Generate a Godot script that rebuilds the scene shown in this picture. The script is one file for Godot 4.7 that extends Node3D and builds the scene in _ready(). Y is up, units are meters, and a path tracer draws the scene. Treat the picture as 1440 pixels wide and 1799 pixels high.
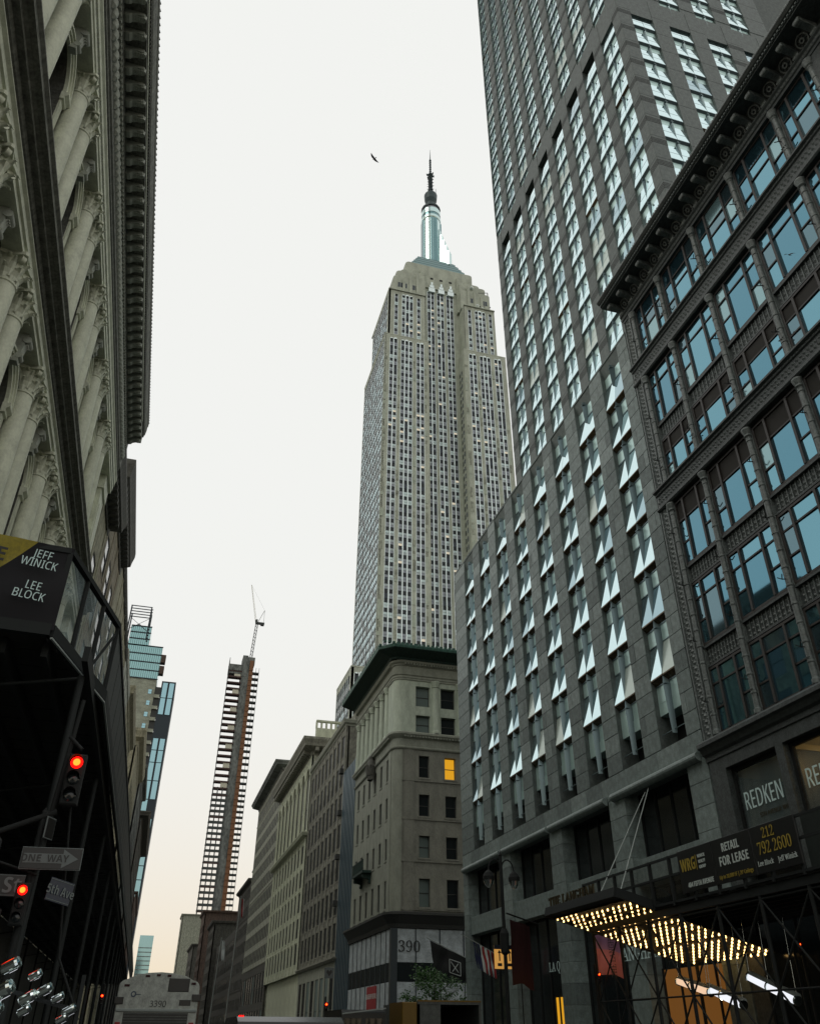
extends Node3D
# A city avenue seen from the crossing, looking up: y up, metres, the avenue runs along -z.

class Geo:
	var v := PackedVector3Array()
	var n := PackedVector3Array()
	var ix := PackedInt32Array()

	func tri(a: Vector3, b: Vector3, c: Vector3) -> void:
		var nn := (b - a).cross(c - a).normalized()
		var o := v.size()
		v.append(a); v.append(b); v.append(c)
		n.append(nn); n.append(nn); n.append(nn)
		ix.append(o); ix.append(o + 2); ix.append(o + 1)

	# a, b, c, d run anticlockwise as seen from the side that shows
	func quad(a: Vector3, b: Vector3, c: Vector3, d: Vector3) -> void:
		var nn := (c - a).cross(d - b).normalized()
		var o := v.size()
		v.append(a); v.append(b); v.append(c); v.append(d)
		n.append(nn); n.append(nn); n.append(nn); n.append(nn)
		ix.append(o); ix.append(o + 2); ix.append(o + 1)
		ix.append(o); ix.append(o + 3); ix.append(o + 2)

	func quadn(a: Vector3, b: Vector3, c: Vector3, d: Vector3, na: Vector3, nb: Vector3, nc: Vector3, nd: Vector3) -> void:
		var o := v.size()
		v.append(a); v.append(b); v.append(c); v.append(d)
		n.append(na); n.append(nb); n.append(nc); n.append(nd)
		ix.append(o); ix.append(o + 2); ix.append(o + 1)
		ix.append(o); ix.append(o + 3); ix.append(o + 2)

	func hexa(p: Array) -> void: # eight corners: bottom 0-3 anticlockwise from above, top 4-7 above them
		quad(p[0], p[3], p[2], p[1])
		quad(p[4], p[5], p[6], p[7])
		for k in 4:
			var l := (k + 1) % 4
			quad(p[k], p[l], p[l + 4], p[k + 4])

	func box(x0: float, y0: float, z0: float, x1: float, y1: float, z1: float) -> void:
		hexa([Vector3(x0, y0, z1), Vector3(x1, y0, z1), Vector3(x1, y0, z0), Vector3(x0, y0, z0),
			Vector3(x0, y1, z1), Vector3(x1, y1, z1), Vector3(x1, y1, z0), Vector3(x0, y1, z0)])

	# a block with its front edges (z1 side) chamfered by c
	func block(x0: float, y0: float, z0: float, x1: float, y1: float, z1: float, c: float) -> void:
		var zc := z1 - c
		quad(Vector3(x0 + c, y0 + c, z1), Vector3(x1 - c, y0 + c, z1), Vector3(x1 - c, y1 - c, z1), Vector3(x0 + c, y1 - c, z1))
		quad(Vector3(x0, y0, zc), Vector3(x1, y0, zc), Vector3(x1 - c, y0 + c, z1), Vector3(x0 + c, y0 + c, z1))
		quad(Vector3(x1, y0, zc), Vector3(x1, y1, zc), Vector3(x1 - c, y1 - c, z1), Vector3(x1 - c, y0 + c, z1))
		quad(Vector3(x1, y1, zc), Vector3(x0, y1, zc), Vector3(x0 + c, y1 - c, z1), Vector3(x1 - c, y1 - c, z1))
		quad(Vector3(x0, y1, zc), Vector3(x0, y0, zc), Vector3(x0 + c, y0 + c, z1), Vector3(x0 + c, y1 - c, z1))
		quad(Vector3(x0, y0, z0), Vector3(x1, y0, z0), Vector3(x1, y0, zc), Vector3(x0, y0, zc))
		quad(Vector3(x1, y0, zc), Vector3(x1, y0, z0), Vector3(x1, y1, z0), Vector3(x1, y1, zc))
		quad(Vector3(x0, y1, zc), Vector3(x1, y1, zc), Vector3(x1, y1, z0), Vector3(x0, y1, z0))
		quad(Vector3(x0, y0, z0), Vector3(x0, y0, zc), Vector3(x0, y1, zc), Vector3(x0, y1, z0))

	func bar(a: Vector3, b: Vector3, w: float, h: float) -> void: # a beam from a to b
		var d := (b - a).normalized()
		var s := d.cross(Vector3.UP)
		if s.length() < 0.01:
			s = Vector3.RIGHT
		s = s.normalized() * w * 0.5
		var t := s.normalized().cross(d).normalized() * h * 0.5
		hexa([a - s - t, a + s - t, b + s - t, b - s - t, a - s + t, a + s + t, b + s + t, b - s + t])

	func tube(a: Vector3, b: Vector3, r0: float, r1: float, seg: int = 8, caps: bool = true) -> void:
		var d := (b - a).normalized()
		var s := d.cross(Vector3.UP if absf(d.y) < 0.95 else Vector3.RIGHT).normalized()
		var t := d.cross(s).normalized()
		for k in seg:
			var a0 := TAU * k / seg
			var a1 := TAU * (k + 1) / seg
			var e0 := s * cos(a0) + t * sin(a0)
			var e1 := s * cos(a1) + t * sin(a1)
			quadn(a + e0 * r0, a + e1 * r0, b + e1 * r1, b + e0 * r1, e0, e1, e1, e0)
			if caps:
				tri(b, b + e0 * r1, b + e1 * r1)
				tri(a, a + e1 * r0, a + e0 * r0)

	# profile of (radius, height) from the bottom up, turned about the upright through o
	func lathe(o: Vector3, prof: Array, seg: int, a0: float = 0.0, a1: float = TAU, smooth: bool = true) -> void:
		for k in seg:
			var t0 := a0 + (a1 - a0) * k / seg
			var t1 := a0 + (a1 - a0) * (k + 1) / seg
			var e0 := Vector3(cos(t0), 0, -sin(t0))
			var e1 := Vector3(cos(t1), 0, -sin(t1))
			for j in prof.size() - 1:
				var p: Vector2 = prof[j]
				var q: Vector2 = prof[j + 1]
				var up := Vector3.UP
				var slope := Vector2(q.y - p.y, p.x - q.x).normalized()
				var n0 := (e0 * slope.x + up * slope.y)
				var n1 := (e1 * slope.x + up * slope.y)
				if not smooth:
					n0 = (n0 + n1).normalized()
					n1 = n0
				quadn(o + e0 * p.x + up * p.y, o + e1 * p.x + up * p.y, o + e1 * q.x + up * q.y, o + e0 * q.x + up * q.y, n0, n1, n1, n0)

	# carries a profile of (out, height), heights rising, along a path in plan (x, z); out lies to the viewer's side of a path that runs to the viewer's right
	func sweep(path: Array, prof: Array, closed: bool = false, ends: bool = true) -> void:
		var m := path.size()
		var off := []
		for k in m:
			var p: Vector2 = path[k]
			var has_in := k > 0 or closed
			var has_out := k < m - 1 or closed
			var d0 := Vector2.ZERO
			var d1 := Vector2.ZERO
			if has_in:
				var pi: Vector2 = path[(k + m - 1) % m]
				d0 = (p - pi).normalized()
			if has_out:
				var po: Vector2 = path[(k + 1) % m]
				d1 = (po - p).normalized()
			if not has_in:
				d0 = d1
			if not has_out:
				d1 = d0
			var o0 := Vector2(-d0.y, d0.x)
			var o1 := Vector2(-d1.y, d1.x)
			off.append((o0 + o1) / (1.0 + o0.dot(o1)))
		var at := func(k: int, j: int) -> Vector3:
			var p: Vector2 = path[k]
			var q: Vector2 = prof[j]
			var o: Vector2 = off[k]
			return Vector3(p.x + o.x * q.x, q.y, p.y + o.y * q.x)
		var spans := m if closed else m - 1
		for k in spans:
			var l := (k + 1) % m
			for j in prof.size() - 1:
				quad(at.call(k, j), at.call(l, j), at.call(l, j + 1), at.call(k, j + 1))
		if ends and not closed:
			var lo := 1e9
			for q: Vector2 in prof:
				lo = minf(lo, q.x)
			for e in [0, m - 1]:
				var p: Vector2 = path[e]
				var o: Vector2 = off[e]
				for j in prof.size() - 1:
					var q0: Vector2 = prof[j]
					var q1: Vector2 = prof[j + 1]
					if absf(q1.y - q0.y) < 1e-5:
						continue
					var b0 := Vector3(p.x + o.x * lo, q0.y, p.y + o.y * lo)
					var b1 := Vector3(p.x + o.x * lo, q1.y, p.y + o.y * lo)
					if e == 0:
						quad(b0, at.call(e, j), at.call(e, j + 1), b1)
					else:
						quad(at.call(e, j), b0, b1, at.call(e, j + 1))

	# a polygon in the (x, y) plane, anticlockwise, made solid from z0 to z1
	func extrude(poly: PackedVector2Array, z0: float, z1: float, xf: Transform3D = Transform3D.IDENTITY) -> void:
		var tris := Geometry2D.triangulate_polygon(poly)
		for k in range(0, tris.size(), 3):
			var a := poly[tris[k]]
			var b := poly[tris[k + 1]]
			var c := poly[tris[k + 2]]
			if (b - a).cross(c - a) < 0:
				var s := b
				b = c
				c = s
			tri(xf * Vector3(a.x, a.y, z1), xf * Vector3(b.x, b.y, z1), xf * Vector3(c.x, c.y, z1))
			tri(xf * Vector3(a.x, a.y, z0), xf * Vector3(c.x, c.y, z0), xf * Vector3(b.x, b.y, z0))
		for k in poly.size():
			var a := poly[k]
			var b := poly[(k + 1) % poly.size()]
			quad(xf * Vector3(a.x, a.y, z0), xf * Vector3(b.x, b.y, z0), xf * Vector3(b.x, b.y, z1), xf * Vector3(a.x, a.y, z1))

	# a wall of thickness t whose front is z = w, with openings where a column (x0, x1) meets a row (y0, y1)
	func wall(x0: float, x1: float, y0: float, y1: float, cols: Array, rows: Array, w: float, t: float) -> void:
		var x := x0
		for c: Vector2 in cols:
			box(x, y0, w - t, c.x, y1, w)
			var y := y0
			for r: Vector2 in rows:
				if r.x > y:
					box(c.x, y, w - t, c.y, r.x, w)
				y = r.y
			if y1 > y:
				box(c.x, y, w - t, c.y, y1, w)
			x = c.y
		if x1 > x:
			box(x, y0, w - t, x1, y1, w)

	# a bay of wall with a round-headed opening
	func arch_wall(x0: float, x1: float, y0: float, y1: float, cx: float, hw: float, sill: float, spring: float, w: float, t: float) -> void:
		box(x0, y0, w - t, cx - hw, y1, w)
		box(cx + hw, y0, w - t, x1, y1, w)
		if sill > y0:
			box(cx - hw, y0, w - t, cx + hw, sill, w)
		var s := 16
		for k in s:
			var a0 := PI - PI * k / s
			var a1 := PI - PI * (k + 1) / s
			var p := Vector3(cx + hw * cos(a0), spring + hw * sin(a0), w)
			var q := Vector3(cx + hw * cos(a1), spring + hw * sin(a1), w)
			var back := Vector3(0, 0, -t)
			quad(p, q, Vector3(q.x, y1, w), Vector3(p.x, y1, w))
			quad(p + back, q + back, q, p)

	func arch_ring(cx: float, cy: float, r0: float, r1: float, z0: float, z1: float, s: int = 16, a0: float = 0.0, a1: float = PI) -> void:
		for k in s:
			var t0 := a1 - (a1 - a0) * k / s
			var t1 := a1 - (a1 - a0) * (k + 1) / s
			var d0 := Vector3(cos(t0), sin(t0), 0)
			var d1 := Vector3(cos(t1), sin(t1), 0)
			var c := Vector3(cx, cy, 0)
			var f := Vector3(0, 0, z1)
			var b := Vector3(0, 0, z0)
			quad(c + d0 * r0 + f, c + d1 * r0 + f, c + d1 * r1 + f, c + d0 * r1 + f)
			quad(c + d0 * r0 + b, c + d1 * r0 + b, c + d1 * r0 + f, c + d0 * r0 + f)
			quad(c + d0 * r1 + f, c + d1 * r1 + f, c + d1 * r1 + b, c + d0 * r1 + b)

	func append(g: Geo, xf: Transform3D) -> void:
		var o := v.size()
		for k in g.v.size():
			v.append(xf * g.v[k])
			n.append((xf.basis * g.n[k]).normalized())
		for k in g.ix:
			ix.append(o + k)

	func arrays() -> Array:
		var a := []
		a.resize(Mesh.ARRAY_MAX)
		a[Mesh.ARRAY_VERTEX] = v
		a[Mesh.ARRAY_NORMAL] = n
		a[Mesh.ARRAY_INDEX] = ix
		return a


var M := {}
var cache := {}
var rng := RandomNumberGenerator.new()
var tex_grain: ImageTexture
var tex_streak: ImageTexture
var tex_soft: ImageTexture
var tex_bump: ImageTexture
var tex_leafy: ImageTexture


func noise_image(size: int, layers: Array, lo: float, hi: float, seed_: int) -> Image:
	var im := Image.create(size, size, false, Image.FORMAT_RGB8)
	var parts := []
	for l in layers: # [frequency, weight, octaves]
		var f := FastNoiseLite.new()
		f.seed = seed_ + int(l[0] * 1000)
		f.noise_type = FastNoiseLite.TYPE_SIMPLEX_SMOOTH
		f.frequency = l[0]
		f.fractal_octaves = l[2]
		parts.append(f.get_seamless_image(size, size))
	for y in size:
		for x in size:
			var s := 0.0
			var t := 0.0
			for k in parts.size():
				var p: Image = parts[k]
				s += p.get_pixel(x, y).r * layers[k][1]
				t += layers[k][1]
			var c := lerpf(lo, hi, s / t)
			im.set_pixel(x, y, Color(c, c, c))
	im.generate_mipmaps()
	return im


func lin(r: float, g: float, b: float) -> Color:
	return Color(0.97 * pow(r, 1.13), 1.06 * pow(g, 1.13), 1.05 * pow(b, 1.13)).linear_to_srgb()


func mat(called: String, c: Color, rough: float, tex: Texture2D = null, scale_: Vector3 = Vector3.ONE, bump: float = 0.0, metal: float = 0.0) -> StandardMaterial3D:
	var m := StandardMaterial3D.new()
	m.resource_name = called
	m.albedo_color = c
	m.roughness = rough
	m.metallic = metal
	if tex:
		m.albedo_texture = tex
		m.uv1_triplanar = true
		m.uv1_world_triplanar = true
		m.uv1_scale = scale_
	if bump > 0.0:
		m.normal_enabled = true
		m.normal_texture = tex_bump
		m.normal_scale = bump
		m.uv1_triplanar = true
		m.uv1_world_triplanar = true
		m.uv1_scale = scale_
	M[called] = m
	return m


func glow(called: String, c: Color, energy: float) -> StandardMaterial3D:
	var m := StandardMaterial3D.new()
	m.resource_name = called
	m.albedo_color = Color(0.02, 0.02, 0.02)
	m.emission_enabled = true
	m.emission = c
	m.emission_energy_multiplier = energy
	M[called] = m
	return m


func mesh_of(pairs: Array) -> ArrayMesh: # [[Geo, material], ...]
	var am := ArrayMesh.new()
	for p in pairs:
		var g: Geo = p[0]
		if g.v.size() == 0:
			continue
		am.add_surface_from_arrays(Mesh.PRIMITIVE_TRIANGLES, g.arrays())
		am.surface_set_material(am.get_surface_count() - 1, p[1])
	return am


func thing(called: String, label: String, category: String, at: Vector3 = Vector3.ZERO, turn: float = 0.0, group: String = "") -> Node3D:
	var o := Node3D.new()
	o.name = called if not has_node(NodePath(called)) else next_name(called)
	add_child(o, true)
	o.position = at
	o.rotation_degrees.y = turn
	o.set_meta("label", label)
	o.set_meta("category", category)
	if group != "":
		o.set_meta("group", group)
	return o


var counts := {}


func next_name(called: String) -> String:
	counts[called] = counts.get(called, 0) + 1
	return "%s_%03d" % [called, counts[called]]


func put(parent: Node, called: String, m: Mesh, at: Vector3 = Vector3.ZERO, basis_: Basis = Basis.IDENTITY, material: Material = null) -> MeshInstance3D:
	var o := MeshInstance3D.new()
	var key := "%d/%s" % [parent.get_instance_id(), called]
	if counts.has(key):
		o.name = "%s_%03d" % [called, counts[key]]
		counts[key] += 1
	else:
		o.name = called
		counts[key] = 1
	o.mesh = m
	o.transform = Transform3D(basis_, at)
	if material:
		o.material_override = material
	parent.add_child(o, true)
	return o


func part(parent: Node, called: String, g: Geo, material: Material, at: Vector3 = Vector3.ZERO) -> MeshInstance3D:
	return put(parent, called, mesh_of([[g, material]]), at)


func many(parent: Node, called: String, m: Mesh, places: Array) -> MultiMeshInstance3D: # past the limit: one object of kind stuff
	var mm := MultiMesh.new()
	mm.transform_format = MultiMesh.TRANSFORM_3D
	mm.mesh = m
	mm.instance_count = places.size()
	for k in places.size():
		mm.set_instance_transform(k, places[k])
	var o := MultiMeshInstance3D.new()
	o.name = called
	o.multimesh = mm
	o.set_meta("kind", "stuff")
	parent.add_child(o, true)
	return o


func structure(called: String, g: Geo, material: Material) -> MeshInstance3D:
	var o := part(self, called, g, material)
	o.set_meta("kind", "structure")
	return o


func words(parent: Node, called: String, text: String, height: float, at: Vector3, basis_: Basis, material: Material, font: String = "Droid Sans", weight: int = 400, depth: float = 0.01, squeeze: float = 1.0) -> MeshInstance3D:
	var t := TextMesh.new()
	var f := SystemFont.new()
	f.font_names = PackedStringArray([font])
	f.font_weight = weight
	t.font = f
	t.text = text
	t.font_size = 64
	t.pixel_size = height / 46.0
	t.depth = depth
	t.horizontal_alignment = HORIZONTAL_ALIGNMENT_CENTER
	t.vertical_alignment = VERTICAL_ALIGNMENT_CENTER
	return put(parent, called, t, at, basis_ * Basis.from_scale(Vector3(squeeze, 1, 1)), material)


func _ready() -> void:
	rng.seed = 20240611
	# ---- camera, sky, sun, exposure
	var cam := Camera3D.new()
	cam.name = "camera"
	cam.fov = 64.548
	cam.near = 0.1
	cam.far = 4000.0
	var yaw := deg_to_rad(15.869)
	var pitch := deg_to_rad(32.822)
	var roll := deg_to_rad(0.320)
	var fwd := Vector3(sin(yaw) * cos(pitch), sin(pitch), -cos(yaw) * cos(pitch))
	var rgt := Vector3(cos(yaw), 0, sin(yaw))
	var upw := rgt.cross(fwd)
	cam.transform = Transform3D(Basis(rgt * cos(roll) + upw * sin(roll), upw * cos(roll) - rgt * sin(roll), -fwd), Vector3(0, 1.6, 0))
	add_child(cam)
	cam.current = true

	var env := Environment.new()
	var sky := Sky.new()
	var sm := ProceduralSkyMaterial.new()
	sm.sky_top_color = Color8(242, 243, 240)
	sm.sky_horizon_color = Color8(242, 219, 180)
	sm.sky_curve = 0.08
	sm.sky_energy_multiplier = 1.0
	sm.ground_bottom_color = Color8(60, 60, 58)
	sm.ground_horizon_color = Color8(200, 186, 160)
	sm.ground_curve = 0.02
	sky.sky_material = sm
	env.sky = sky
	env.background_mode = Environment.BG_SKY
	env.background_energy_multiplier = 1.0
	env.tonemap_mode = Environment.TONE_MAPPER_LINEAR
	env.tonemap_exposure = 1.0
	env.sdfgi_enabled = true
	env.ssao_enabled = true
	env.ssil_enabled = true
	var we := WorldEnvironment.new()
	we.name = "world_environment"
	we.environment = env
	add_child(we)

	var sun := DirectionalLight3D.new()
	sun.name = "sun"
	sun.light_energy = 0.18
	sun.light_color = Color(1.0, 0.98, 0.94)
	sun.light_angular_distance = 25.0
	sun.shadow_enabled = true
	sun.look_at_from_position(Vector3.ZERO, Vector3(0.65, -1.0, -0.25))
	add_child(sun)

	make_materials()
	build_ground()
	build_hotel()
	build_ornate()
	build_columned()
	build_landmark()
	build_corner_bank()
	build_right_row()
	build_left_row()
	build_far()
	build_left_shed()
	build_right_shed()
	build_canopy()
	build_street_things()
	build_vehicles()
	build_birds()


func make_materials() -> void:
	tex_grain = ImageTexture.create_from_image(noise_image(512, [[0.012, 1.0, 3], [0.06, 0.8, 3], [0.3, 0.9, 2]], 0.58, 1.18, 11))
	tex_soft = ImageTexture.create_from_image(noise_image(512, [[0.008, 1.0, 3], [0.05, 0.7, 3], [0.25, 0.7, 2]], 0.74, 1.14, 61))
	tex_streak = ImageTexture.create_from_image(noise_image(512, [[0.01, 1.0, 4], [0.035, 1.1, 3], [0.22, 0.5, 2]], 0.42, 1.3, 23))
	tex_leafy = ImageTexture.create_from_image(noise_image(256, [[0.05, 1.0, 3]], 0.5, 1.3, 31))
	var b := noise_image(512, [[0.04, 0.8, 4], [0.25, 0.5, 2]], 0.0, 1.0, 47)
	b.bump_map_to_normal_map(4.0)
	tex_bump = ImageTexture.create_from_image(b)
	var st := Vector3(0.22, 0.09, 0.22)
	# hotel
	mat("granite", lin(0.25, 0.288, 0.28), 0.55, tex_grain, Vector3(0.5, 0.4, 0.5), 0.35)
	mat("granite_light", lin(0.295, 0.335, 0.326), 0.5, tex_grain, Vector3(0.5, 0.4, 0.5), 0.35)
	mat("granite_dark", lin(0.20, 0.23, 0.225), 0.6, tex_grain, Vector3(0.5, 0.4, 0.5), 0.35)
	mat("hotel_glass_dim", lin(0.42, 0.54, 0.60), 0.07, null, Vector3.ONE, 0.0, 0.9)
	mat("hotel_blind", lin(0.62, 0.66, 0.62), 0.25, null, Vector3.ONE, 0.0, 0.3)
	mat("tower_stone", lin(0.155, 0.175, 0.168), 0.55, tex_grain, Vector3(0.4, 0.3, 0.4), 0.3)
	mat("granite_core", lin(0.15, 0.165, 0.16), 0.7, tex_grain, Vector3(0.4, 0.3, 0.4))
	mat("hotel_glass", lin(0.74, 0.86, 0.90), 0.04, null, Vector3.ONE, 0.0, 0.95)
	mat("hotel_spandrel", lin(0.62, 0.76, 0.74), 0.3, null, Vector3.ONE, 0.0, 0.45)
	mat("hotel_fin", lin(0.20, 0.25, 0.27), 0.3, null, Vector3.ONE, 0.0, 0.6)
	mat("bronze_soffit", lin(0.20, 0.15, 0.10), 0.22, tex_grain, Vector3(0.9, 0.9, 0.9), 0.0, 0.7)
	mat("louver", lin(0.03, 0.033, 0.032), 0.7)
	mat("dark_void", lin(0.012, 0.014, 0.014), 0.8)
	# ornate block
	mat("terracotta", lin(0.088, 0.098, 0.097), 0.5, tex_streak, Vector3(0.6, 0.5, 0.6), 0.6)
	mat("terracotta_highlit", lin(0.215, 0.23, 0.226), 0.45, tex_streak, Vector3(0.6, 0.5, 0.6), 0.6)  # paler ornament colour, raised to carry the highlights on its edges
	mat("terracotta_deep", lin(0.05, 0.055, 0.055), 0.6, tex_streak, Vector3(0.8, 0.8, 0.8), 0.6)
	mat("brown_frame", lin(0.036, 0.028, 0.024), 0.5)
	mat("tinted_glass", lin(0.20, 0.37, 0.45), 0.035, null, Vector3.ONE, 0.0, 0.92)
	mat("tinted_glass_deep", lin(0.145, 0.29, 0.37), 0.03, null, Vector3.ONE, 0.0, 0.92)
	mat("tinted_glass_grey", lin(0.17, 0.25, 0.29), 0.05, null, Vector3.ONE, 0.0, 0.85)
	mat("shade_cloth", lin(0.03, 0.026, 0.022), 0.85)
	mat("curtain_glass", lin(0.32, 0.45, 0.48), 0.12, null, Vector3.ONE, 0.0, 0.7)
	# columned block
	mat("marble", lin(0.74, 0.71, 0.58), 0.6, tex_soft, Vector3(0.5, 0.25, 0.5), 0.35)
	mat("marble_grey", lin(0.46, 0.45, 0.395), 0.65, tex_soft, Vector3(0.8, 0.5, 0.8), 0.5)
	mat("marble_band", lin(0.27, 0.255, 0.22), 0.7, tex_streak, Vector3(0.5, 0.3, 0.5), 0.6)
	mat("marble_dark", lin(0.13, 0.122, 0.105), 0.7, tex_streak, Vector3(0.5, 0.3, 0.5), 0.6)  # darker marble for back walls, cresting and cornices
	mat("old_glass", lin(0.05, 0.085, 0.09), 0.05, null, Vector3.ONE, 0.0, 0.55)
	mat("copper_green", lin(0.06, 0.16, 0.125), 0.6, tex_streak, Vector3(0.5, 0.2, 0.5), 0.3)
	mat("copper_dark", lin(0.02, 0.06, 0.048), 0.7, tex_streak, Vector3(0.5, 0.2, 0.5), 0.3)
	# landmark tower
	mat("limestone", lin(0.56, 0.555, 0.475), 0.8, tex_soft, Vector3(0.06, 0.025, 0.06), 0.3)
	mat("limestone_blotch", lin(0.48, 0.475, 0.395), 0.8, tex_streak, Vector3(0.06, 0.025, 0.06), 0.3)
	mat("bright_metal", lin(0.80, 0.82, 0.82), 0.35, null, Vector3.ONE, 0.0, 0.5)
	mat("dark_spandrel", lin(0.028, 0.036, 0.042), 0.6)
	mat("pane_dark", lin(0.05, 0.06, 0.075), 0.1, null, Vector3.ONE, 0.0, 0.3)
	mat("pane_mauve", lin(0.34, 0.345, 0.39), 0.3)
	mat("pane_grey", lin(0.48, 0.51, 0.53), 0.3)
	mat("pane_pale", lin(0.66, 0.74, 0.75), 0.3)
	glow("pane_warm", Color(1.0, 0.95, 0.84), 0.62)
	mat("mast_metal", lin(0.62, 0.72, 0.72), 0.22, null, Vector3.ONE, 0.0, 0.85)
	mat("mast_glass", lin(0.20, 0.31, 0.33), 0.12, null, Vector3.ONE, 0.0, 0.8)
	mat("mast_step", lin(0.26, 0.34, 0.345), 0.35, null, Vector3.ONE, 0.0, 0.6)
	mat("mast_dark", lin(0.06, 0.085, 0.09), 0.5, null, Vector3.ONE, 0.0, 0.4)
	# right row
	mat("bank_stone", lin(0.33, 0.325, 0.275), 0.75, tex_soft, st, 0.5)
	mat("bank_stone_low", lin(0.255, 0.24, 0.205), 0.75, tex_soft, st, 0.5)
	mat("bank_column", lin(0.52, 0.54, 0.455), 0.7, tex_soft, Vector3(0.3, 0.08, 0.3), 0.5)
	mat("ribbed_blue", lin(0.13, 0.17, 0.20), 0.35, null, Vector3.ONE, 0.0, 0.5)
	mat("brownstone", lin(0.31, 0.29, 0.245), 0.8, tex_streak, st, 0.4)
	mat("cream_stone", lin(0.58, 0.57, 0.45), 0.8, tex_soft, st, 0.4)
	mat("pale_brick", lin(0.46, 0.445, 0.37), 0.85, tex_streak, st, 0.3)
	mat("dull_brown", lin(0.13, 0.12, 0.105), 0.85, tex_streak, st, 0.3)
	mat("window_dark", lin(0.02, 0.024, 0.026), 0.12)
	mat("window_dull", lin(0.018, 0.022, 0.023), 0.5)
	mat("sash", lin(0.05, 0.05, 0.047), 0.6)
	mat("shade_grey", lin(0.16, 0.19, 0.18), 0.7)
	mat("white_panel", lin(0.55, 0.57, 0.60), 0.5, tex_grain, Vector3(0.15, 0.15, 0.15))
	mat("grey_panel", lin(0.25, 0.27, 0.29), 0.5)
	mat("metal_bar", lin(0.09, 0.10, 0.11), 0.4, null, Vector3.ONE, 0.0, 0.5)
	# left row and far
	mat("warm_stone", lin(0.46, 0.41, 0.30), 0.8, tex_streak, st, 0.4)
	mat("tan_brick", lin(0.40, 0.33, 0.25), 0.85, tex_streak, st, 0.3)
	mat("red_brown_brick", lin(0.16, 0.105, 0.085), 0.85, tex_streak, st, 0.3)
	mat("pale_concrete", lin(0.48, 0.47, 0.39), 0.85, tex_grain, Vector3(0.03, 0.05, 0.03), 0.2)
	mat("aqua_glass", lin(0.34, 0.50, 0.51), 0.08, null, Vector3.ONE, 0.0, 0.8)
	mat("blue_glass", lin(0.36, 0.52, 0.58), 0.06, null, Vector3.ONE, 0.0, 0.85)
	mat("navy_frame", lin(0.018, 0.035, 0.05), 0.5)
	mat("raw_concrete", lin(0.26, 0.26, 0.25), 0.9, tex_streak, Vector3(0.03, 0.015, 0.03))
	mat("oxide_red", lin(0.095, 0.055, 0.05), 0.85)
	mat("hoist_orange", lin(0.24, 0.115, 0.06), 0.8)
	mat("formwork", lin(0.62, 0.56, 0.47), 0.85)
	mat("slab_dark", lin(0.085, 0.09, 0.088), 0.85)
	# street
	mat("asphalt", lin(0.045, 0.045, 0.047), 0.85, tex_grain, Vector3(0.5, 0.5, 0.5), 0.6)
	mat("pavement", lin(0.20, 0.20, 0.19), 0.85, tex_grain, Vector3(0.3, 0.3, 0.3), 0.4)
	mat("kerb_stone", lin(0.24, 0.24, 0.23), 0.8, tex_grain, Vector3(0.6, 0.6, 0.6), 0.4)
	mat("road_paint", lin(0.65, 0.65, 0.62), 0.6, tex_grain, Vector3(0.5, 0.5, 0.5))
	mat("shed_green", lin(0.012, 0.022, 0.018), 0.6, tex_grain, Vector3(0.4, 0.4, 0.4))
	mat("shed_steel", lin(0.010, 0.014, 0.014), 0.8)
	mat("shed_plank", lin(0.03, 0.028, 0.024), 0.8, tex_grain, Vector3(0.3, 2.0, 2.0))
	mat("worn_edge", lin(0.33, 0.34, 0.33), 0.6)
	mat("banner_black", lin(0.010, 0.009, 0.013), 0.85)
	mat("banner_yellow", lin(0.40, 0.31, 0.02), 0.55, tex_grain, Vector3(2, 2, 2))
	mat("letter_pale", lin(0.62, 0.72, 0.72), 0.6)
	mat("letter_white", lin(0.62, 0.64, 0.62), 0.6)
	mat("letter_gold", lin(0.42, 0.30, 0.05), 0.6)
	mat("letter_dark", lin(0.03, 0.03, 0.03), 0.6)
	mat("letter_bronze", lin(0.10, 0.075, 0.04), 0.4, null, Vector3.ONE, 0.0, 0.6)
	mat("sign_black", lin(0.01, 0.011, 0.012), 0.4)
	mat("sign_white_shaded", lin(0.13, 0.14, 0.14), 0.6)  # white lowered to dim grey, the shade at the kerb put into the colour
	mat("sign_blue", lin(0.012, 0.02, 0.04), 0.4)
	mat("pole_black", lin(0.006, 0.009, 0.009), 0.85)
	mat("chrome", lin(0.75, 0.75, 0.74), 0.08, null, Vector3.ONE, 0.0, 1.0)
	mat("bus_white", lin(0.52, 0.52, 0.49), 0.35, tex_grain, Vector3(0.6, 0.4, 0.6))
	mat("bus_dark", lin(0.02, 0.022, 0.022), 0.35)
	mat("bus_blue", lin(0.04, 0.07, 0.12), 0.4)
	mat("tyre", lin(0.015, 0.015, 0.015), 0.9)
	mat("car_black", lin(0.008, 0.009, 0.010), 0.18)
	mat("car_glass", lin(0.01, 0.012, 0.013), 0.04)
	mat("truck_yellow", lin(0.20, 0.115, 0.015), 0.5)
	mat("truck_grey", lin(0.14, 0.145, 0.14), 0.6, tex_grain, Vector3(0.5, 0.5, 0.5))
	mat("bark", lin(0.05, 0.04, 0.03), 0.9, tex_grain, Vector3(1, 0.3, 1), 0.6)
	var leaf := mat("leaf", lin(0.05, 0.115, 0.028), 0.55)
	leaf.backlight_enabled = true
	leaf.backlight = Color(0.10, 0.2, 0.05)
	mat("flag_red", lin(0.34, 0.03, 0.035), 0.7)
	mat("flag_white", lin(0.62, 0.62, 0.62), 0.7)
	mat("flag_navy", lin(0.025, 0.03, 0.09), 0.7)
	mat("cloth_maroon", lin(0.055, 0.012, 0.015), 0.8)
	mat("cloth_pink", lin(0.62, 0.22, 0.24), 0.7)
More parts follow.
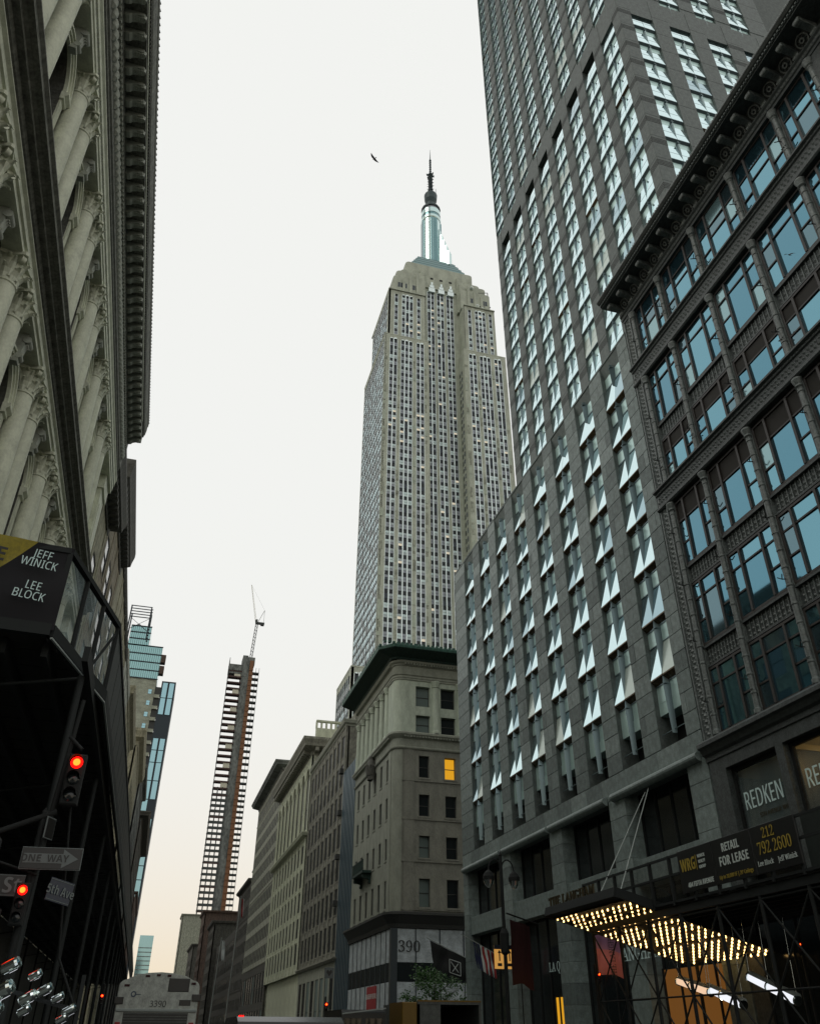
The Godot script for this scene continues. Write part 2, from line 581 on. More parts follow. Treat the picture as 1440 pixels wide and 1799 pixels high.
	mat("cloth_pink_mauve", lin(0.42, 0.21, 0.33), 0.7)
	mat("cloth_black", lin(0.01, 0.012, 0.013), 0.7)
	mat("plumage", lin(0.02, 0.02, 0.024), 0.8)
	glow("red_lamp", Color(1.0, 0.05, 0.03), 3.0)
	glow("red_lamp_core", Color(1.0, 0.42, 0.12), 4.0)
	glow("bulb", Color(1.0, 0.80, 0.50), 5.0)
	glow("lit_room", Color(1.0, 0.72, 0.16), 0.7)
	glow("lit_tube", Color(1.0, 0.90, 0.65), 3.0)
	glow("white_tube", Color(0.96, 0.97, 1.0), 1.0)
	glow("warm_tube", Color(1.0, 0.84, 0.70), 0.9)
	glow("amber_panel", Color(1.0, 0.66, 0.30), 0.13)
	glow("ceiling_lamp", Color(1.0, 0.85, 0.55), 1.6)
	glow("lit_sign", Color(1.0, 0.74, 0.38), 0.5)
	mat("salon_ceiling", lin(0.42, 0.36, 0.22), 0.8)
	mat("salon_wall", lin(0.16, 0.10, 0.05), 0.8)
	var g := mat("clear_pane", Color(0.75, 0.85, 0.85, 0.12), 0.02)
	g.transparency = BaseMaterial3D.TRANSPARENCY_ALPHA
	var mesh_ := mat("screen_pane", Color(0.10, 0.12, 0.12, 0.28), 0.1)
	mesh_.transparency = BaseMaterial3D.TRANSPARENCY_ALPHA


func lamp(called: String, at: Vector3, c: Color, energy: float, size: float) -> void:
	var l := OmniLight3D.new()
	l.name = next_name(called)
	l.light_color = c
	l.light_energy = energy
	l.light_size = size
	l.omni_range = 40.0
	l.omni_attenuation = 2.0
	l.shadow_enabled = true
	add_child(l)
	l.position = at


func build_ground() -> void:
	var g := Geo.new()
	g.quad(Vector3(-900, 0, 300), Vector3(900, 0, 300), Vector3(900, 0, -1600), Vector3(-900, 0, -1600))
	structure("ground", g, M.asphalt)
	# pavements with kerbs; the cross streets lie at z = 0 and every 81 m south
	for s in [[-6.5, -1.0], [14.6, 21.6]]:
		for k in 8:
			var z0 := -3.0 - 81.0 * k
			var z1 := -65.0 - 81.0 * k
			var q := Geo.new()
			q.box(s[0], 0.004, z1, s[1], 0.14, z0)
			structure("pavement", q, M.pavement)
			var e := Geo.new()
			var kx: float = s[1] if s[0] < 0 else s[0] - 0.18
			e.box(kx, 0.004, z1, kx + 0.18, 0.135, z0)
			structure("kerb", e, M.kerb_stone)
	for lane in [2.9, 6.5, 10.1]:
		var q := Geo.new()
		for k in 60:
			var z := -6.0 - 9.0 * k
			q.box(lane - 0.07, 0.0, z - 3.0, lane + 0.07, 0.004, z)
		var o := structure("lane_marking", q, M.road_paint)
		o.position.y = 0.002
	var cw := Geo.new()
	for k in 12:
		var x := -0.4 + 1.25 * k
		cw.box(x, 0.0, -3.6, x + 0.6, 0.004, -0.4)
	structure("crossing_marking", cw, M.road_paint).position.y = 0.003


# the folded window of the hotel: glass leaning out to a ledge, a sloped soffit under it, a spandrel below that
func facet_geos(ww: float, ph: float, fh: float, d: float, drop: float) -> Array:
	var e := 0.02
	var pane := Geo.new()
	pane.quad(Vector3(0, 0.0, -e), Vector3(ww, 0.0, -e), Vector3(ww, ph, -d), Vector3(0, ph, -d))
	var ledge := Geo.new()
	ledge.quad(Vector3(0, -0.06, -e), Vector3(ww, -0.06, -e), Vector3(ww, 0, -e), Vector3(0, 0, -e))
	ledge.quad(Vector3(0, -drop, -d), Vector3(ww, -drop, -d), Vector3(ww, -0.06, -e), Vector3(0, -0.06, -e))
	var sp := Geo.new()
	sp.quad(Vector3(0, ph - fh, -d), Vector3(ww, ph - fh, -d), Vector3(ww, -drop, -d), Vector3(0, -drop, -d))
	var frame := Geo.new()
	frame.box(0, ph - 0.03, -d - 0.02, ww, ph + 0.03, -d + 0.03)
	frame.box(0, -drop - 0.03, -d - 0.02, ww, -drop + 0.03, -d + 0.03)
	return [pane, ledge, sp, frame]


func fin_geo(fh: float, d: float, wide: float) -> Geo:
	var g := Geo.new()
	var lv := [[-fh, 0.035, -0.04], [-0.46, wide, 0.03], [0.0, 0.035, -0.04]]
	for k in 2:
		var a: Array = lv[k]
		var b: Array = lv[k + 1]
		g.quad(Vector3(-a[1], a[0], -d), Vector3(0, a[0], a[2]), Vector3(0, b[0], b[2]), Vector3(-b[1], b[0], -d))
		g.quad(Vector3(0, a[0], a[2]), Vector3(a[1], a[0], -d), Vector3(b[1], b[0], -d), Vector3(0, b[0], b[2]))
	g.box(-wide * 0.8, -0.48, -d, wide * 0.8, -0.445, 0.02)
	return g


func build_hotel() -> void:
	var h := thing("hotel_tower", "tall grey granite hotel with folded glass windows rising from its broad podium", "building", Vector3(20, 0, -56.6), -90)
	# ---------------- podium
	var bays := []
	for k in 8:
		bays.append(26.0 - 3.38 * k)
	var core := Geo.new()
	core.box(0.02, 0.0, -24.0, 28.98, 33.0, -1.0)
	part(h, "core_wall", core, M.granite_core)
	var piers := [] # (u0, u1)
	var u := 29.0
	for b: float in bays:
		piers.append(Vector2(b + 2.0, u))
		u = b
	piers.append(Vector2(0.0, u))
	for k in piers.size():
		var p: Vector2 = piers[k]
		var g := Geo.new()
		g.box(p.x, 11.97, -1.0, p.y, 33.92, -0.05)
		part(h, "pier", g, M.granite_core)
	# stone facing of the piers, course by course
	var pc := {}
	var tones := [M.granite, M.granite, M.granite_light, M.granite_dark]
	for k in piers.size():
		var p: Vector2 = piers[k]
		var w := p.y - p.x
		for c in 25:
			var y0 := 11.99 + 0.878 * c
			var cuts := [0.0, w]
			if c % 2 == 1 and k < 6:
				cuts = [0.0, w * (0.36 if c % 4 == 1 else 0.64), w]
			for s in cuts.size() - 1:
				var sw: float = cuts[s + 1] - cuts[s] - 0.02
				var key := "%.3f" % sw
				if not pc.has(key):
					pc[key] = []
					for t in 4:
						var g := Geo.new()
						g.block(0, 0, -0.045, sw, 0.86, 0.0, 0.01)
						pc[key].append(mesh_of([[g, tones[t]]]))
				put(h, "stone_panel", pc[key][rng.randi() % 4], Vector3(p.x + cuts[s] + 0.01, y0, rng.randf_range(-0.005, 0.005)))
	# windows
	var fg := facet_geos(0.98, 1.55, 2.63, 0.27, 0.3)
	var pane_kinds := [mesh_of([[fg[0], M.hotel_glass]]), mesh_of([[fg[0], M.hotel_glass_dim]]), mesh_of([[fg[0], M.hotel_blind]])]
	var ledge_m := mesh_of([[fg[1], M.bronze_soffit]])
	var span_m := mesh_of([[fg[2], M.hotel_spandrel], [fg[3], M.hotel_fin]])
	var fin_m := mesh_of([[fin_geo(2.63, 0.27, 0.15), M.hotel_fin]])
	for b: float in bays:
		for f in 7:
			var y := 15.07 + 2.63 * f
			for s in 2:
				var tilt := Basis(Vector3.UP, deg_to_rad(rng.randf_range(-1.2, 1.2))) * Basis(Vector3.RIGHT, deg_to_rad(rng.randf_range(-1.5, 1.0)))
				var roll := rng.randf()
				var pane_m: Mesh = pane_kinds[0] if roll < 0.8 else (pane_kinds[1] if roll < 0.92 else pane_kinds[2])
				var wn := put(h, "window", pane_m, Vector3(b + 0.01 + s * 1.0, y, 0), tilt)
				put(wn, "ledge", ledge_m)
				put(wn, "spandrel_panel", span_m)
			put(h, "fin", fin_m, Vector3(b + 1.0, y, 0))
		# head of the recess: pale glass, then the sloped stone soffit under the parapet
		var g := Geo.new()
		g.quad(Vector3(b, 32.40, -0.27), Vector3(b + 2.0, 32.40, -0.27), Vector3(b + 2.0, 33.2, -0.27), Vector3(b, 33.2, -0.27))
		part(h, "head_panel", g, M.hotel_spandrel)
		var s2 := Geo.new()
		s2.quad(Vector3(b, 33.18, -0.29), Vector3(b + 2.0, 33.18, -0.29), Vector3(b + 2.0, 33.92, -0.03), Vector3(b, 33.92, -0.03))
		part(h, "recess_soffit", s2, M.granite_dark)
		put(h, "fin", fin_m, Vector3(b + 1.0, 33.48, 0), Basis.from_scale(Vector3(1, 0.6, 1)))
		# dark square opening under the lowest window
		var v := Geo.new()
		v.quad(Vector3(b, 11.97, -0.95), Vector3(b + 2.0, 11.97, -0.95), Vector3(b + 2.0, 13.99, -0.95), Vector3(b, 13.99, -0.95))
		part(h, "open_loggia", v, M.dark_void)
		var lo := Geo.new()
		lo.box(b, 13.45, -0.95, b + 2.0, 13.99, -0.25)
		part(h, "spandrel_panel", lo, M.hotel_spandrel)
		var rl := Geo.new()
		rl.box(b + 0.02, 12.6, -0.2, b + 1.98, 12.63, -0.17)
		part(h, "guard_rail", rl, M.hotel_fin)
	var cop := Geo.new()
	cop.block(0, 33.92, -1.0, 29.0, 34.08, 0.02, 0.015)
	part(h, "parapet", cop, M.granite_dark)
	var roof := Geo.new()
	roof.box(0.05, 33.0, -24.0, 28.95, 33.6, -1.0)
	part(h, "podium_roof", roof, M.granite_core)
	# belt of stone, rounded hoods and the tall street openings
	var belt := Geo.new()
	belt.box(0, 10.93, -1.0, 29.0, 11.96, -0.05)
	part(h, "belt_core", belt, M.granite_core)
	for k in 17:
		var g := Geo.new()
		g.block(k * 1.706 + 0.007, 10.94, -0.05, (k + 1) * 1.706 - 0.007, 11.96, 0.004, 0.008)
		part(h, "belt_panel", g, tones[rng.randi() % 4])
	for s in [[0.4, 7.1], [7.4, 14.2], [14.4, 20.85], [21.5, 28.7]]:
		var g := Geo.new()
		var prof := []
		for k in 9:
			var a := -PI * 0.5 + PI * k / 8.0
			prof.append(Vector2(0.02 + 0.26 * cos(a), 10.98 + 0.2 * sin(a)))
		g.sweep([Vector2(s[0], 0), Vector2(s[1], 0)], prof)
		part(h, "rounded_hood", g, M.granite_light)
	var open := [[0.9, 7.0], [8.4, 14.1], [15.6, 20.9], [22.4, 27.6]]
	var cx := 0.0
	for k in 5:
		var nx: float = open[k][0] if k < 4 else 29.0
		for c in 12:
			var g := Geo.new()
			var y0 := 0.14 + 0.9 * c
			g.block(cx + 0.006, y0, -1.0, nx - 0.006, minf(y0 + 0.888, 10.92), 0.0, 0.01)
			part(h, "street_pier_stone", g, tones[rng.randi() % 4])
		if k < 4:
			cx = open[k][1]
	for o in open:
		var sp := Geo.new()
		for k in 3:
			var w: float = (o[1] - o[0]) / 3.0
			sp.block(o[0] + w * k + 0.006, 7.05, -0.9, o[0] + w * (k + 1) - 0.006, 8.08, -0.12, 0.01)
		part(h, "street_lintel", sp, M.granite)
		for r in [[8.08, 10.93], [0.2, 7.05]]:
			var n := 4
			var fr := Geo.new()
			for k in n + 1:
				var x: float = lerpf(o[0] + 0.04, o[1] - 0.04, float(k) / n)
				fr.box(x - 0.04, r[0], -0.86, x + 0.04, r[1], -0.74)
			fr.box(o[0], r[1] - 0.1, -0.85, o[1], r[1], -0.75)
			var w := part(h, "shop_window", fr, M.pole_black)
			for k in n:
				var pn := Geo.new()
				var x0: float = lerpf(o[0] + 0.04, o[1] - 0.04, float(k) / n) + 0.042
				var x1: float = lerpf(o[0] + 0.04, o[1] - 0.04, float(k + 1) / n) - 0.042
				pn.quad(Vector3(x0, r[0], -0.8), Vector3(x1, r[0], -0.8), Vector3(x1, r[1] - 0.1, -0.8), Vector3(x0, r[1] - 0.1, -0.8))
				part(w, "pane", pn, M.window_dark)
	# lit entrance doors
	for d in [[11.9, 14.05, 0.2, 3.25, "amber_door"], [22.6, 27.5, 0.2, 3.9, "entrance_screen"]]:
		var g := Geo.new()
		g.box(d[0], d[2], -0.72, d[1], d[3], -0.66)
		var o := part(h, d[4], g, M.lit_room if d[4] == "amber_door" else M.amber_panel)
		var b2 := Geo.new()
		for k in 5:
			var x: float = lerpf(d[0], d[1], k / 4.0)
			b2.box(x - 0.035, d[2], -0.655, x + 0.035, d[3] + 0.05, -0.58)
		part(o, "door_frame", b2, M.pole_black)
	words(h, "shop_lettering", "LA QUOTE", 0.42, Vector3(12.9, 4.62, -0.62), Basis.IDENTITY, M.letter_pale, "Droid Serif")
	words(h, "shop_lettering", "THE LANGHAM", 0.5, Vector3(21.2, 4.55, 0.06), Basis.IDENTITY, M.letter_pale, "Droid Serif")
	# ---------------- tower, set back behind the podium
	var tw := Geo.new()
	tw.box(1.9, 30.0, -40.0, 27.5, 150.0, -6.7)
	part(h, "tower_core", tw, M.granite_core)
	var wf := facet_geos(1.0, 1.8, 2.63, 0.2, 0.22)
	var unit := []
	for k in 4:
		var gs := [Geo.new(), Geo.new(), Geo.new(), Geo.new()]
		for s in 2:
			for q in 4:
				gs[q].append(wf[q], Transform3D(Basis.IDENTITY, Vector3(s * 1.03, 0, 0)))
		var fn := Geo.new()
		fn.append(fin_geo(2.63, 0.2, 0.13), Transform3D(Basis.IDENTITY, Vector3(1.015, 0, 0)))
		# panes are split by a low rail; k = 1 has the lower sash opened
		fn.box(0.0, 0.80, -0.12, 2.03, 0.83, -0.095)
		unit.append(mesh_of([[gs[0], [M.hotel_glass, M.hotel_glass, M.hotel_glass_dim, M.hotel_blind][k]], [gs[1], M.bronze_soffit if k == 1 else M.hotel_fin], [gs[2], M.hotel_spandrel], [fn, M.hotel_fin]]))
	var rest := []
	var louvers := []
	var panels := []
	var e_lo := []
	var e_hi := []
	for k in 8:
		e_lo.append(2.3 + 3.3 * k)
		e_hi.append(1.15 + 3.4 * k)
	var n_lo := [1.25, 4.9, 8.55, 12.2]
	var n_hi := [4.6, 8.2, 11.8]
	var faces := [
		{"o": Transform3D(Basis.IDENTITY, Vector3(0, 0, -5.8)), "lo": e_lo, "hi": e_hi, "x0": 1.1, "x1": 28.4, "shown": true},
		{"o": Transform3D(Basis(Vector3(0, 0, -1), Vector3.UP, Vector3(1, 0, 0)), Vector3(28.4, 0, -5.8)), "lo": n_lo, "hi": n_hi, "x0": 0.0, "x1": 16.0, "shown": true}]
	for fi in 2:
		var F: Dictionary = faces[fi]
		var base: Transform3D = F.o
		for tier in 2:
			var cols: Array = F.lo if tier == 0 else F.hi
			var y0 := 31.5 if tier == 0 else 77.0
			var y1 := 77.0 if tier == 0 else 150.0
			var x: float = F.x0
			var strips := []
			for c: float in cols:
				if c > x + 0.02:
					strips.append(Vector2(x, c))
				x = c + 2.05
			strips.append(Vector2(x, F.x1))
			for s: Vector2 in strips:
				var g := Geo.new()
				g.box(s.x, y0, -0.9, s.y, y1, -0.02)
				var o := put(h, "tower_pier", mesh_of([[g, M.tower_stone]]), base.origin, base.basis)
				for f in int((y1 - y0) / 2.63):
					var y := y0 + 2.63 * f + 0.9
					panels.append(base * Transform3D(Basis.from_scale(Vector3(s.y - s.x - 0.02, 1, 1)), Vector3(s.x + 0.01, y, 0)))
					if s.y - s.x < 1.6 and y < 73.0 and tier == 0:
						for q in 4:
							louvers.append(base * Transform3D(Basis.from_scale(Vector3(s.y - s.x, 1, 1)), Vector3(s.x, y + 1.72 + q * 0.17, 0)))
					if s.y - s.x < 1.6 and tier == 1:
						for q in 4:
							louvers.append(base * Transform3D(Basis.from_scale(Vector3(s.y - s.x, 1, 1)), Vector3(s.x, y + 1.72 + q * 0.17, 0)))
			for c: float in cols:
				if tier == 0:
					for f in 16:
						var y := 72.25 - 2.63 * f
						var at := base * Vector3(c, y, 0)
						if y > 32.0:
							put(h, "window_bay", unit[[1, 2, 3][rng.randi() % 3] if rng.randf() < 0.2 else 0], at, base.basis)
					var head := Geo.new()
					var top := 73.95 if fi == 1 or c > 24.0 else 75.2
					head.box(c, top, -0.9, c + 2.05, 77.0, -0.02)
					head.box(c, 73.8, -1.0, c + 2.05, top, -0.85)
					put(h, "tower_head_stone", mesh_of([[head, M.tower_stone]]), base.origin, base.basis)
				else:
					var sill := Geo.new()
					sill.box(c, 77.0, -0.9, c + 2.05, 77.3, -0.02)
					put(h, "tower_sill", mesh_of([[sill, M.tower_stone]]), base.origin, base.basis)
					for f in 28:
						var y := 78.35 + 2.63 * f
						if f < 18:
							put(h, "upper_window_bay", unit[[1, 2, 3][rng.randi() % 3] if rng.randf() < 0.16 else 0], base * Vector3(c, y, 0), base.basis)
						else:
							rest.append(Transform3D(base.basis, base * Vector3(c, y, 0)))
	# south edge of the tower: windows that stand out beyond the corner
	var south := Transform3D(Basis(Vector3(0, 0, 1), Vector3.UP, Vector3(-1, 0, 0)), Vector3(1.1, 0, -9.2))
	for f in 28:
		rest.append(Transform3D(south.basis, south * Vector3(0.9, 78.35 + 2.63 * f, 0.55)))
		rest.append(Transform3D(south.basis, south * Vector3(-2.4, 78.35 + 2.63 * f, 0.55)))
	many(h, "far_window_bays", unit[0], rest)
	var lg := Geo.new()
	lg.box(0, 0, -0.03, 1, 0.085, 0.018)
	many(h, "louver_slots", mesh_of([[lg, M.louver]]), louvers)
	var pg := Geo.new()
	pg.block(0, 0, -0.04, 1, 2.61, 0.012, 0.012)
	many(h, "tower_stone_panels", mesh_of([[pg, M.tower_stone]]), panels)


# a three-light window: frame as the part, every pane a piece of it
func light_window(parent: Node, called: String, x0: float, x1: float, y0: float, y1: float, w: float, xs: Array, side: Array, mid: Array, frame: Material, pick: Callable, bar: float = 0.09) -> MeshInstance3D:
	var W := x1 - x0
	var H := y1 - y0
	var g := Geo.new()
	g.box(x0, y0, w - 0.1, x0 + bar, y1, w)
	g.box(x1 - bar, y0, w - 0.1, x1, y1, w)
	g.box(x0 + bar, y0, w - 0.1, x1 - bar, y0 + bar, w)
	g.box(x0 + bar, y1 - bar, w - 0.1, x1 - bar, y1, w)
	for k in range(1, xs.size() - 1):
		var x: float = x0 + W * xs[k]
		g.box(x - bar * 0.6, y0 + bar, w - 0.1, x + bar * 0.6, y1 - bar, w + 0.03)
	var cells := []
	for k in xs.size() - 1:
		var rows: Array = mid if (xs.size() % 2 == 0 and k == (xs.size() - 2) / 2) else side
		var a: float = x0 + W * xs[k] + bar * 0.6
		var b: float = x0 + W * xs[k + 1] - bar * 0.6
		for r in rows.size() - 1:
			var c: float = y0 + H * rows[r]
			var d: float = y0 + H * rows[r + 1]
			if r > 0:
				g.box(a, c - bar * 0.35, w - 0.08, b, c + bar * 0.35, w - 0.01)
			cells.append([a, b, c + bar * 0.35, d - bar * 0.35, k, r, rows.size() - 1])
	var o := part(parent, called, g, frame)
	for c in cells:
		var p := Geo.new()
		var t := rng.randf_range(-0.014, 0.014)
		var s := rng.randf_range(-0.014, 0.014)
		p.quad(Vector3(c[0], c[2], w - 0.06 + t), Vector3(c[1], c[2], w - 0.06 - s), Vector3(c[1], c[3], w - 0.06 - t), Vector3(c[0], c[3], w - 0.06 + s))
		part(o, "pane", p, pick.call(c[4], c[5], c[6]))
	return o


func stud(g: Geo, x: float, y: float, r: float, w: float, h: float) -> void: # a small cut boss
	var t := Vector3(x, y, w + h)
	var p := [Vector3(x - r, y, w), Vector3(x, y - r, w), Vector3(x + r, y, w), Vector3(x, y + r, w)]
	for k in 4:
		g.tri(p[k], p[(k + 1) % 4], t)


func scroll_bracket() -> Geo: # x across, y up, z out; top at y = 0
	var g := Geo.new()
	var poly := PackedVector2Array()
	for q in [[0.0, -0.62], [0.10, -0.60], [0.17, -0.50], [0.16, -0.40], [0.24, -0.34], [0.5, -0.30], [0.78, -0.30], [0.92, -0.22], [0.95, -0.10], [0.90, 0.0], [0.0, 0.0]]:
		poly.append(Vector2(q[0], q[1]))
	# the outline lies in (out, up); turn it to (z, y)
	g.extrude(poly, -0.13, 0.13, Transform3D(Basis(Vector3(0, 0, 1), Vector3.UP, Vector3(-1, 0, 0)), Vector3.ZERO))
	g.tube(Vector3(-0.16, -0.5, 0.14), Vector3(0.16, -0.5, 0.14), 0.1, 0.1, 10)
	g.tube(Vector3(-0.16, -0.16, 0.82), Vector3(0.16, -0.16, 0.82), 0.13, 0.13, 10)
	return g


func rosette() -> Geo:
	var g := Geo.new()
	for ring in [[0.25, 0.30, 0.0, 0.05], [0.06, 0.12, 0.0, 0.07]]:
		for k in 12:
			var a0 := TAU * k / 12.0
			var a1 := TAU * (k + 1) / 12.0
			var d0 := Vector3(cos(a0), sin(a0), 0)
			var d1 := Vector3(cos(a1), sin(a1), 0)
			var f := Vector3(0, 0, ring[3])
			g.quad(d0 * ring[0] + f, d0 * ring[1] + f, d1 * ring[1] + f, d1 * ring[0] + f)
			g.quad(d0 * ring[1] + f, d0 * ring[1], d1 * ring[1], d1 * ring[1] + f)
			g.quad(d0 * ring[0], d0 * ring[0] + f, d1 * ring[0] + f, d1 * ring[0])
	for k in 8:
		var a := TAU * k / 8.0
		var d := Vector3(cos(a), sin(a), 0)
		var s := Vector3(-sin(a), cos(a), 0) * 0.05
		g.tri(d * 0.12 - s, d * 0.25, d * 0.16 + Vector3(0, 0, 0.05))
		g.tri(d * 0.25, d * 0.12 + s, d * 0.16 + Vector3(0, 0, 0.05))
	return g


func build_ornate() -> void:
	var h := thing("ornate_block", "dark grey terracotta block with blue windows, bracketed cornice and beaded bands", "building", Vector3(20, 0, -27.5), -90)
	var U := 16.2
	var core := Geo.new()
	core.box(0.02, 10.6, -16.0, U, 35.4, -0.62)
	core.box(0.02, 0.0, -16.0, U, 10.6, -4.6)
	part(h, "core_wall", core, M.terracotta_deep)
	var cols := [3.45, 6.55, 9.65, 12.75]
	var edges := [[1.0, 3.29], [3.61, 6.39], [6.71, 9.49], [9.81, 12.59], [12.91, 15.1]]
	# corner pilaster of knotted ornament at the far end, plain pier at the near end
	var pil := Geo.new()
	pil.box(0.0, 11.4, -0.62, 0.72, 34.55, 0.0)
	pil.box(0.06, 11.4, 0.0, 0.13, 34.55, 0.06)
	pil.box(0.58, 11.4, 0.0, 0.65, 34.55, 0.06)
	for k in 92:
		var y := 11.6 + 0.25 * k
		stud(pil, 0.355, y, 0.12, 0.0, 0.07)
		stud(pil, 0.22, y + 0.125, 0.06, 0.0, 0.05)
		stud(pil, 0.49, y + 0.125, 0.06, 0.0, 0.05)
	part(h, "ornament_pilaster", pil, M.terracotta_highlit)
	var np := Geo.new()
	np.box(15.1, 11.4, -0.62, U, 34.55, 0.02)
	for k in 92:
		stud(np, 15.65, 11.6 + 0.25 * k, 0.14, 0.02, 0.07)
	part(h, "corner_pier", np, M.terracotta)
	# slender colonnettes, ringed, in stages between the bands
	var stages := [[31.1, 34.5], [23.3, 29.85], [11.45, 22.15]]
	var us := [0.88] + cols + [15.0]
	for x: float in us:
		for s in stages:
			var g := Geo.new()
			g.box(x - 0.155, s[0], -0.62, x + 0.155, s[1], -0.06)
			var prof := [Vector2(0.16, s[0]), Vector2(0.16, s[0] + 0.16)]
			var y: float = s[0] + 0.2
			while y < s[1] - 0.5:
				prof.append_array([Vector2(0.115, y), Vector2(0.115, y + 0.52), Vector2(0.14, y + 0.55), Vector2(0.14, y + 0.6), Vector2(0.115, y + 0.63)])
				y += 0.72
			prof.append_array([Vector2(0.13, s[1] - 0.42), Vector2(0.19, s[1] - 0.36), Vector2(0.15, s[1] - 0.28), Vector2(0.23, s[1] - 0.06), Vector2(0.23, s[1])])
			g.lathe(Vector3(x, 0, -0.02), prof, 8, PI, TAU)
			for k in 3:
				g.box(x - 0.13 + k * 0.1, s[0] + 0.9, 0.09, x - 0.07 + k * 0.1, s[0] + 0.92, 0.15)
			var o := part(h, "colonnette", g, M.terracotta_highlit)
			# forked iron hooks
			var hy: float = s[0] + 1.3
			while hy < s[1] - 0.6:
				var hk := Geo.new()
				hk.bar(Vector3(x, hy, 0.1), Vector3(x - 0.02, hy - 0.02, 0.24), 0.03, 0.03)
				hk.bar(Vector3(x - 0.02, hy - 0.02, 0.24), Vector3(x - 0.16, hy + 0.1, 0.3), 0.03, 0.03)
				hk.bar(Vector3(x - 0.02, hy - 0.02, 0.24), Vector3(x + 0.1, hy + 0.12, 0.3), 0.03, 0.03)
				part(o, "iron_hook", hk, M.pole_black)
				hy += 2.6
	# windows, row by row from the top
	var xs := [0.0, 0.27, 0.74, 1.0]
	var rows := [
		[31.12, 34.5, [0.0, 0.34, 0.68, 1.0], [0.0, 0.5, 0.70, 1.0], 0],
		[26.68, 29.8, [0.0, 0.40, 0.75, 1.0], [0.0, 0.75, 1.0], 0],
		[23.3, 25.68, [0.0, 0.36, 0.66, 1.0], [0.0, 0.66, 1.0], 1],
		[18.86, 22.1, [0.0, 0.34, 0.68, 1.0], [0.0, 0.68, 1.0], 1],
		[15.08, 17.92, [0.0, 0.38, 0.74, 1.0], [0.0, 0.74, 1.0], 2],
		[11.46, 14.1, [0.0, 0.38, 0.74, 1.0], [0.0, 0.74, 1.0], 2]]
	for ri in rows.size():
		var r: Array = rows[ri]
		for e in edges:
			var shaded: bool = r[4] == 1 and (ri == 3 or rng.randf() < 0.8)
			var pick := func(_c: int, row: int, most: int) -> Material:
				if row == most - 1 and shaded:
					return M.shade_cloth
				if rng.randf() < 0.07 and ri < 4:
					return M.curtain_glass
				return [M.tinted_glass, M.tinted_glass, M.tinted_glass_deep, M.tinted_glass_deep, M.tinted_glass_grey][rng.randi() % 5]
			light_window(h, "window", e[0], e[1], r[0], r[1], -0.09, xs, r[2], r[3], M.brown_frame, pick, 0.095)
	# patterned spandrel panels
	for s in [[25.7, 26.65], [17.95, 18.83], [14.13, 15.05]]:
		for e in edges:
			var g := Geo.new()
			var x0: float = e[0] - 0.02
			var x1: float = e[1] + 0.02
			g.box(x0, s[0], -0.6, x1, s[1], -0.2)
			g.box(x0, s[1] - 0.1, -0.2, x1, s[1], -0.06)
			g.box(x0, s[0], -0.2, x1, s[0] + 0.09, -0.08)
			var og := Geo.new()
			var nx := 11
			var ny := 3
			var cw := (x1 - x0 - 0.1) / nx
			var ch: float = (s[1] - s[0] - 0.24) / ny
			for i in nx:
				var cx := x0 + 0.05 + cw * (i + 0.5)
				if i > 0:
					og.box(cx - cw * 0.5 - 0.018, s[0] + 0.1, -0.2, cx - cw * 0.5 + 0.018, s[1] - 0.11, -0.155)
				for j in ny:
					var cy: float = s[0] + 0.11 + ch * (j + 0.5)
					stud(og, cx, cy, cw * 0.36, -0.2, 0.06)
			var so := part(h, "spandrel_panel", g, M.terracotta)
			part(so, "rosette_ornament", og, M.terracotta_highlit).set_meta("kind", "stuff")
	# beaded bands between the stages
	for b in [[29.88, 31.1], [22.18, 23.28]]:
		var g := Geo.new()
		g.sweep([Vector2(0, 0), Vector2(U, 0)], [Vector2(-0.6, b[0]), Vector2(0.10, b[0]), Vector2(0.16, b[0] + 0.07), Vector2(0.16, b[0] + 0.16), Vector2(0.08, b[0] + 0.26), Vector2(0.05, b[0] + 0.28), Vector2(0.05, b[1] - 0.28), Vector2(0.12, b[1] - 0.24), Vector2(0.12, b[1] - 0.15), Vector2(0.24, b[1] - 0.09), Vector2(0.24, b[1]), Vector2(-0.6, b[1])])
		var o := part(h, "beaded_band", g, M.terracotta)
		var st := Geo.new()
		var mid: float = (b[0] + b[1]) * 0.5
		for k in 78:
			var x := 0.12 + 0.207 * k
			stud(st, x, mid - 0.1, 0.075, 0.05, 0.08)
			stud(st, x + 0.1, mid + 0.1, 0.075, 0.05, 0.08)
			stud(st, x, b[1] - 0.195, 0.05, 0.12, 0.05)
		part(o, "bead_ornament", st, M.terracotta_highlit).set_meta("kind", "stuff")
	# head: architrave, frieze of brackets and rosettes, deep cornice with cresting
	var ar := Geo.new()
	ar.sweep([Vector2(0, 0), Vector2(U, 0), Vector2(U, -6)], [Vector2(-0.6, 34.5), Vector2(0.06, 34.5), Vector2(0.06, 34.66), Vector2(0.12, 34.7), Vector2(0.12, 34.9), Vector2(0.2, 34.96), Vector2(0.2, 35.05), Vector2(0.0, 35.06), Vector2(0.0, 35.62)])
	part(h, "architrave", ar, M.terracotta)
	var ab := Geo.new()
	for k in 100:
		stud(ab, 0.1 + 0.162 * k, 34.8, 0.06, 0.12, 0.05)
	part(h, "bead_ornament", ab, M.terracotta_highlit).set_meta("kind", "stuff")
	var co := Geo.new()
	co.sweep([Vector2(-0.2, 0), Vector2(U, 0), Vector2(U, -6)], [Vector2(-0.5, 35.62), Vector2(1.12, 35.62), Vector2(1.12, 35.68), Vector2(1.18, 35.70), Vector2(1.18, 35.80), Vector2(1.28, 35.84), Vector2(1.38, 35.95), Vector2(1.38, 36.02), Vector2(-0.5, 36.1)])
	part(h, "cornice", co, M.terracotta)
	var cd := Geo.new()
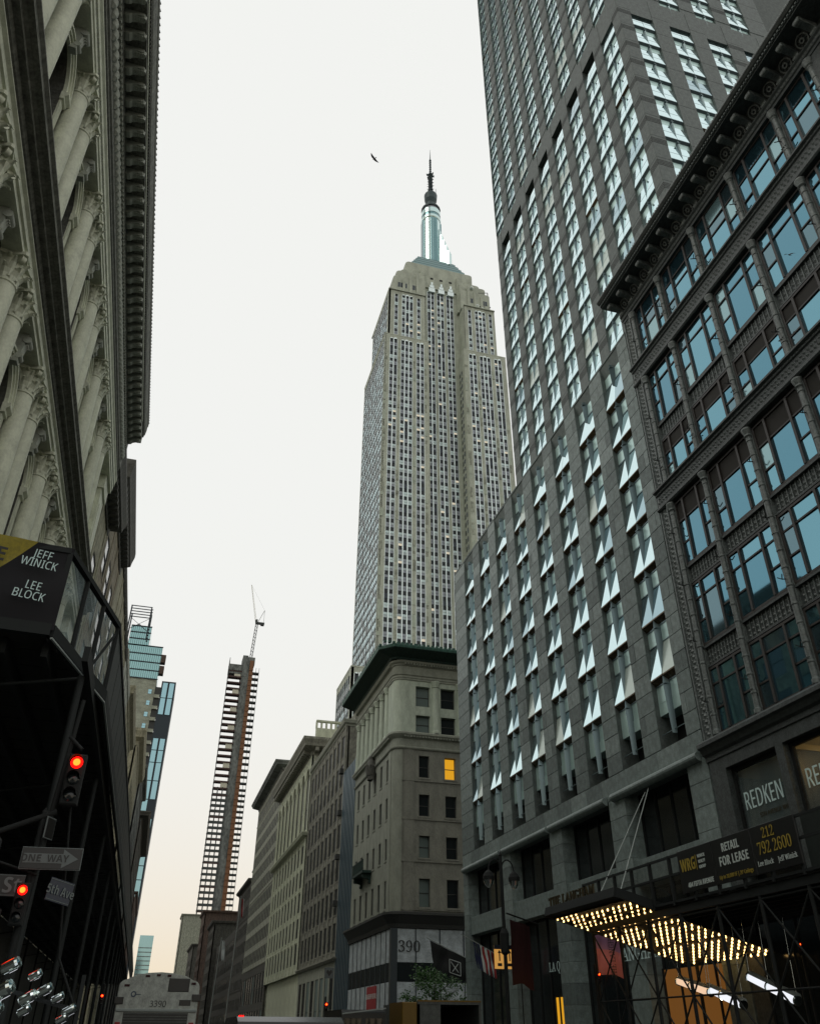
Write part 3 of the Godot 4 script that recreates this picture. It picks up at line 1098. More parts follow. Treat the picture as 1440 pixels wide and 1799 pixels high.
	for k in 110:
		var x := -0.15 + 0.158 * k
		cd.box(x, 35.705, 1.18, x + 0.085, 35.79, 1.235)
		cd.box(x, 36.02, 1.2, x + 0.09, 36.13, 1.36)
		stud(cd, x + 0.045, 35.65, 0.03, 1.12, 0.04)
	part(h, "cornice_cresting", cd, M.terracotta_highlit).set_meta("kind", "stuff")
	var bm := mesh_of([[scroll_bracket(), M.terracotta_highlit]])
	var rm := mesh_of([[rosette(), M.terracotta_highlit]])
	for k in 16:
		var x := 0.25 + 1.04 * k
		put(h, "scroll_bracket", bm, Vector3(x, 35.6, 0.02))
		if k < 15:
			# the rosette hangs on the sloping cove between two brackets
			put(h, "rosette", rm, Vector3(x + 0.52, 35.36, 0.22), Basis(Vector3.RIGHT, deg_to_rad(35)))
			var cv := Geo.new()
			cv.quad(Vector3(x + 0.14, 35.1, 0.02), Vector3(x + 0.9, 35.1, 0.02), Vector3(x + 0.9, 35.61, 0.38), Vector3(x + 0.14, 35.61, 0.38))
			part(h, "cove_panel", cv, M.terracotta_deep)
	# the ledge over the shop storey, and the salon behind glass
	var le := Geo.new()
	le.sweep([Vector2(-0.1, 0), Vector2(U, 0)], [Vector2(-0.6, 10.6), Vector2(0.05, 10.6), Vector2(0.05, 10.78), Vector2(0.16, 10.86), Vector2(0.24, 11.04), Vector2(0.36, 11.1), Vector2(0.36, 11.24), Vector2(0.26, 11.34), Vector2(0.05, 11.44), Vector2(-0.6, 11.44)])
	part(h, "shop_cornice", le, M.terracotta)
	var sw := Geo.new()
	sw.wall(0.0, U, 0.0, 10.6, [Vector2(0.95, 3.85), Vector2(4.25, 7.3), Vector2(7.7, 10.8), Vector2(11.2, 14.3)], [Vector2(0.3, 6.5), Vector2(7.0, 10.15)], 0.0, 0.5)
	part(h, "shop_wall", sw, M.terracotta)
	for k in 4:
		var a: float = [0.95, 4.25, 7.7, 11.2][k]
		var b: float = [3.85, 7.3, 10.8, 14.3][k]
		var fr := Geo.new()
		fr.box(a, 7.0, -0.4, a + 0.14, 10.15, -0.25)
		fr.box(b - 0.14, 7.0, -0.4, b, 10.15, -0.25)
		fr.box(a, 10.0, -0.4, b, 10.15, -0.26)
		fr.box(a, 7.0, -0.4, b, 7.12, -0.26)
		for q in 12: # beaded casing
			fr.box(a + 0.14, 7.2 + q * 0.23, -0.3, a + 0.19, 7.32 + q * 0.23, -0.22)
		var o := part(h, "salon_window", fr, M.pole_black)
		var p := Geo.new()
		p.quad(Vector3(a + 0.14, 7.12, -0.33), Vector3(b - 0.14, 7.12, -0.33), Vector3(b - 0.14, 10.0, -0.33), Vector3(a + 0.14, 10.0, -0.33))
		part(o, "pane", p, M.clear_pane)
		var lo := Geo.new()
		lo.quad(Vector3(a, 0.3, -0.4), Vector3(b, 0.3, -0.4), Vector3(b, 6.5, -0.4), Vector3(a, 6.5, -0.4))
		part(h, "shop_window", lo, M.window_dark)
	var rm1 := Geo.new() # the salon's floor, back wall, ceiling, and a dark partition between its two rooms
	rm1.box(0.4, 6.6, -4.6, U, 6.95, -0.5)
	part(h, "salon_floor", rm1, M.salon_wall)
	var rb := Geo.new()
	rb.box(0.4, 6.95, -4.6, U, 10.2, -4.3)
	part(h, "salon_back_wall", rb, M.salon_wall)
	var rc := Geo.new()
	rc.box(4.2, 10.2, -4.6, U, 10.55, -0.5)
	rc.box(0.4, 10.0, -4.6, 4.2, 10.55, -0.5)
	part(h, "salon_ceiling", rc, M.salon_ceiling)
	var pt := Geo.new()
	pt.box(3.95, 6.95, -4.3, 4.15, 10.0, -0.55)
	part(h, "salon_partition", pt, M.sign_black)
	var wp := Geo.new()
	wp.box(2.0, 6.95, -2.2, 2.5, 8.6, -2.1)
	part(h, "lit_wall_panel", wp, M.amber_panel)
	for k in 3:
		var cl := Geo.new()
		cl.box(4.9 + 1.6 * k, 10.08, -2.6, 6.1 + 1.6 * k, 10.18, -2.2)
		part(h, "ceiling_light", cl, M.ceiling_lamp)
	for k in 5:
		var dl := Geo.new()
		dl.lathe(Vector3(4.9 + 0.8 * k, 9.55, -1.4), [Vector2(0.09, 0.0), Vector2(0.05, 0.12), Vector2(0.012, 0.16), Vector2(0.012, 0.65)], 8)
		part(h, "pendant_lamp", dl, M.bulb if k % 2 == 0 else M.pole_black)
	for k in 2:
		words(h, "window_lettering", "REDKEN", 0.62, Vector3([2.33, 5.7][k], 8.85, -0.31), Basis.IDENTITY, M.letter_pale, "Droid Sans", 400, 0.015, 0.7)
		words(h, "window_lettering", "5TH AVENUE NYC", 0.15, Vector3([2.75, 6.05][k], 8.25, -0.31), Basis.IDENTITY, M.letter_bronze)
	lamp("salon_lamp", Vector3(20 + 2.4, 9.9, -27.5 + 6.6), Color(1.0, 0.8, 0.45), 0.9, 0.3)


func leaf_fan(g: Geo, c: Vector3, a: float, r: float, y0: float, hgt: float, wide: float, curl: float) -> void:
	var d := Vector3(cos(a), 0, sin(a))
	var s := Vector3(-sin(a), 0, cos(a))
	var lv := [[0.0, 0.7, 0.0], [0.45, 1.0, 0.02], [0.8, 0.85, curl * 0.45], [1.0, 0.35, curl], [0.86, 0.12, curl * 1.25]]
	for k in lv.size() - 1:
		var p: Array = lv[k]
		var q: Array = lv[k + 1]
		var pc: Vector3 = c + d * (r + p[2]) + Vector3.UP * (y0 + hgt * p[0])
		var qc: Vector3 = c + d * (r + q[2]) + Vector3.UP * (y0 + hgt * q[0])
		var pw: Vector3 = s * wide * 0.5 * p[1]
		var qw: Vector3 = s * wide * 0.5 * q[1]
		var mid := d * 0.025
		g.quad(pc + pw, pc + mid, qc + mid, qc + qw)
		g.quad(pc + mid, pc - pw, qc - qw, qc + mid)


func capital_geo(r: float, hgt: float) -> Geo:
	var g := Geo.new()
	var o := Vector3.ZERO
	g.lathe(o, [Vector2(r * 0.98, -0.1), Vector2(r * 1.1, -0.07), Vector2(r * 1.1, -0.02), Vector2(r * 0.95, 0.0), Vector2(r * 0.92, hgt * 0.5), Vector2(r * 1.05, hgt * 0.8), Vector2(r * 1.25, hgt * 0.88)], 20)
	for k in 8:
		leaf_fan(g, o, TAU * k / 8.0, r * 0.97, 0.0, hgt * 0.4, r * 0.62, 0.2)
		leaf_fan(g, o, TAU * (k + 0.5) / 8.0, r * 0.97, hgt * 0.1, hgt * 0.6, r * 0.56, 0.24)
	for k in 4:
		var a := TAU * (k + 0.5) / 4.0
		var d := Vector3(cos(a), 0, sin(a))
		var s := Vector3(-sin(a), 0, cos(a))
		var c := d * r * 1.42 + Vector3.UP * hgt * 0.78
		g.tube(c - s * 0.06, c + s * 0.06, 0.115, 0.115, 10)
		g.bar(d * r * 0.95 + Vector3.UP * hgt * 0.5, d * r * 1.36 + Vector3.UP * hgt * 0.86, 0.09, 0.06)
		var b := TAU * k / 4.0
		var e := Vector3(cos(b), 0, sin(b))
		g.tube(e * r * 1.1 + Vector3.UP * hgt * 0.9, e * r * 1.38 + Vector3.UP * hgt * 0.9, 0.09, 0.03, 8)
	var q := r * 1.5
	var n := r * 1.22
	var poly := PackedVector2Array([Vector2(q, q * 0.86), Vector2(q * 0.86, q), Vector2(0, n), Vector2(-q * 0.86, q), Vector2(-q, q * 0.86), Vector2(-n, 0), Vector2(-q, -q * 0.86), Vector2(-q * 0.86, -q), Vector2(0, -n), Vector2(q * 0.86, -q), Vector2(q, -q * 0.86), Vector2(n, 0)])
	g.extrude(poly, hgt * 0.87, hgt, Transform3D(Basis(Vector3.RIGHT, Vector3(0, 0, -1), Vector3.UP), Vector3.ZERO))
	return g


func column_set(parent: Node3D, x: float, w: float, y0: float, y1: float, r: float, sm: Mesh, cm: Mesh, bm: Mesh) -> void:
	var o := put(parent, "column", sm, Vector3(x, y0, w))
	put(o, "capital", cm, Vector3(0, y1 - y0 - 0.86, 0))
	put(o, "column_base", bm, Vector3.ZERO)


func modillion_geo() -> Geo: # hangs from y = 0, reaches out along z
	var g := Geo.new()
	var poly := PackedVector2Array()
	for q in [[0.0, -0.34], [0.08, -0.37], [0.18, -0.34], [0.26, -0.24], [0.42, -0.17], [0.54, -0.18], [0.62, -0.14], [0.64, -0.06], [0.6, 0.0], [0.0, 0.0]]:
		poly.append(Vector2(q[0], q[1]))
	g.extrude(poly, -0.13, 0.13, Transform3D(Basis(Vector3(0, 0, 1), Vector3.UP, Vector3(-1, 0, 0)), Vector3.ZERO))
	g.tube(Vector3(-0.145, -0.22, 0.12), Vector3(0.145, -0.22, 0.12), 0.12, 0.12, 10)
	for k in 5:
		var a := PI * k / 4.0
		g.lathe(Vector3(0, -0.1, 0.3 + 0.08 * k), [Vector2(0.0, -0.13), Vector2(0.08, -0.11), Vector2(0.11 - 0.012 * k, -0.04), Vector2(0.12 - 0.012 * k, 0.1)], 8)
	return g


func keystone_geo(y0: float, y1: float) -> Geo: # a carved console, front on +z
	var g := Geo.new()
	var h := y1 - y0
	g.hexa([Vector3(-0.11, y0, 0.2), Vector3(0.11, y0, 0.2), Vector3(0.11, y0, 0), Vector3(-0.11, y0, 0),
		Vector3(-0.18, y1, 0.3), Vector3(0.18, y1, 0.3), Vector3(0.18, y1, 0), Vector3(-0.18, y1, 0)])
	g.tube(Vector3(-0.18, y1 - h * 0.2, 0.3), Vector3(0.18, y1 - h * 0.2, 0.3), 0.12, 0.12, 10)
	g.tube(Vector3(-0.13, y0 + h * 0.22, 0.2), Vector3(0.13, y0 + h * 0.22, 0.2), 0.1, 0.1, 10)
	for k in 3:
		leaf_fan(g, Vector3(-0.08 + 0.08 * k, y0 + h * 0.2, 0.2), PI * 0.5, 0.02, 0.0, h * 0.5, 0.13, 0.1)
	return g


func build_columned() -> void:
	var h := thing("columned_block", "pale marble palace front with paired Corinthian columns in two tiers and a deep cornice", "building", Vector3(-6.5, 0, 0), 90)
	var U0 := 2.6
	var U1 := 39.7
	var core := Geo.new()
	core.box(U0, 0, -14.0, U1 - 0.05, 31.0, -0.9)
	part(h, "core_wall", core, M.marble_dark)
	var r := 0.325
	var pairs := []
	for k in 8:
		pairs.append(3.17 + 4.33 * k)
	var tiers := [
		{"b": 19.55, "t": 26.3, "sill": 20.6, "spring": 24.55, "stone": M.marble},
		{"b": 11.3, "t": 18.1, "sill": 12.4, "spring": 16.35, "stone": M.marble}]
	for t: Dictionary in tiers:
		var hgt: float = t.t - t.b
		var sg := Geo.new()
		sg.lathe(Vector3.ZERO, [Vector2(r, 0.42), Vector2(r, 2.2), Vector2(r * 0.97, 3.4), Vector2(r * 0.9, hgt - 0.95)], 24)
		var bg := Geo.new()
		bg.lathe(Vector3.ZERO, [Vector2(r * 1.35, 0.0), Vector2(r * 1.35, 0.16), Vector2(r * 1.28, 0.19), Vector2(r * 1.3, 0.26), Vector2(r * 1.12, 0.3), Vector2(r * 1.18, 0.38), Vector2(r, 0.43)], 24)
		bg.box(-r * 1.4, -0.02, -r * 1.4, r * 1.4, 0.12, r * 1.4)
		var sm := mesh_of([[sg, M.marble]])
		var cm := mesh_of([[capital_geo(r * 0.9, 0.86), M.marble]])
		var bm := mesh_of([[bg, M.marble]])
		var km := mesh_of([[keystone_geo(0.0, 0.95), M.marble_grey]])
		for k in pairs.size():
			var a: float = pairs[k]
			for s in 2:
				column_set(h, a + 1.25 * s, 0.56, t.b, t.t, r, sm, cm, bm)
			# wall behind the pair
			var pw := Geo.new()
			pw.box(a - 0.45, t.b, -0.3, a + 1.7, t.t, 0.32)
			part(h, "wall", pw, M.marble_dark)
			if k == pairs.size() - 1:
				break
			var x0 := a + 1.7
			var x1: float = pairs[k + 1] - 0.45
			var cx := (x0 + x1) * 0.5
			var hw := 0.86
			var wg := Geo.new()
			wg.arch_wall(x0, x1, t.b, t.t, cx, hw, t.sill, t.spring, 0.34, 0.64)
			part(h, "arched_wall", wg, M.marble_dark)
			var ring := Geo.new()
			ring.arch_ring(cx, t.spring, hw, hw + 0.12, 0.34, 0.44)
			ring.arch_ring(cx, t.spring, hw + 0.12, hw + 0.22, 0.34, 0.49)
			ring.arch_ring(cx, t.spring, hw + 0.22, hw + 0.3, 0.34, 0.54)
			part(h, "arch_moulding", ring, M.marble)
			put(h, "keystone", km, Vector3(cx, t.t - 0.97, 0.4))
			for s in [-1, 1]:
				var ig := Geo.new()
				var ix: float = cx + s * (hw + 0.15)
				ig.sweep([Vector2(ix - 0.2, 0.34), Vector2(ix + 0.2, 0.34)], [Vector2(0, t.spring - 0.34), Vector2(0.12, t.spring - 0.30), Vector2(0.12, t.spring - 0.2), Vector2(0.22, t.spring - 0.12), Vector2(0.22, t.spring), Vector2(0, t.spring + 0.01)])
				ig.box(ix - 0.14, t.sill, 0.34, ix + 0.14, t.spring - 0.34, 0.4)
				part(h, "impost", ig, M.marble)
			var bl := Geo.new() # balustraded sill
			bl.box(cx - hw, t.sill - 0.12, -0.3, cx + hw, t.sill, 0.44)
			part(h, "sill", bl, M.marble_grey)
			# the arched window set deep in the wall
			var fr := Geo.new()
			fr.box(cx - 0.05, t.sill, -0.24, cx + 0.05, t.spring + hw, -0.14)
			fr.box(cx - hw, t.spring - 0.06, -0.24, cx + hw, t.spring + 0.08, -0.12)
			fr.box(cx - hw, t.sill, -0.24, cx - hw + 0.1, t.spring, -0.14)
			fr.box(cx + hw - 0.1, t.sill, -0.24, cx + hw, t.spring, -0.14)
			fr.box(cx - hw + 0.1, t.sill + 1.9, -0.23, cx + hw - 0.1, t.sill + 1.98, -0.15)
			fr.arch_ring(cx, t.spring, hw - 0.1, hw, -0.24, -0.14)
			var wn := part(h, "arched_window", fr, M.sash)
			for s in 2:
				for q in 2:
					var p := Geo.new()
					var y0: float = t.sill if q == 0 else t.sill + 1.98
					var y1: float = t.sill + 1.9 if q == 0 else t.spring - 0.06
					var xa: float = cx - hw + 0.1 if s == 0 else cx + 0.05
					p.quad(Vector3(xa, y0, -0.19), Vector3(xa + hw - 0.15, y0, -0.19 + rng.randf_range(-0.01, 0.01)), Vector3(xa + hw - 0.15, y1, -0.19), Vector3(xa, y1, -0.19))
					part(wn, "pane", p, M.old_glass)
			var fanl := Geo.new()
			for s in 12:
				var a0 := PI * s / 12.0
				var a1 := PI * (s + 1) / 12.0
				fanl.tri(Vector3(cx, t.spring, -0.19), Vector3(cx + cos(a0) * hw, t.spring + sin(a0) * hw, -0.19), Vector3(cx + cos(a1) * hw, t.spring + sin(a1) * hw, -0.19))
			part(wn, "fanlight", fanl, M.old_glass)
		# end piers
		for e in [[U0, pairs[0] - 0.45], [pairs[-1] + 1.7, U1]]:
			var ep := Geo.new()
			ep.box(e[0], t.b, -0.3, e[1], t.t, 0.32)
			if e[1] > 30.0:
				ep.box(e[1] - 1.7, t.b, 0.32, e[1] - 0.1, t.t - 0.8, 0.6)
				ep.box(e[1] - 1.8, t.t - 0.8, 0.32, e[1], t.t, 0.7)
				ep.box(e[1] - 1.45, t.b + 0.8, 0.6, e[1] - 0.35, t.t - 1.6, 0.64)
			part(h, "end_pier", ep, M.marble)
	# ---- lower entablature, stepped out over the lower columns
	var le := Geo.new()
	var path := [Vector2(U0, 0), Vector2(U1, 0)]
	le.sweep(path, [Vector2(0.2, 18.1), Vector2(0.84, 18.1), Vector2(0.84, 18.26), Vector2(0.9, 18.28), Vector2(0.9, 18.48), Vector2(0.98, 18.54), Vector2(0.98, 18.58)])
	part(h, "architrave", le, M.marble)
	var lf := Geo.new()
	lf.sweep(path, [Vector2(0.86, 18.58), Vector2(0.86, 18.9), Vector2(0.92, 18.94), Vector2(0.97, 19.05), Vector2(1.12, 19.08), Vector2(1.12, 19.2), Vector2(1.2, 19.24), Vector2(1.34, 19.27), Vector2(1.34, 19.42), Vector2(1.42, 19.5), Vector2(1.42, 19.55), Vector2(0.1, 19.56)])
	var lfo := part(h, "cornice_band", lf, M.marble_band)
	# ---- upper entablature and the great cornice
	var ua := Geo.new()
	ua.sweep(path, [Vector2(0.2, 26.3), Vector2(0.84, 26.3), Vector2(0.84, 26.5), Vector2(0.88, 26.52), Vector2(0.88, 26.78), Vector2(0.93, 26.8), Vector2(0.93, 27.05), Vector2(1.0, 27.14), Vector2(1.0, 27.22)])
	part(h, "architrave", ua, M.marble)
	var ud := Geo.new()
	for k in 260:
		stud(ud, U0 + 0.07 + 0.142 * k, 26.79, 0.055, 0.885, 0.045)
	part(h, "bead_ornament", ud, M.marble_grey).set_meta("kind", "stuff")
	var uf := Geo.new()
	uf.sweep(path, [Vector2(0.88, 27.22), Vector2(0.88, 27.75), Vector2(0.94, 27.8), Vector2(0.94, 27.95), Vector2(1.0, 28.0), Vector2(1.0, 29.05), Vector2(1.06, 29.1), Vector2(1.06, 29.3), Vector2(1.12, 29.36), Vector2(1.12, 29.86)])
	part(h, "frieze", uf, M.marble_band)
	var eg := Geo.new()
	for k in 108: # rope of leaves round the frieze
		var x := U0 + 0.34 * k
		var prof := [Vector2(0.02, 0.0), Vector2(0.13, 0.12), Vector2(0.17, 0.32), Vector2(0.12, 0.5), Vector2(0.02, 0.56)]
		eg.lathe(Vector3(x + 0.17, 28.22, 1.0), prof, 6, PI, TAU)
	for k in 180:
		eg.box(U0 + 0.205 * k, 29.11, 1.06, U0 + 0.205 * k + 0.11, 29.28, 1.12)
	part(h, "leaf_ornament", eg, M.marble_grey).set_meta("kind", "stuff")
	var uc := Geo.new()
	uc.sweep([Vector2(U0, 0), Vector2(U1 - 1.97, 0), Vector2(U1 - 1.97, -3.0)], [Vector2(0.0, 29.86), Vector2(1.80, 29.86), Vector2(1.80, 30.28), Vector2(1.84, 30.30), Vector2(1.84, 30.42), Vector2(1.9, 30.52), Vector2(1.94, 30.9), Vector2(1.94, 31.15), Vector2(1.97, 31.2), Vector2(1.97, 31.42), Vector2(0.0, 31.5)])
	var uco := part(h, "cornice", uc, M.marble_band)
	var lm := Geo.new()
	lm.sweep([Vector2(U0, 0), Vector2(U1 - 1.97, 0)], [Vector2(1.80, 30.0), Vector2(1.835, 30.0), Vector2(1.835, 30.1), Vector2(1.80, 30.1)])
	part(uco, "gutter_lip", lm, M.marble)
	var be := Geo.new()
	for k in 150:
		be.lathe(Vector3(U0 + 0.125 + 0.248 * k, 31.42, 1.93), [Vector2(0.05, 0.0), Vector2(0.075, 0.05), Vector2(0.05, 0.12), Vector2(0.0, 0.15)], 5)
	for k in 250:
		be.box(U0 + 0.148 * k, 30.31, 1.84, U0 + 0.148 * k + 0.08, 30.41, 1.87)
	part(uco, "cresting", be, M.marble_dark).set_meta("kind", "stuff")
	var mm := mesh_of([[modillion_geo(), M.marble_grey]])
	for k in 61:
		put(h, "modillion", mm, Vector3(U0 + 0.3 + 0.605 * k, 29.87, 1.12))
	# lower storeys and the belt over them
	var gw := Geo.new()
	var gc := []
	for k in 8:
		gc.append(Vector2(pairs[k] + 1.9, pairs[k] + 4.0))
	gw.wall(U0, U1, 0.0, 10.4, gc.slice(0, 7), [Vector2(0.6, 4.6), Vector2(6.6, 9.6)], 0.34, 0.7)
	part(h, "street_wall", gw, M.marble_dark)
	for c: Vector2 in gc.slice(0, 7):
		for r2 in [[0.6, 4.6], [6.6, 9.6]]:
			var p := Geo.new()
			p.quad(Vector3(c.x, r2[0], -0.2), Vector3(c.y, r2[0], -0.2), Vector3(c.y, r2[1], -0.2), Vector3(c.x, r2[1], -0.2))
			part(h, "street_window", p, M.window_dark)
	var bl2 := Geo.new()
	bl2.sweep(path, [Vector2(0.0, 10.4), Vector2(0.6, 10.4), Vector2(0.9, 10.7), Vector2(0.9, 10.95), Vector2(0.75, 11.0), Vector2(0.75, 11.3), Vector2(0.0, 11.3)])
	part(h, "belt_course", bl2, M.marble)


func build_landmark() -> void:
	var h := thing("landmark_tower", "immense limestone skyscraper with stepped crown, silver mast and long antenna", "building", Vector3(85.7, 0, -245))
	var F := 3.65
	# masses behind the faces
	var core := Geo.new()
	core.box(-27.2, 0, -37.5, -8.4, 255.0, -0.9)
	core.box(8.4, 0, -37.5, 27.2, 255.0, -0.9)
	core.box(-25.8, 255.0, -32.0, -9.6, 283.4, -0.9)
	core.box(9.6, 255.0, -32.0, 23.6, 283.4, -0.9)
	core.box(-9.0, 0, -37.0, 9.0, 296.0, -8.0)
	part(h, "core_wall", core, M.limestone_blotch)
	var lower := Geo.new()
	lower.box(-34.5, 0, -24.0, -27.0, 102.3, -2.4)
	lower.box(-27.0, 0, -60.0, 40.0, 101.0, -1.5)
	lower.box(-39.4, 0, -60.0, 40.0, 30.0, -1.4)
	var base_ := Geo.new()
	base_.box(-63.4, 0, -60.0, -39.4, 25.0, -0.9)
	part(h, "base_storeys", base_, M.dull_brown)
	front(h, Transform3D(Basis(Vector3(0, 0, 1), Vector3.UP, Vector3(-1, 0, 0)), Vector3(-63.5, 0, -60.0)), 0, 60.0, 0, 25.2, evenly(0.5, 59.5, 16, 2.0), storeys(3.0, 5, 4.3, 2.9), M.dull_brown, {"recess": 0.1, "sills": false})
	part(h, "lower_mass", lower, M.limestone)
	# window kinds: frame and two sashes
	var kinds := []
	for pair in [["pane_dark", "pane_dark"], ["pane_mauve", "pane_mauve"], ["pane_grey", "pane_mauve"], ["pane_pale", "pane_grey"], ["pane_pale", "pane_pale"], ["pane_warm", "pane_grey"], ["pane_grey", "pane_warm"], ["pane_mauve", "pane_dark"], ["pane_pale", "pane_warm"], ["hotel_glass", "hotel_glass_dim"]]:
		var fr := Geo.new()
		fr.box(0, 0, -0.05, 1.3, 0.05, 0.02)
		fr.box(0, 1.0, -0.05, 1.3, 1.09, 0.02)
		fr.box(0, 2.04, -0.05, 1.3, 2.1, 0.02)
		var up := Geo.new()
		up.quad(Vector3(0, 1.09, 0), Vector3(1.3, 1.09, 0), Vector3(1.3, 2.04, 0), Vector3(0, 2.04, 0))
		var lo := Geo.new()
		lo.quad(Vector3(0, 0.05, 0), Vector3(1.3, 0.05, 0), Vector3(1.3, 1.0, 0), Vector3(0, 1.0, 0))
		kinds.append(mesh_of([[fr, M.dark_spandrel], [up, M[pair[0]]], [lo, M[pair[1]]]]))
	var weights := [0.07, 0.40, 0.22, 0.16, 0.07, 0.008, 0.012, 0.05, 0.01]
	var pick := func(bias: float) -> int:
		var t := rng.randf()
		if rng.randf() < bias:
			return [5, 6, 8, 4, 3][rng.randi() % 5]
		for k in weights.size():
			t -= weights[k]
			if t <= 0.0:
				return k
		return 1
	var far := []
	for k in kinds.size():
		far.append([])
	var shown := [0]
	# one face: columns [x0], stone between them, in a frame whose front is z = 0
	var face := func(base: Transform3D, x0: float, x1: float, y0: float, y1: float, groups: Array, called: String, single: bool, mull: float, rec: float) -> void:
		var stone := Geo.new()
		var metal := Geo.new()
		var back := Geo.new()
		var x := x0
		for g: Array in groups:
			var a: float = g[0] - 0.22
			var b: float = g[-1] + 1.3 + 0.22
			stone.box(x, y0, -0.9, a, y1, 0.0)
			stone.box(a, y1 - 2.2, -0.9, b, y1, 0.0)
			back.quad(Vector3(a, y0, -rec), Vector3(b, y0, -rec), Vector3(b, y1 - 2.2, -rec), Vector3(a, y1 - 2.2, -rec))
			metal.box(a, y0, -rec, a + 0.16, y1 - 2.2, 0.03)
			metal.box(b - 0.16, y0, -rec, b, y1 - 2.2, 0.03)
			for k in g.size() - 1:
				metal.box(g[k] + 1.3 + 0.03, y0, -rec, g[k + 1] - 0.03, y1 - 2.2 + 0.5, mull)
			# little winged ornament over the group
			if g.size() > 1 and single:
				for k in g.size():
					metal.box(g[k] + 0.1, y1 - 2.2, -0.1, g[k] + 1.05, y1 - 1.75 + (0.35 if k == g.size() / 2 else 0.0), 0.06)
			x = b
			for c: float in g:
				var yy := y0 + 1.2
				var row := 0
				while yy < y1 - 4.2:
					var bias := 0.28 if (absf(yy - 208.0) < 9.0 or absf(yy - 262.0) < 5.0) else 0.03
					var kd: int = pick.call(bias)
					if not single:
						kd = kinds.size() - 1 if rng.randf() < 0.6 else 0
					if y0 + 1.2 + F * row > y1 - 12.0 and not single:
						kd = 0
					var at := base * Transform3D(Basis.IDENTITY, Vector3(c, yy, -rec + 0.06))
					if single and shown[0] < 300 and yy > 108.0 and yy < 152.0:
						put(h, "window", kinds[kd], at.origin, at.basis)
						shown[0] += 1
					else:
						far[kd].append(at)
					yy += F
					row += 1
		stone.box(x, y0, -0.9, x1, y1, 0.0)
		# patches of newer stone
		var o := put(h, called, mesh_of([[stone, M.limestone]]), base.origin, base.basis)
		put(o, "metal_mullions", mesh_of([[metal, M.bright_metal]]))
		put(o, "spandrel_strip", mesh_of([[back, M.dark_spandrel]]))
	var wing := func(s: float) -> Array: # columns of a lower wing, measured from its inner or outer edge
		return [[s + 2.5, s + 4.25], [s + 7.45, s + 9.2, s + 10.95], [s + 14.3, s + 16.05]]
	face.call(Transform3D.IDENTITY, -27.7, -8.1, 62.0, 255.5, wing.call(-27.7), "north_wing", true, 0.03, 0.34)
	face.call(Transform3D.IDENTITY, 8.1, 27.7, 62.0, 255.5, wing.call(8.1), "north_wing", true, 0.03, 0.34)
	face.call(Transform3D(Basis.IDENTITY, Vector3(0, 0, -0.5)), -26.3, -9.2, 255.5, 284.0, [[-23.4], [-20.0, -18.25, -16.5], [-13.0]], "upper_wing", true, 0.03, 0.34)
	face.call(Transform3D(Basis.IDENTITY, Vector3(0, 0, -0.5)), 9.2, 24.1, 255.5, 284.0, [[11.2], [14.6, 16.35, 18.1], [21.3]], "upper_wing", true, 0.03, 0.34)
	face.call(Transform3D(Basis.IDENTITY, Vector3(0, 0, -7.0)), -9.0, 9.0, 62.0, 297.5, [[-6.1, -4.35], [-1.45, 0.3], [3.2, 4.95]], "centre_bay", true, 0.05, 0.34)
	# blocks of replaced stone on the piers
	var patches := [Geo.new(), Geo.new()]
	for k in 260:
		var side := -27.7 if k % 2 else 8.1
		var px: float = side + [0.15, 6.0, 12.8, 17.6][rng.randi() % 4]
		var py := rng.randf_range(100.0, 248.0)
		var g: Geo = patches[rng.randi() % 2]
		g.box(px, py, -0.05, px + rng.randf_range(0.9, 1.25), py + rng.randf_range(1.2, 5.5), 0.008 + 0.0006 * k)
	part(h, "old_stone_blocks", patches[0], M.limestone_blotch).set_meta("kind", "stuff")
	part(h, "new_stone_blocks", patches[1], M.bank_column).set_meta("kind", "stuff")
	# caps of the wings
	for c in [[-27.8, -8.0, 255.5, -38.0], [8.0, 27.8, 255.5, -38.0], [-26.4, -9.1, 284.0, -33.0], [9.1, 24.2, 284.0, -33.0]]:
		var g := Geo.new()
		g.box(c[0], c[2], c[3], c[1], c[2] + 0.5, 0.05)
		part(h, "setback_roof", g, M.limestone)
	# inner sides of the wings, dark in the recess, with their windows
	for s in [-1.0, 1.0]:
		var g := Geo.new()
		g.box(s * 8.1 - 0.25, 62.0, -8.0, s * 8.1 + 0.25, 255.5, -0.5)
		g.box(s * 9.2 - 0.2, 255.5, -8.0, s * 9.2 + 0.2, 284.0, -0.5)
		var o := part(h, "recess_side", g, M.limestone)
		var wn := Geo.new()
		for k in 50:
			wn.box(s * 7.8 - 0.02, 64.0 + F * k, -5.6, s * 7.8 + 0.02, 66.1 + F * k, -4.4)
			wn.box(s * 7.8 - 0.02, 64.0 + F * k, -3.6, s * 7.8 + 0.02, 66.1 + F * k, -2.4)
		part(o, "side_windows", wn, M.pane_dark)
	# east face, a field of narrow windows
	var east := Transform3D(Basis(Vector3(0, 0, 1), Vector3.UP, Vector3(-1, 0, 0)), Vector3(-27.72, 0, -37.6))
	var eg := []
	for k in 12:
		eg.append([1.0 + 3.05 * k, 2.36 + 3.05 * k])
	face.call(east, 0.0, 37.6, 62.0, 255.5, eg, "east_face", false, 0.0, 0.12)
	var east2 := Transform3D(Basis(Vector3(0, 0, 1), Vector3.UP, Vector3(-1, 0, 0)), Vector3(-26.32, 0, -30.5))
	face.call(east2, 0.0, 30.0, 255.5, 284.0, eg.slice(0, 9), "upper_east_face", false, 0.0, 0.12)
	# the shoulder that shows beside the bank cornice
	face.call(Transform3D(Basis.IDENTITY, Vector3(0, 0, -1.4)), -35.3, -27.75, 40.0, 103.0, [[-34.1, -32.35], [-30.0]], "shoulder_front", true, 0.03, 0.3)
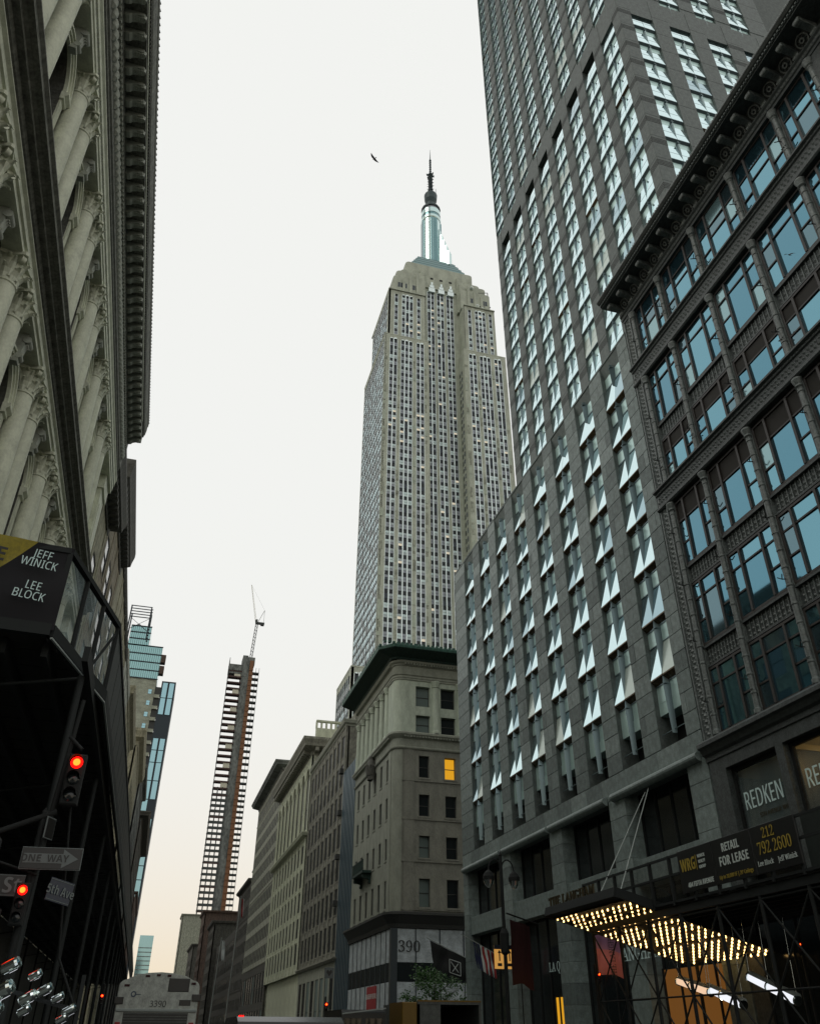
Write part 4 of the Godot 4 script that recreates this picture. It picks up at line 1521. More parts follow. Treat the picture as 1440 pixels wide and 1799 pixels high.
	face.call(Transform3D(Basis(Vector3(0, 0, 1), Vector3.UP, Vector3(-1, 0, 0)), Vector3(-35.32, 0, -25.0)), 0.0, 23.6, 40.0, 103.0, eg.slice(0, 7), "shoulder_side", false, 0.0, 0.12)
	var sr := Geo.new()
	sr.box(-35.4, 103.0, -25.0, -27.6, 103.5, -1.3)
	part(h, "setback_roof", sr, M.limestone)
	# crown
	var cr := Geo.new()
	for b in [[23.6, 284.0, 296.5, -2.4, -34.5], [22.0, 296.5, 301.5, -3.6, -33.5], [19.6, 301.5, 304.5, -5.0, -32.5], [16.8, 304.5, 312.6, -6.4, -31.0]]:
		var w: float = b[0]
		for sx in [-1.0, 1.0]:
			var xi: float = sx * (8.6 if b[1] < 304.0 else 0.0)
			var fixed := PackedVector2Array()
			fixed.append(Vector2(xi, -b[3]))
			for k in 4:
				var a := PI * 0.5 * (1.0 - k / 3.0)
				fixed.append(Vector2(sx * (w - 1.6 + 1.6 * cos(a)), -(b[3] - 1.6) - 1.6 * sin(a)))
			for k in 4:
				var a := -PI * 0.5 * k / 3.0
				fixed.append(Vector2(sx * (w - 1.6 + 1.6 * cos(a)), -(b[4] + 1.6) - 1.6 * sin(a)))
			fixed.append(Vector2(xi, -b[4]))
			if Geometry2D.is_polygon_clockwise(fixed):
				fixed.reverse()
			cr.extrude(fixed, b[1], b[2], Transform3D(Basis(Vector3.RIGHT, Vector3(0, 0, -1), Vector3.UP), Vector3.ZERO))
	# the centre bay carries up as a stone front with piers and three silver finials
	cr.box(-9.0, 297.5, -12.0, 9.0, 306.5, -6.3)
	cr.box(-9.0, 280.0, -30.0, 9.0, 304.4, -9.0)
	for x in [-9.0, 9.0]:
		cr.box(x - 1.0, 284.0, -9.0, x + 1.0, 307.5, -5.2)
	for s in [-1.0, 1.0]:
		for k in 3:
			cr.box(s * (12.5 + 3.2 * k) - 0.6, 286.0, -3.0, s * (12.5 + 3.2 * k) + 0.6, 300.0 - 3.0 * k, -1.9)
	part(h, "crown", cr, M.limestone)
	for x in [-4.2, 0.45, 5.1]:
		var g := Geo.new()
		g.box(x - 1.5, 295.0, -6.9, x + 1.5, 297.6, -6.1)
		g.box(x - 1.0, 297.6, -6.6, x + 1.0, 299.3, -6.0)
		g.box(x - 0.45, 299.3, -6.4, x + 0.45, 301.2, -5.9)
		part(h, "silver_finial", g, M.bright_metal)
	for q in [[-13.5, 289.0], [13.5, 289.0], [-20.5, 289.0], [20.5, 289.0], [-18.6, 289.0]]:
		var g := Geo.new()
		g.box(q[0] - 1.2, q[1], -2.45, q[0] - 0.1, q[1] + 3.0, -2.36)
		g.box(q[0] + 0.1, q[1], -2.45, q[0] + 1.2, q[1] + 3.0, -2.36)
		part(h, "crown_window", g, M.pane_dark)
	for x in [-4.2, 0.45, 5.1]:
		var g := Geo.new()
		g.box(x - 0.7, 303.4, -6.35, x + 0.7, 304.6, -6.24)
		part(h, "crown_vent", g, M.dark_void)
	# stepped metal plinth and mast; the axis stands 19 m behind the front
	var ax := Vector3(0, 0, -19.0)
	var pl := Geo.new()
	var dk := Geo.new()
	for k in 5:
		var w := 14.6 - 1.2 * k
		pl.box(-w, 311.5 + 2.6 * k, -19.0 - w * 0.8, w, 313.2 + 2.6 * k, -19.0 + w * 0.8)
		dk.box(-w + 0.5, 313.2 + 2.6 * k, -19.0 - w * 0.8 + 0.5, w - 0.5, 314.1 + 2.6 * k, -19.0 + w * 0.8 - 0.5)
	var plo := part(h, "mast_plinth", pl, M.mast_step)
	part(plo, "plinth_band", dk, M.mast_dark)
	var ms := Geo.new()
	ms.lathe(ax, [Vector2(4.9, 323.0), Vector2(4.8, 361.5)], 24)
	ms.lathe(ax, [Vector2(4.95, 361.5), Vector2(5.2, 362.0), Vector2(5.2, 363.6), Vector2(4.9, 364.0)], 24)
	ms.lathe(ax, [Vector2(5.0, 366.0), Vector2(5.05, 369.4), Vector2(4.5, 370.0)], 24)
	var mo := part(h, "mast", ms, M.mast_metal)
	var mw := Geo.new()
	mw.lathe(ax, [Vector2(4.85, 364.0), Vector2(4.85, 366.0)], 24)
	for q in 4:
		var a := PI * 0.5 * q - PI * 0.5
		var d := Vector3(cos(a), 0, -sin(a))
		var s := Vector3(sin(a), 0, cos(a))
		for k in 3:
			var c: Vector3 = ax + d * 4.85 + s * (k - 1) * 1.25
			mw.hexa([c - s * 0.5 - d * 1.5 + Vector3.UP * 323, c + s * 0.5 - d * 1.5 + Vector3.UP * 323, c + s * 0.5 + d * 0.25 + Vector3.UP * 323, c - s * 0.5 + d * 0.25 + Vector3.UP * 323,
				c - s * 0.5 - d * 1.5 + Vector3.UP * 361, c + s * 0.5 - d * 1.5 + Vector3.UP * 361, c + s * 0.5 + d * 0.25 + Vector3.UP * 361, c - s * 0.5 + d * 0.25 + Vector3.UP * 361])
	part(mo, "mast_windows", mw, M.mast_glass)
	# winged buttresses on the diagonals
	var bt := Geo.new()
	for q: int in [0, 3]:
		var a := PI * 0.5 * q + PI * 0.25
		var xf := Transform3D(Basis(Vector3(cos(a), 0, -sin(a)), Vector3.UP, Vector3(sin(a), 0, cos(a))), ax)
		for k in 5:
			var r := 10.6 - 1.35 * k
			bt.extrude(PackedVector2Array([Vector2(2.0, 323), Vector2(r, 323), Vector2(r, 333.0 + 5.0 * k), Vector2(2.0, 333.0 + 5.0 * k)]), -1.5 + 0.12 * k, 1.5 - 0.12 * k, xf)
	part(mo, "buttress", bt, M.mast_metal)
	var dm := Geo.new()
	dm.lathe(ax, [Vector2(4.5, 370.0), Vector2(4.6, 371.5)], 24)
	part(mo, "dome_drum", dm, M.pane_mauve)
	var tp := Geo.new()
	tp.lathe(ax, [Vector2(5.1, 371.4), Vector2(5.15, 372.4), Vector2(4.2, 374.2), Vector2(2.6, 376.0), Vector2(2.4, 378.0), Vector2(3.3, 380.6), Vector2(3.55, 384.8), Vector2(3.3, 385.4), Vector2(1.6, 386.0)], 16)
	part(h, "mast_dome", tp, M.mast_dark)
	var an := Geo.new()
	an.tube(ax + Vector3.UP * 385.5, ax + Vector3.UP * 402.0, 1.0, 0.75, 8)
	for k in 22: # dipoles and rings crowd round the lower antenna
		var y := 386.0 + 0.85 * k
		var r := 1.55 if k < 5 else 1.25
		an.tube(ax + Vector3.UP * y, ax + Vector3.UP * (y + 0.3), r, r, 8)
		var a := k * 1.1
		an.bar(ax + Vector3(cos(a), 0, sin(a)) * -1.9 + Vector3.UP * y, ax + Vector3(cos(a), 0, sin(a)) * 1.9 + Vector3.UP * y, 0.16, 0.3)
	for k in 6:
		var a := TAU * k / 6.0
		an.bar(ax + Vector3(cos(a), 0, sin(a)) * 2.2 + Vector3.UP * 403.0, ax + Vector3.UP * 403.4, 0.3, 1.6)
	an.tube(ax + Vector3.UP * 402.0, ax + Vector3.UP * 418.0, 0.55, 0.35, 6)
	for k in 7:
		an.tube(ax + Vector3.UP * (404.5 + 2.0 * k), ax + Vector3.UP * (405.3 + 2.0 * k), 0.7, 0.6, 6)
	an.tube(ax + Vector3.UP * 418.0, ax + Vector3.UP * 427.0, 0.28, 0.06, 6)
	an.tube(ax + Vector3(3.0, 385.0, 0), ax + Vector3(3.0, 392.5, 0), 0.14, 0.1, 6)
	part(h, "antenna", an, M.mast_dark)
	# maintenance rig and dishes on the right shoulder
	var rg := Geo.new()
	rg.tube(Vector3(22.5, 284.5, -3), Vector3(22.5, 299.0, -3), 0.25, 0.2, 6)
	rg.tube(Vector3(22.5, 299.0, -3), Vector3(17.8, 297.5, -3), 0.15, 0.15, 6)
	rg.tube(Vector3(16.5, 287.0, -2), Vector3(23.5, 289.5, -3), 0.25, 0.25, 6)
	part(h, "roof_rig", rg, M.sash)
	for q in [Vector3(16.5, 287.0, -1.8), Vector3(18.9, 285.6, -1.8), Vector3(14.6, 300.0, -3.0)]:
		var g := Geo.new()
		g.lathe(q, [Vector2(0.0, -0.9), Vector2(0.7, -0.6), Vector2(1.0, 0.0), Vector2(0.7, 0.6), Vector2(0.0, 0.9)], 10)
		part(h, "dish", g, M.bright_metal)
	for k in kinds.size():
		if far[k].size():
			many(h, "far_windows" if k == 0 else "far_windows_%03d" % k, kinds[k], far[k])


func sash_window(w: float, hgt: float, glass: Material, frame: Material, split: float = 0.5) -> Array: # [frame mesh, pane mesh], origin at the lower left of the opening, glass plane at z = 0
	var key := "sash %.2f %.2f %s %s" % [w, hgt, glass.resource_name, frame.resource_name]
	if not cache.has(key):
		var f := Geo.new()
		var b := 0.07
		f.box(0, 0, -0.05, b, hgt, 0.05)
		f.box(w - b, 0, -0.05, w, hgt, 0.05)
		f.box(b, 0, -0.05, w - b, b, 0.05)
		f.box(b, hgt - b, -0.05, w - b, hgt, 0.05)
		f.box(b, hgt * split - 0.04, -0.04, w - b, hgt * split + 0.04, 0.04)
		var p := Geo.new()
		p.quad(Vector3(b, b, 0.0), Vector3(w - b, b, 0.0), Vector3(w - b, hgt * split - 0.04, 0.0), Vector3(b, hgt * split - 0.04, 0.0))
		p.quad(Vector3(b, hgt * split + 0.04, 0.015), Vector3(w - b, hgt * split + 0.04, 0.015), Vector3(w - b, hgt - b, 0.015), Vector3(b, hgt - b, 0.015))
		cache[key] = [mesh_of([[f, frame]]), mesh_of([[p, glass]]), mesh_of([[f, frame], [p, glass]])]
	return cache[key]


func evenly(a: float, b: float, n: int, w: float) -> Array: # n openings of width w spread between a and b
	var out := []
	var gap := (b - a - n * w) / n
	for k in n:
		var x := a + gap * 0.5 + k * (w + gap)
		out.append(Vector2(x, x + w))
	return out


func storeys(y0: float, n: int, pitch: float, hgt: float) -> Array:
	var out := []
	for k in n:
		out.append(Vector2(y0 + pitch * k, y0 + pitch * k + hgt))
	return out


# a masonry front in the z = 0 plane of a frame: wall with openings, windows, sills, bands
func front(h: Node3D, xf: Transform3D, x0: float, x1: float, y0: float, y1: float, cols: Array, rows: Array, stone: Material, o: Dictionary = {}) -> void:
	var t: float = o.get("recess", 0.35)
	var g := Geo.new()
	g.wall(x0, x1, y0, y1, cols, rows, 0.0, t + 0.12)
	for r: Vector2 in rows:
		if o.get("sills", true):
			for c: Vector2 in cols:
				g.box(c.x - 0.1, r.x - 0.16, 0.0, c.y + 0.1, r.x, o.get("sill_d", 0.14))
	for v: float in o.get("bands", []):
		g.box(x0, v, 0.0, x1, v + 0.22, 0.1)
	for p: float in o.get("pilasters", []):
		g.box(p - o.get("pil_w", 0.22), y0, 0.0, p + o.get("pil_w", 0.22), y1, o.get("pil_d", 0.18))
	put(h, "wall", mesh_of([[g, stone]]), xf.origin, xf.basis)
	var shades: Array = o.get("glass", [M.window_dark, M.window_dark, M.window_dark, M.shade_grey])
	for r: Vector2 in rows:
		for c: Vector2 in cols:
			var gl: Material = shades[rng.randi() % shades.size()]
			if o.has("lit") and o.lit == [rows.find(r), cols.find(c)]:
				gl = M.lit_room
			var m := sash_window(c.y - c.x, r.y - r.x, gl, o.get("frame", M.sash))
			var at := xf * Vector3(c.x, r.x, -t)
			if o.get("near", false):
				var w := put(h, "window", m[0], at, xf.basis)
				put(w, "pane", m[1])
			else:
				put(h, "window", m[2], at, xf.basis)


func cornice(h: Node3D, path: Array, y: float, out: float, hgt: float, stone: Material, teeth: float = 0.0) -> void:
	var g := Geo.new()
	g.sweep(path, [Vector2(-0.2, y), Vector2(0.1, y), Vector2(0.15, y + hgt * 0.25), Vector2(out * 0.8, y + hgt * 0.45), Vector2(out * 0.85, y + hgt * 0.6), Vector2(out, y + hgt * 0.85), Vector2(out, y + hgt), Vector2(-0.2, y + hgt + 0.05)])
	if teeth > 0.0:
		for k in path.size() - 1:
			var a: Vector2 = path[k]
			var b: Vector2 = path[k + 1]
			var d := (b - a).normalized()
			var n := Vector2(-d.y, d.x)
			for q in int((b - a).length() / teeth):
				var c := a + d * (q + 0.5) * teeth
				var p := [c - d * teeth * 0.25, c + d * teeth * 0.25]
				var e := out * 0.7
				g.hexa([Vector3(p[0].x + n.x * e, y + hgt * 0.18, p[0].y + n.y * e), Vector3(p[1].x + n.x * e, y + hgt * 0.18, p[1].y + n.y * e), Vector3(p[1].x, y + hgt * 0.1, p[1].y), Vector3(p[0].x, y + hgt * 0.1, p[0].y),
					Vector3(p[0].x + n.x * e, y + hgt * 0.46, p[0].y + n.y * e), Vector3(p[1].x + n.x * e, y + hgt * 0.46, p[1].y + n.y * e), Vector3(p[1].x, y + hgt * 0.4, p[1].y), Vector3(p[0].x, y + hgt * 0.4, p[0].y)])
	part(h, "cornice", g, stone)


const NORTH := Transform3D(Vector3(0, 0, -1), Vector3.UP, Vector3(1, 0, 0), Vector3.ZERO)   # in a right-hand building's frame: its north side
const NORTH_L := Transform3D(Vector3(0, 0, 1), Vector3.UP, Vector3(-1, 0, 0), Vector3.ZERO)  # in a left-hand building's frame


func build_corner_bank() -> void:
	var h := thing("corner_palazzo", "rounded corner stone palazzo with a huge green copper cornice and the number 390", "building", Vector3(22.0, 0, -83), -90)
	var W := 18.5
	var N := 12.0
	var r := 0.9
	var core := Geo.new()
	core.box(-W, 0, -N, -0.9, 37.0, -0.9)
	part(h, "core_wall", core, M.bank_stone_low)
	var path := [Vector2(-W, 0), Vector2(-r, 0)]
	for k in 5:
		var a := PI * 0.5 * (k + 1) / 6.0
		path.append(Vector2(-r + r * sin(a), -r + r * cos(a)))
	path.append(Vector2(0, -r))
	path.append(Vector2(0, -N))
	# the rounded corner itself, in coursed drums
	for c in 13:
		var y0 := 11.6 + 1.2 * c
		var g := Geo.new()
		g.lathe(Vector3(-r, 0, -r), [Vector2(r * 0.985, y0), Vector2(r, y0 + 0.02), Vector2(r, y0 + 1.18), Vector2(r * 0.985, y0 + 1.2)], 10, PI * 1.5, PI * 2.0)
		part(h, "corner_stone", g, M.bank_stone)
	var cg := Geo.new()
	cg.lathe(Vector3(-r, 0, -r), [Vector2(r, 27.2), Vector2(r, 36.6)], 10, PI * 1.5, PI * 2.0)
	part(h, "corner_shaft", cg, M.bank_column)
	var rows := [Vector2(12.0, 14.56), Vector2(16.45, 18.55), Vector2(20.43, 22.6), Vector2(24.3, 26.6)]
	var ecols := []
	for k in 6:
		ecols.append(Vector2(-16.9 + 2.75 * k, -15.9 + 2.75 * k))
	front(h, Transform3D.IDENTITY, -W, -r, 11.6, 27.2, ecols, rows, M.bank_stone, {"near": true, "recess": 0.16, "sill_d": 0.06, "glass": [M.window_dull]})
	var ncols := [Vector2(2.73, 3.87), Vector2(5.6, 6.83), Vector2(8.6, 9.8)]
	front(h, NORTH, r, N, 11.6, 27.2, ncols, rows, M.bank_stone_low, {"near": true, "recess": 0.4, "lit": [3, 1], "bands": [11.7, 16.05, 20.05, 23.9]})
	# tall flat strip beside the corner
	var st := Geo.new()
	st.box(-2.1, 11.6, 0.0, -1.0, 27.2, 0.07)
	part(h, "corner_strip", st, M.bank_stone)
	var st2 := Geo.new()
	st2.append(st, NORTH * Transform3D(Basis.IDENTITY, Vector3(3.2, 0, 0)))
	part(h, "corner_strip", st2, M.bank_stone_low)
	# upper order: two storeys behind columns
	front(h, NORTH, r, N, 29.0, 34.9, [Vector2(2.38, 4.0), Vector2(5.26, 6.95), Vector2(8.3, 9.9)], [Vector2(29.1, 31.0), Vector2(32.0, 34.3)], M.bank_column, {"near": true, "recess": 0.5, "sills": false, "glass": [M.shade_grey, M.window_dark, M.window_dark]})
	for c in [Vector2(2.38, 4.0), Vector2(5.26, 6.95), Vector2(8.3, 9.9)]:
		var g := Geo.new()
		g.box(c.x, 31.0, -0.35, c.y, 32.0, -0.12)
		put(h, "grey_spandrel", mesh_of([[g, M.white_panel]]), NORTH.origin, NORTH.basis)
	var shaft := Geo.new()
	shaft.lathe(Vector3.ZERO, [Vector2(0.5, 0), Vector2(0.5, 0.25), Vector2(0.4, 0.35), Vector2(0.4, 1.6), Vector2(0.34, 5.2), Vector2(0.46, 5.3), Vector2(0.36, 5.4), Vector2(0.55, 5.85), Vector2(0.55, 5.95)], 16)
	var shm := mesh_of([[shaft, M.bank_column]])
	for x in [4.65, 7.6]:
		put(h, "half_column", shm, NORTH * Vector3(x, 29.0, 0.02))
	for k in 7:
		put(h, "column", shm, Vector3(-17.6 + 2.35 * k, 29.0, -0.1))
	var back := Geo.new()
	back.box(-W, 29.0, -1.5, -r, 34.9, -0.9)
	part(h, "loggia_wall", back, M.bank_stone_low)
	for k in 6:
		for rr in [Vector2(29.2, 31.2), Vector2(32.2, 34.4)]:
			var m := sash_window(1.3, rr.y - rr.x, M.window_dark, M.sash)
			put(h, "window", m[2], Vector3(-17.1 + 2.35 * k, rr.x, -0.82))
	var ec := Geo.new()
	ec.box(-2.9, 29.0, -0.9, -r, 34.9, 0.0)
	part(h, "corner_pier", ec, M.bank_column)
	# mouldings carried round the corner
	var m1 := Geo.new()
	m1.sweep(path, [Vector2(-0.5, 27.2), Vector2(0.12, 27.2), Vector2(0.2, 27.32), Vector2(0.2, 27.42), Vector2(0.04, 27.5), Vector2(0.04, 28.3), Vector2(0.12, 28.36), Vector2(0.3, 28.5), Vector2(0.42, 28.62), Vector2(0.5, 28.7), Vector2(0.5, 28.88), Vector2(0.38, 29.0), Vector2(-0.5, 29.0)])
	part(h, "belt_cornice", m1, M.bank_stone)
	var m2 := Geo.new()
	m2.sweep(path, [Vector2(-0.9, 34.9), Vector2(0.1, 34.9), Vector2(0.1, 35.1), Vector2(0.16, 35.14), Vector2(0.16, 35.36), Vector2(0.28, 35.46), Vector2(0.28, 35.54), Vector2(0.06, 35.56), Vector2(0.06, 36.5), Vector2(0.2, 36.6), Vector2(0.2, 36.7), Vector2(0.42, 36.85), Vector2(0.5, 37.05), Vector2(-0.9, 37.1)])
	part(h, "entablature", m2, M.bank_stone)
	var den := Geo.new()
	for face in 2:
		var xf := Transform3D.IDENTITY if face == 0 else NORTH
		for k in (52 if face == 0 else 32):
			var x := -W + 0.1 + 0.335 * k if face == 0 else 1.0 + 0.335 * k
			var b := Geo.new()
			b.box(x, 36.62, 0.16, x + 0.18, 36.84, 0.4)
			b.box(x, 28.42, 0.1, x + 0.18, 28.6, 0.4)
			den.append(b, xf)
	part(h, "dentils", den, M.bank_stone).set_meta("kind", "stuff")
	var out := 2.1
	var cp := [Vector2(-W - 0.4, 0), Vector2(-0.2, 0), Vector2(0, -0.2), Vector2(0, -N)]
	var sf := Geo.new()
	sf.sweep(cp, [Vector2(-1.2, 37.1), Vector2(0.5, 37.1), Vector2(0.6, 37.3), Vector2(out - 0.1, 37.75), Vector2(out, 37.8), Vector2(out, 37.84)])
	part(h, "cornice_soffit", sf, M.copper_dark)
	var edge := Geo.new()
	edge.sweep(cp, [Vector2(out - 0.2, 37.84), Vector2(out + 0.04, 37.84), Vector2(out + 0.08, 38.1), Vector2(out + 0.04, 38.22), Vector2(-1.2, 38.5)])
	var ed := part(h, "copper_cornice", edge, M.copper_green)
	var tb := Geo.new()
	for face in 2:
		var xf := Transform3D.IDENTITY if face == 0 else NORTH
		for k in (40 if face == 0 else 26):
			var x := -W - 0.3 + 0.5 * k if face == 0 else -1.9 + 0.5 * k
			var b := Geo.new()
			b.box(x, 38.2, out - 0.25, x + 0.28, 38.42, out + 0.06)
			tb.append(b, xf)
	part(ed, "copper_teeth", tb, M.copper_green).set_meta("kind", "stuff")
	# balcony and cartouche
	var bal := Geo.new()
	bal.box(-13.6, 16.2, 0.0, -8.6, 16.45, 1.05)
	bal.box(-13.6, 17.45, 0.95, -8.6, 17.55, 1.05)
	for k in 26:
		bal.box(-13.6 + 0.2 * k, 16.45, 0.97, -13.53 + 0.2 * k, 17.45, 1.03)
	for x in [-13.2, -9.2]:
		bal.append(scroll_bracket(), Transform3D(Basis.from_scale(Vector3(1.5, 1.6, 1.0)), Vector3(x, 16.2, 0)))
	part(h, "balcony", bal, M.copper_dark)
	var ca := Geo.new()
	ca.lathe(Vector3(-8.6, 26.9, 0.35), [Vector2(0.1, -1.0), Vector2(0.6, -0.5), Vector2(0.75, 0.3), Vector2(0.5, 0.9), Vector2(0.3, 1.3), Vector2(0.35, 1.6), Vector2(0.0, 1.9)], 10)
	for k in 7:
		leaf_fan(ca, Vector3(-8.6, 26.4, 0.3), PI * k / 6.0, 0.5, -0.5, 1.6, 0.5, 0.3)
	part(h, "cartouche", ca, M.marble_dark)
	# dark ledge and the modern glass shop front
	var lg := Geo.new()
	lg.sweep(path, [Vector2(-0.9, 10.15), Vector2(0.1, 10.15), Vector2(0.2, 10.5), Vector2(0.65, 11.1), Vector2(0.8, 11.25), Vector2(0.8, 11.45), Vector2(0.0, 11.6), Vector2(-0.9, 11.6)])
	part(h, "dark_ledge", lg, M.sash)
	for face in 2:
		var xf := Transform3D.IDENTITY if face == 0 else NORTH
		var a := -W if face == 0 else 0.02
		var b := -0.02 if face == 0 else N
		var n := 9 if face == 0 else 5
		for lvl in [[7.3, 10.1, M.white_panel], [5.75, 7.25, M.window_dark], [3.2, 5.7, M.white_panel], [0.2, 3.15, M.window_dark]]:
			for k in n:
				var x0: float = lerpf(a, b, float(k) / n) + 0.05
				var x1: float = lerpf(a, b, float(k + 1) / n) - 0.05
				var g := Geo.new()
				g.box(x0, lvl[0], -0.6, x1, lvl[1], -0.05)
				put(h, "glass_panel", mesh_of([[g, lvl[2]]]), xf.origin, xf.basis)
		var bars := Geo.new()
		for k in n + 1:
			var x: float = lerpf(a, b, float(k) / n)
			bars.box(x - 0.045, 0.2, -0.6, x + 0.045, 10.1, 0.0)
		put(h, "shop_mullions", mesh_of([[bars, M.metal_bar]]), xf.origin, xf.basis)
	words(h, "number_lettering", "390", 0.95, NORTH * Vector3(1.75, 8.6, 0.0), NORTH.basis, M.letter_dark, "Droid Serif", 400, 0.02)
	var red := Geo.new()
	red.box(-9.2, 2.2, -0.02, -5.4, 5.6, 0.04)
	var ro := part(h, "red_poster", red, M.flag_red)
	words(ro, "poster_lettering", "FLAGSHIP RETAIL", 0.42, Vector3(-7.3, 4.75, 0.05), Basis.IDENTITY, M.letter_white, "Droid Sans", 400, 0.01, 0.95)
	var pb := Geo.new()
	for k in 7:
		pb.box(-8.7 + 0.42 * k, 3.4, 0.04, -8.42 + 0.42 * k, 3.62, 0.05)
	part(ro, "poster_print", pb, M.sign_white_shaded)


func build_right_row() -> void:
	# ribbed infill
	var s := thing("ribbed_infill", "narrow infill block of grey blue vertical metal ribs beside the corner palazzo", "building", Vector3(22.0, 0, -108.7), -90)
	var g := Geo.new()
	g.box(0.05, 0, -12, 7.15, 31.0, -0.25)
	part(s, "wall", g, M.metal_bar)
	var rb := Geo.new()
	rb.block(0, 0, -0.2, 0.34, 31.2, 0.12, 0.04)
	var rbm := mesh_of([[rb, M.ribbed_blue]])
	for k in 9:
		put(s, "rib", rbm, Vector3(0.85 * k, 0, 0))
	for f in 9:
		for k in 8:
			var p := Geo.new()
			p.quad(Vector3(0.36 + 0.85 * k, 2.6 + 3.2 * f, 0.0), Vector3(0.83 + 0.85 * k, 2.6 + 3.2 * f, 0.0), Vector3(0.83 + 0.85 * k, 5.4 + 3.2 * f, 0.0), Vector3(0.36 + 0.85 * k, 5.4 + 3.2 * f, 0.0))
			part(s, "pane", p, M.pane_dark if (f + k) % 3 else M.window_dark)
	# brown stone block
	var b := thing("brown_stone_block", "brown stone block with close piers and deep dark windows next to the ribbed infill", "building", Vector3(22.0, 0, -135.6), -90)
	var c := Geo.new()
	c.box(0.05, 0, -14, 26.8, 38.6, -0.5)
	part(b, "core_wall", c, M.brownstone)
	var cols := evenly(0.3, 26.6, 9, 2.1)
	var pil := []
	for k in 10:
		pil.append(0.3 + 2.922 * k)
	front(b, Transform3D.IDENTITY, 0, 26.8, 9.4, 38.6, cols, storeys(10.2, 7, 3.9, 3.0), M.brownstone, {"glass": [M.window_dull], "near": true, "recess": 0.12, "pilasters": pil, "pil_w": 0.35, "pil_d": 0.08, "sill_d": 0.05})
	front(b, Transform3D.IDENTITY, 0, 26.8, 0.0, 9.0, evenly(0.5, 26.3, 8, 2.2), [Vector2(0.5, 7.6)], M.bank_stone, {"near": true, "recess": 0.1, "sills": false})
	var bel := Geo.new()
	bel.sweep([Vector2(0, 0), Vector2(26.8, 0), Vector2(26.8, -6)], [Vector2(-0.3, 9.0), Vector2(0.3, 9.0), Vector2(0.55, 9.25), Vector2(0.55, 9.4), Vector2(-0.3, 9.4)])
	part(b, "belt_course", bel, M.brownstone)
	cornice(b, [Vector2(0, 0), Vector2(26.8, 0), Vector2(26.8, -6)], 37.6, 0.5, 0.9, M.bank_stone)
	var par := Geo.new()
	par.box(0.1, 38.6, -8, 26.7, 39.8, -1.2)
	part(b, "parapet", par, M.brownstone)
	for k in 4:
		var bx := Geo.new()
		bx.box(25.6, 15.0 + 5.4 * k, 0.02, 26.6, 15.6 + 5.4 * k, 0.6)
		part(b, "iron_bracket", bx, M.sash)
	# cream arcaded block
	var a := thing("cream_arcaded_block", "cream stone block with tall round arches and a dark bracketed cornice", "building", Vector3(22.0, 0, -174.0), -90)
	var W := 37.0
	var k2 := Geo.new()
	k2.box(0.05, 0, -18, W - 0.05, 44.4, -0.6)
	part(a, "core_wall", k2, M.cream_stone)
	front(a, Transform3D.IDENTITY, 0, W, 9.2, 28.0, evenly(1.0, W - 1.0, 10, 2.4), storeys(10.4, 5, 3.55, 2.75), M.cream_stone, {"glass": [M.window_dull], "near": true, "recess": 0.1, "sill_d": 0.04, "pilasters": [0.5, 4.5, 8.0, 11.5, 15.0, 18.5, 22.0, 25.5, 29.0, 32.5, 36.4], "pil_w": 0.55, "pil_d": 0.14, "bands": [13.3, 20.4]})
	front(a, NORTH * Transform3D(Basis.IDENTITY, Vector3(0, 0, W)), 0, 18.0, 9.2, 41.6, evenly(1.2, 17.0, 5, 1.3), storeys(11.0, 8, 3.75, 2.3), M.pale_brick, {"near": true, "recess": 0.35})
	cornice(a, [Vector2(0, 0), Vector2(W, 0), Vector2(W, -6)], 28.0, 1.0, 0.9, M.cream_stone, 0.0)
	for k in 8:
		var x0 := 0.0 + W / 8.0 * k
		var x1 := W / 8.0 * (k + 1)
		var wg := Geo.new()
		wg.arch_wall(x0, x1, 28.9, 41.4, (x0 + x1) * 0.5, 1.45, 29.6, 38.2, 0.0, 0.3)
		wg.box(x0 - 0.3, 28.9, 0.0, x0 + 0.3, 40.6, 0.12)
		part(a, "arched_wall", wg, M.cream_stone)
		var rg := Geo.new()
		rg.arch_ring((x0 + x1) * 0.5, 38.2, 1.45, 1.85, 0.0, 0.16, 12)
		part(a, "arch_moulding", rg, M.cream_stone)
		var m := sash_window(2.9, 8.4, M.window_dark, M.sash, 0.4)
		var wn := put(a, "arched_window", m[0], Vector3((x0 + x1) * 0.5 - 1.45, 29.6, -0.16))
		put(wn, "pane", m[1])
		var fl := Geo.new()
		for q in 8:
			var t0 := PI * q / 8.0
			var t1 := PI * (q + 1) / 8.0
			fl.tri(Vector3(1.45, 8.4, 0), Vector3(1.45 + 1.45 * cos(t0), 8.4 + 1.45 * sin(t0), 0), Vector3(1.45 + 1.45 * cos(t1), 8.4 + 1.45 * sin(t1), 0))
		part(wn, "fanlight", fl, M.window_dark)
	cornice(a, [Vector2(0, 0), Vector2(W, 0), Vector2(W, -18)], 41.4, 1.9, 2.6, M.brownstone, 1.2)
	var bal := Geo.new()
	bal.box(0, 44.0, -1.0, W, 44.5, -0.4)
	bal.box(W - 0.8, 44.4, -17.0, W - 0.2, 46.2, -0.4)
	for k in 20:
		bal.box(W - 0.75, 46.2, -16.8 + 0.85 * k, W - 0.25, 47.3, -16.5 + 0.85 * k)
	bal.box(W - 0.85, 47.3, -17.0, W - 0.15, 47.6, -0.4)
	part(a, "roof_balustrade", bal, M.cream_stone)
	# taller office block beyond, green edged cornice
	var o := thing("flat_cornice_block", "pale office block with close window rows under a flat projecting grey cornice", "building", Vector3(22.0, 0, -215.0), -90)
	var k3 := Geo.new()
	k3.box(0.05, 0, -16, 40.95, 49.0, -0.4)
	part(o, "core_wall", k3, M.pale_brick)
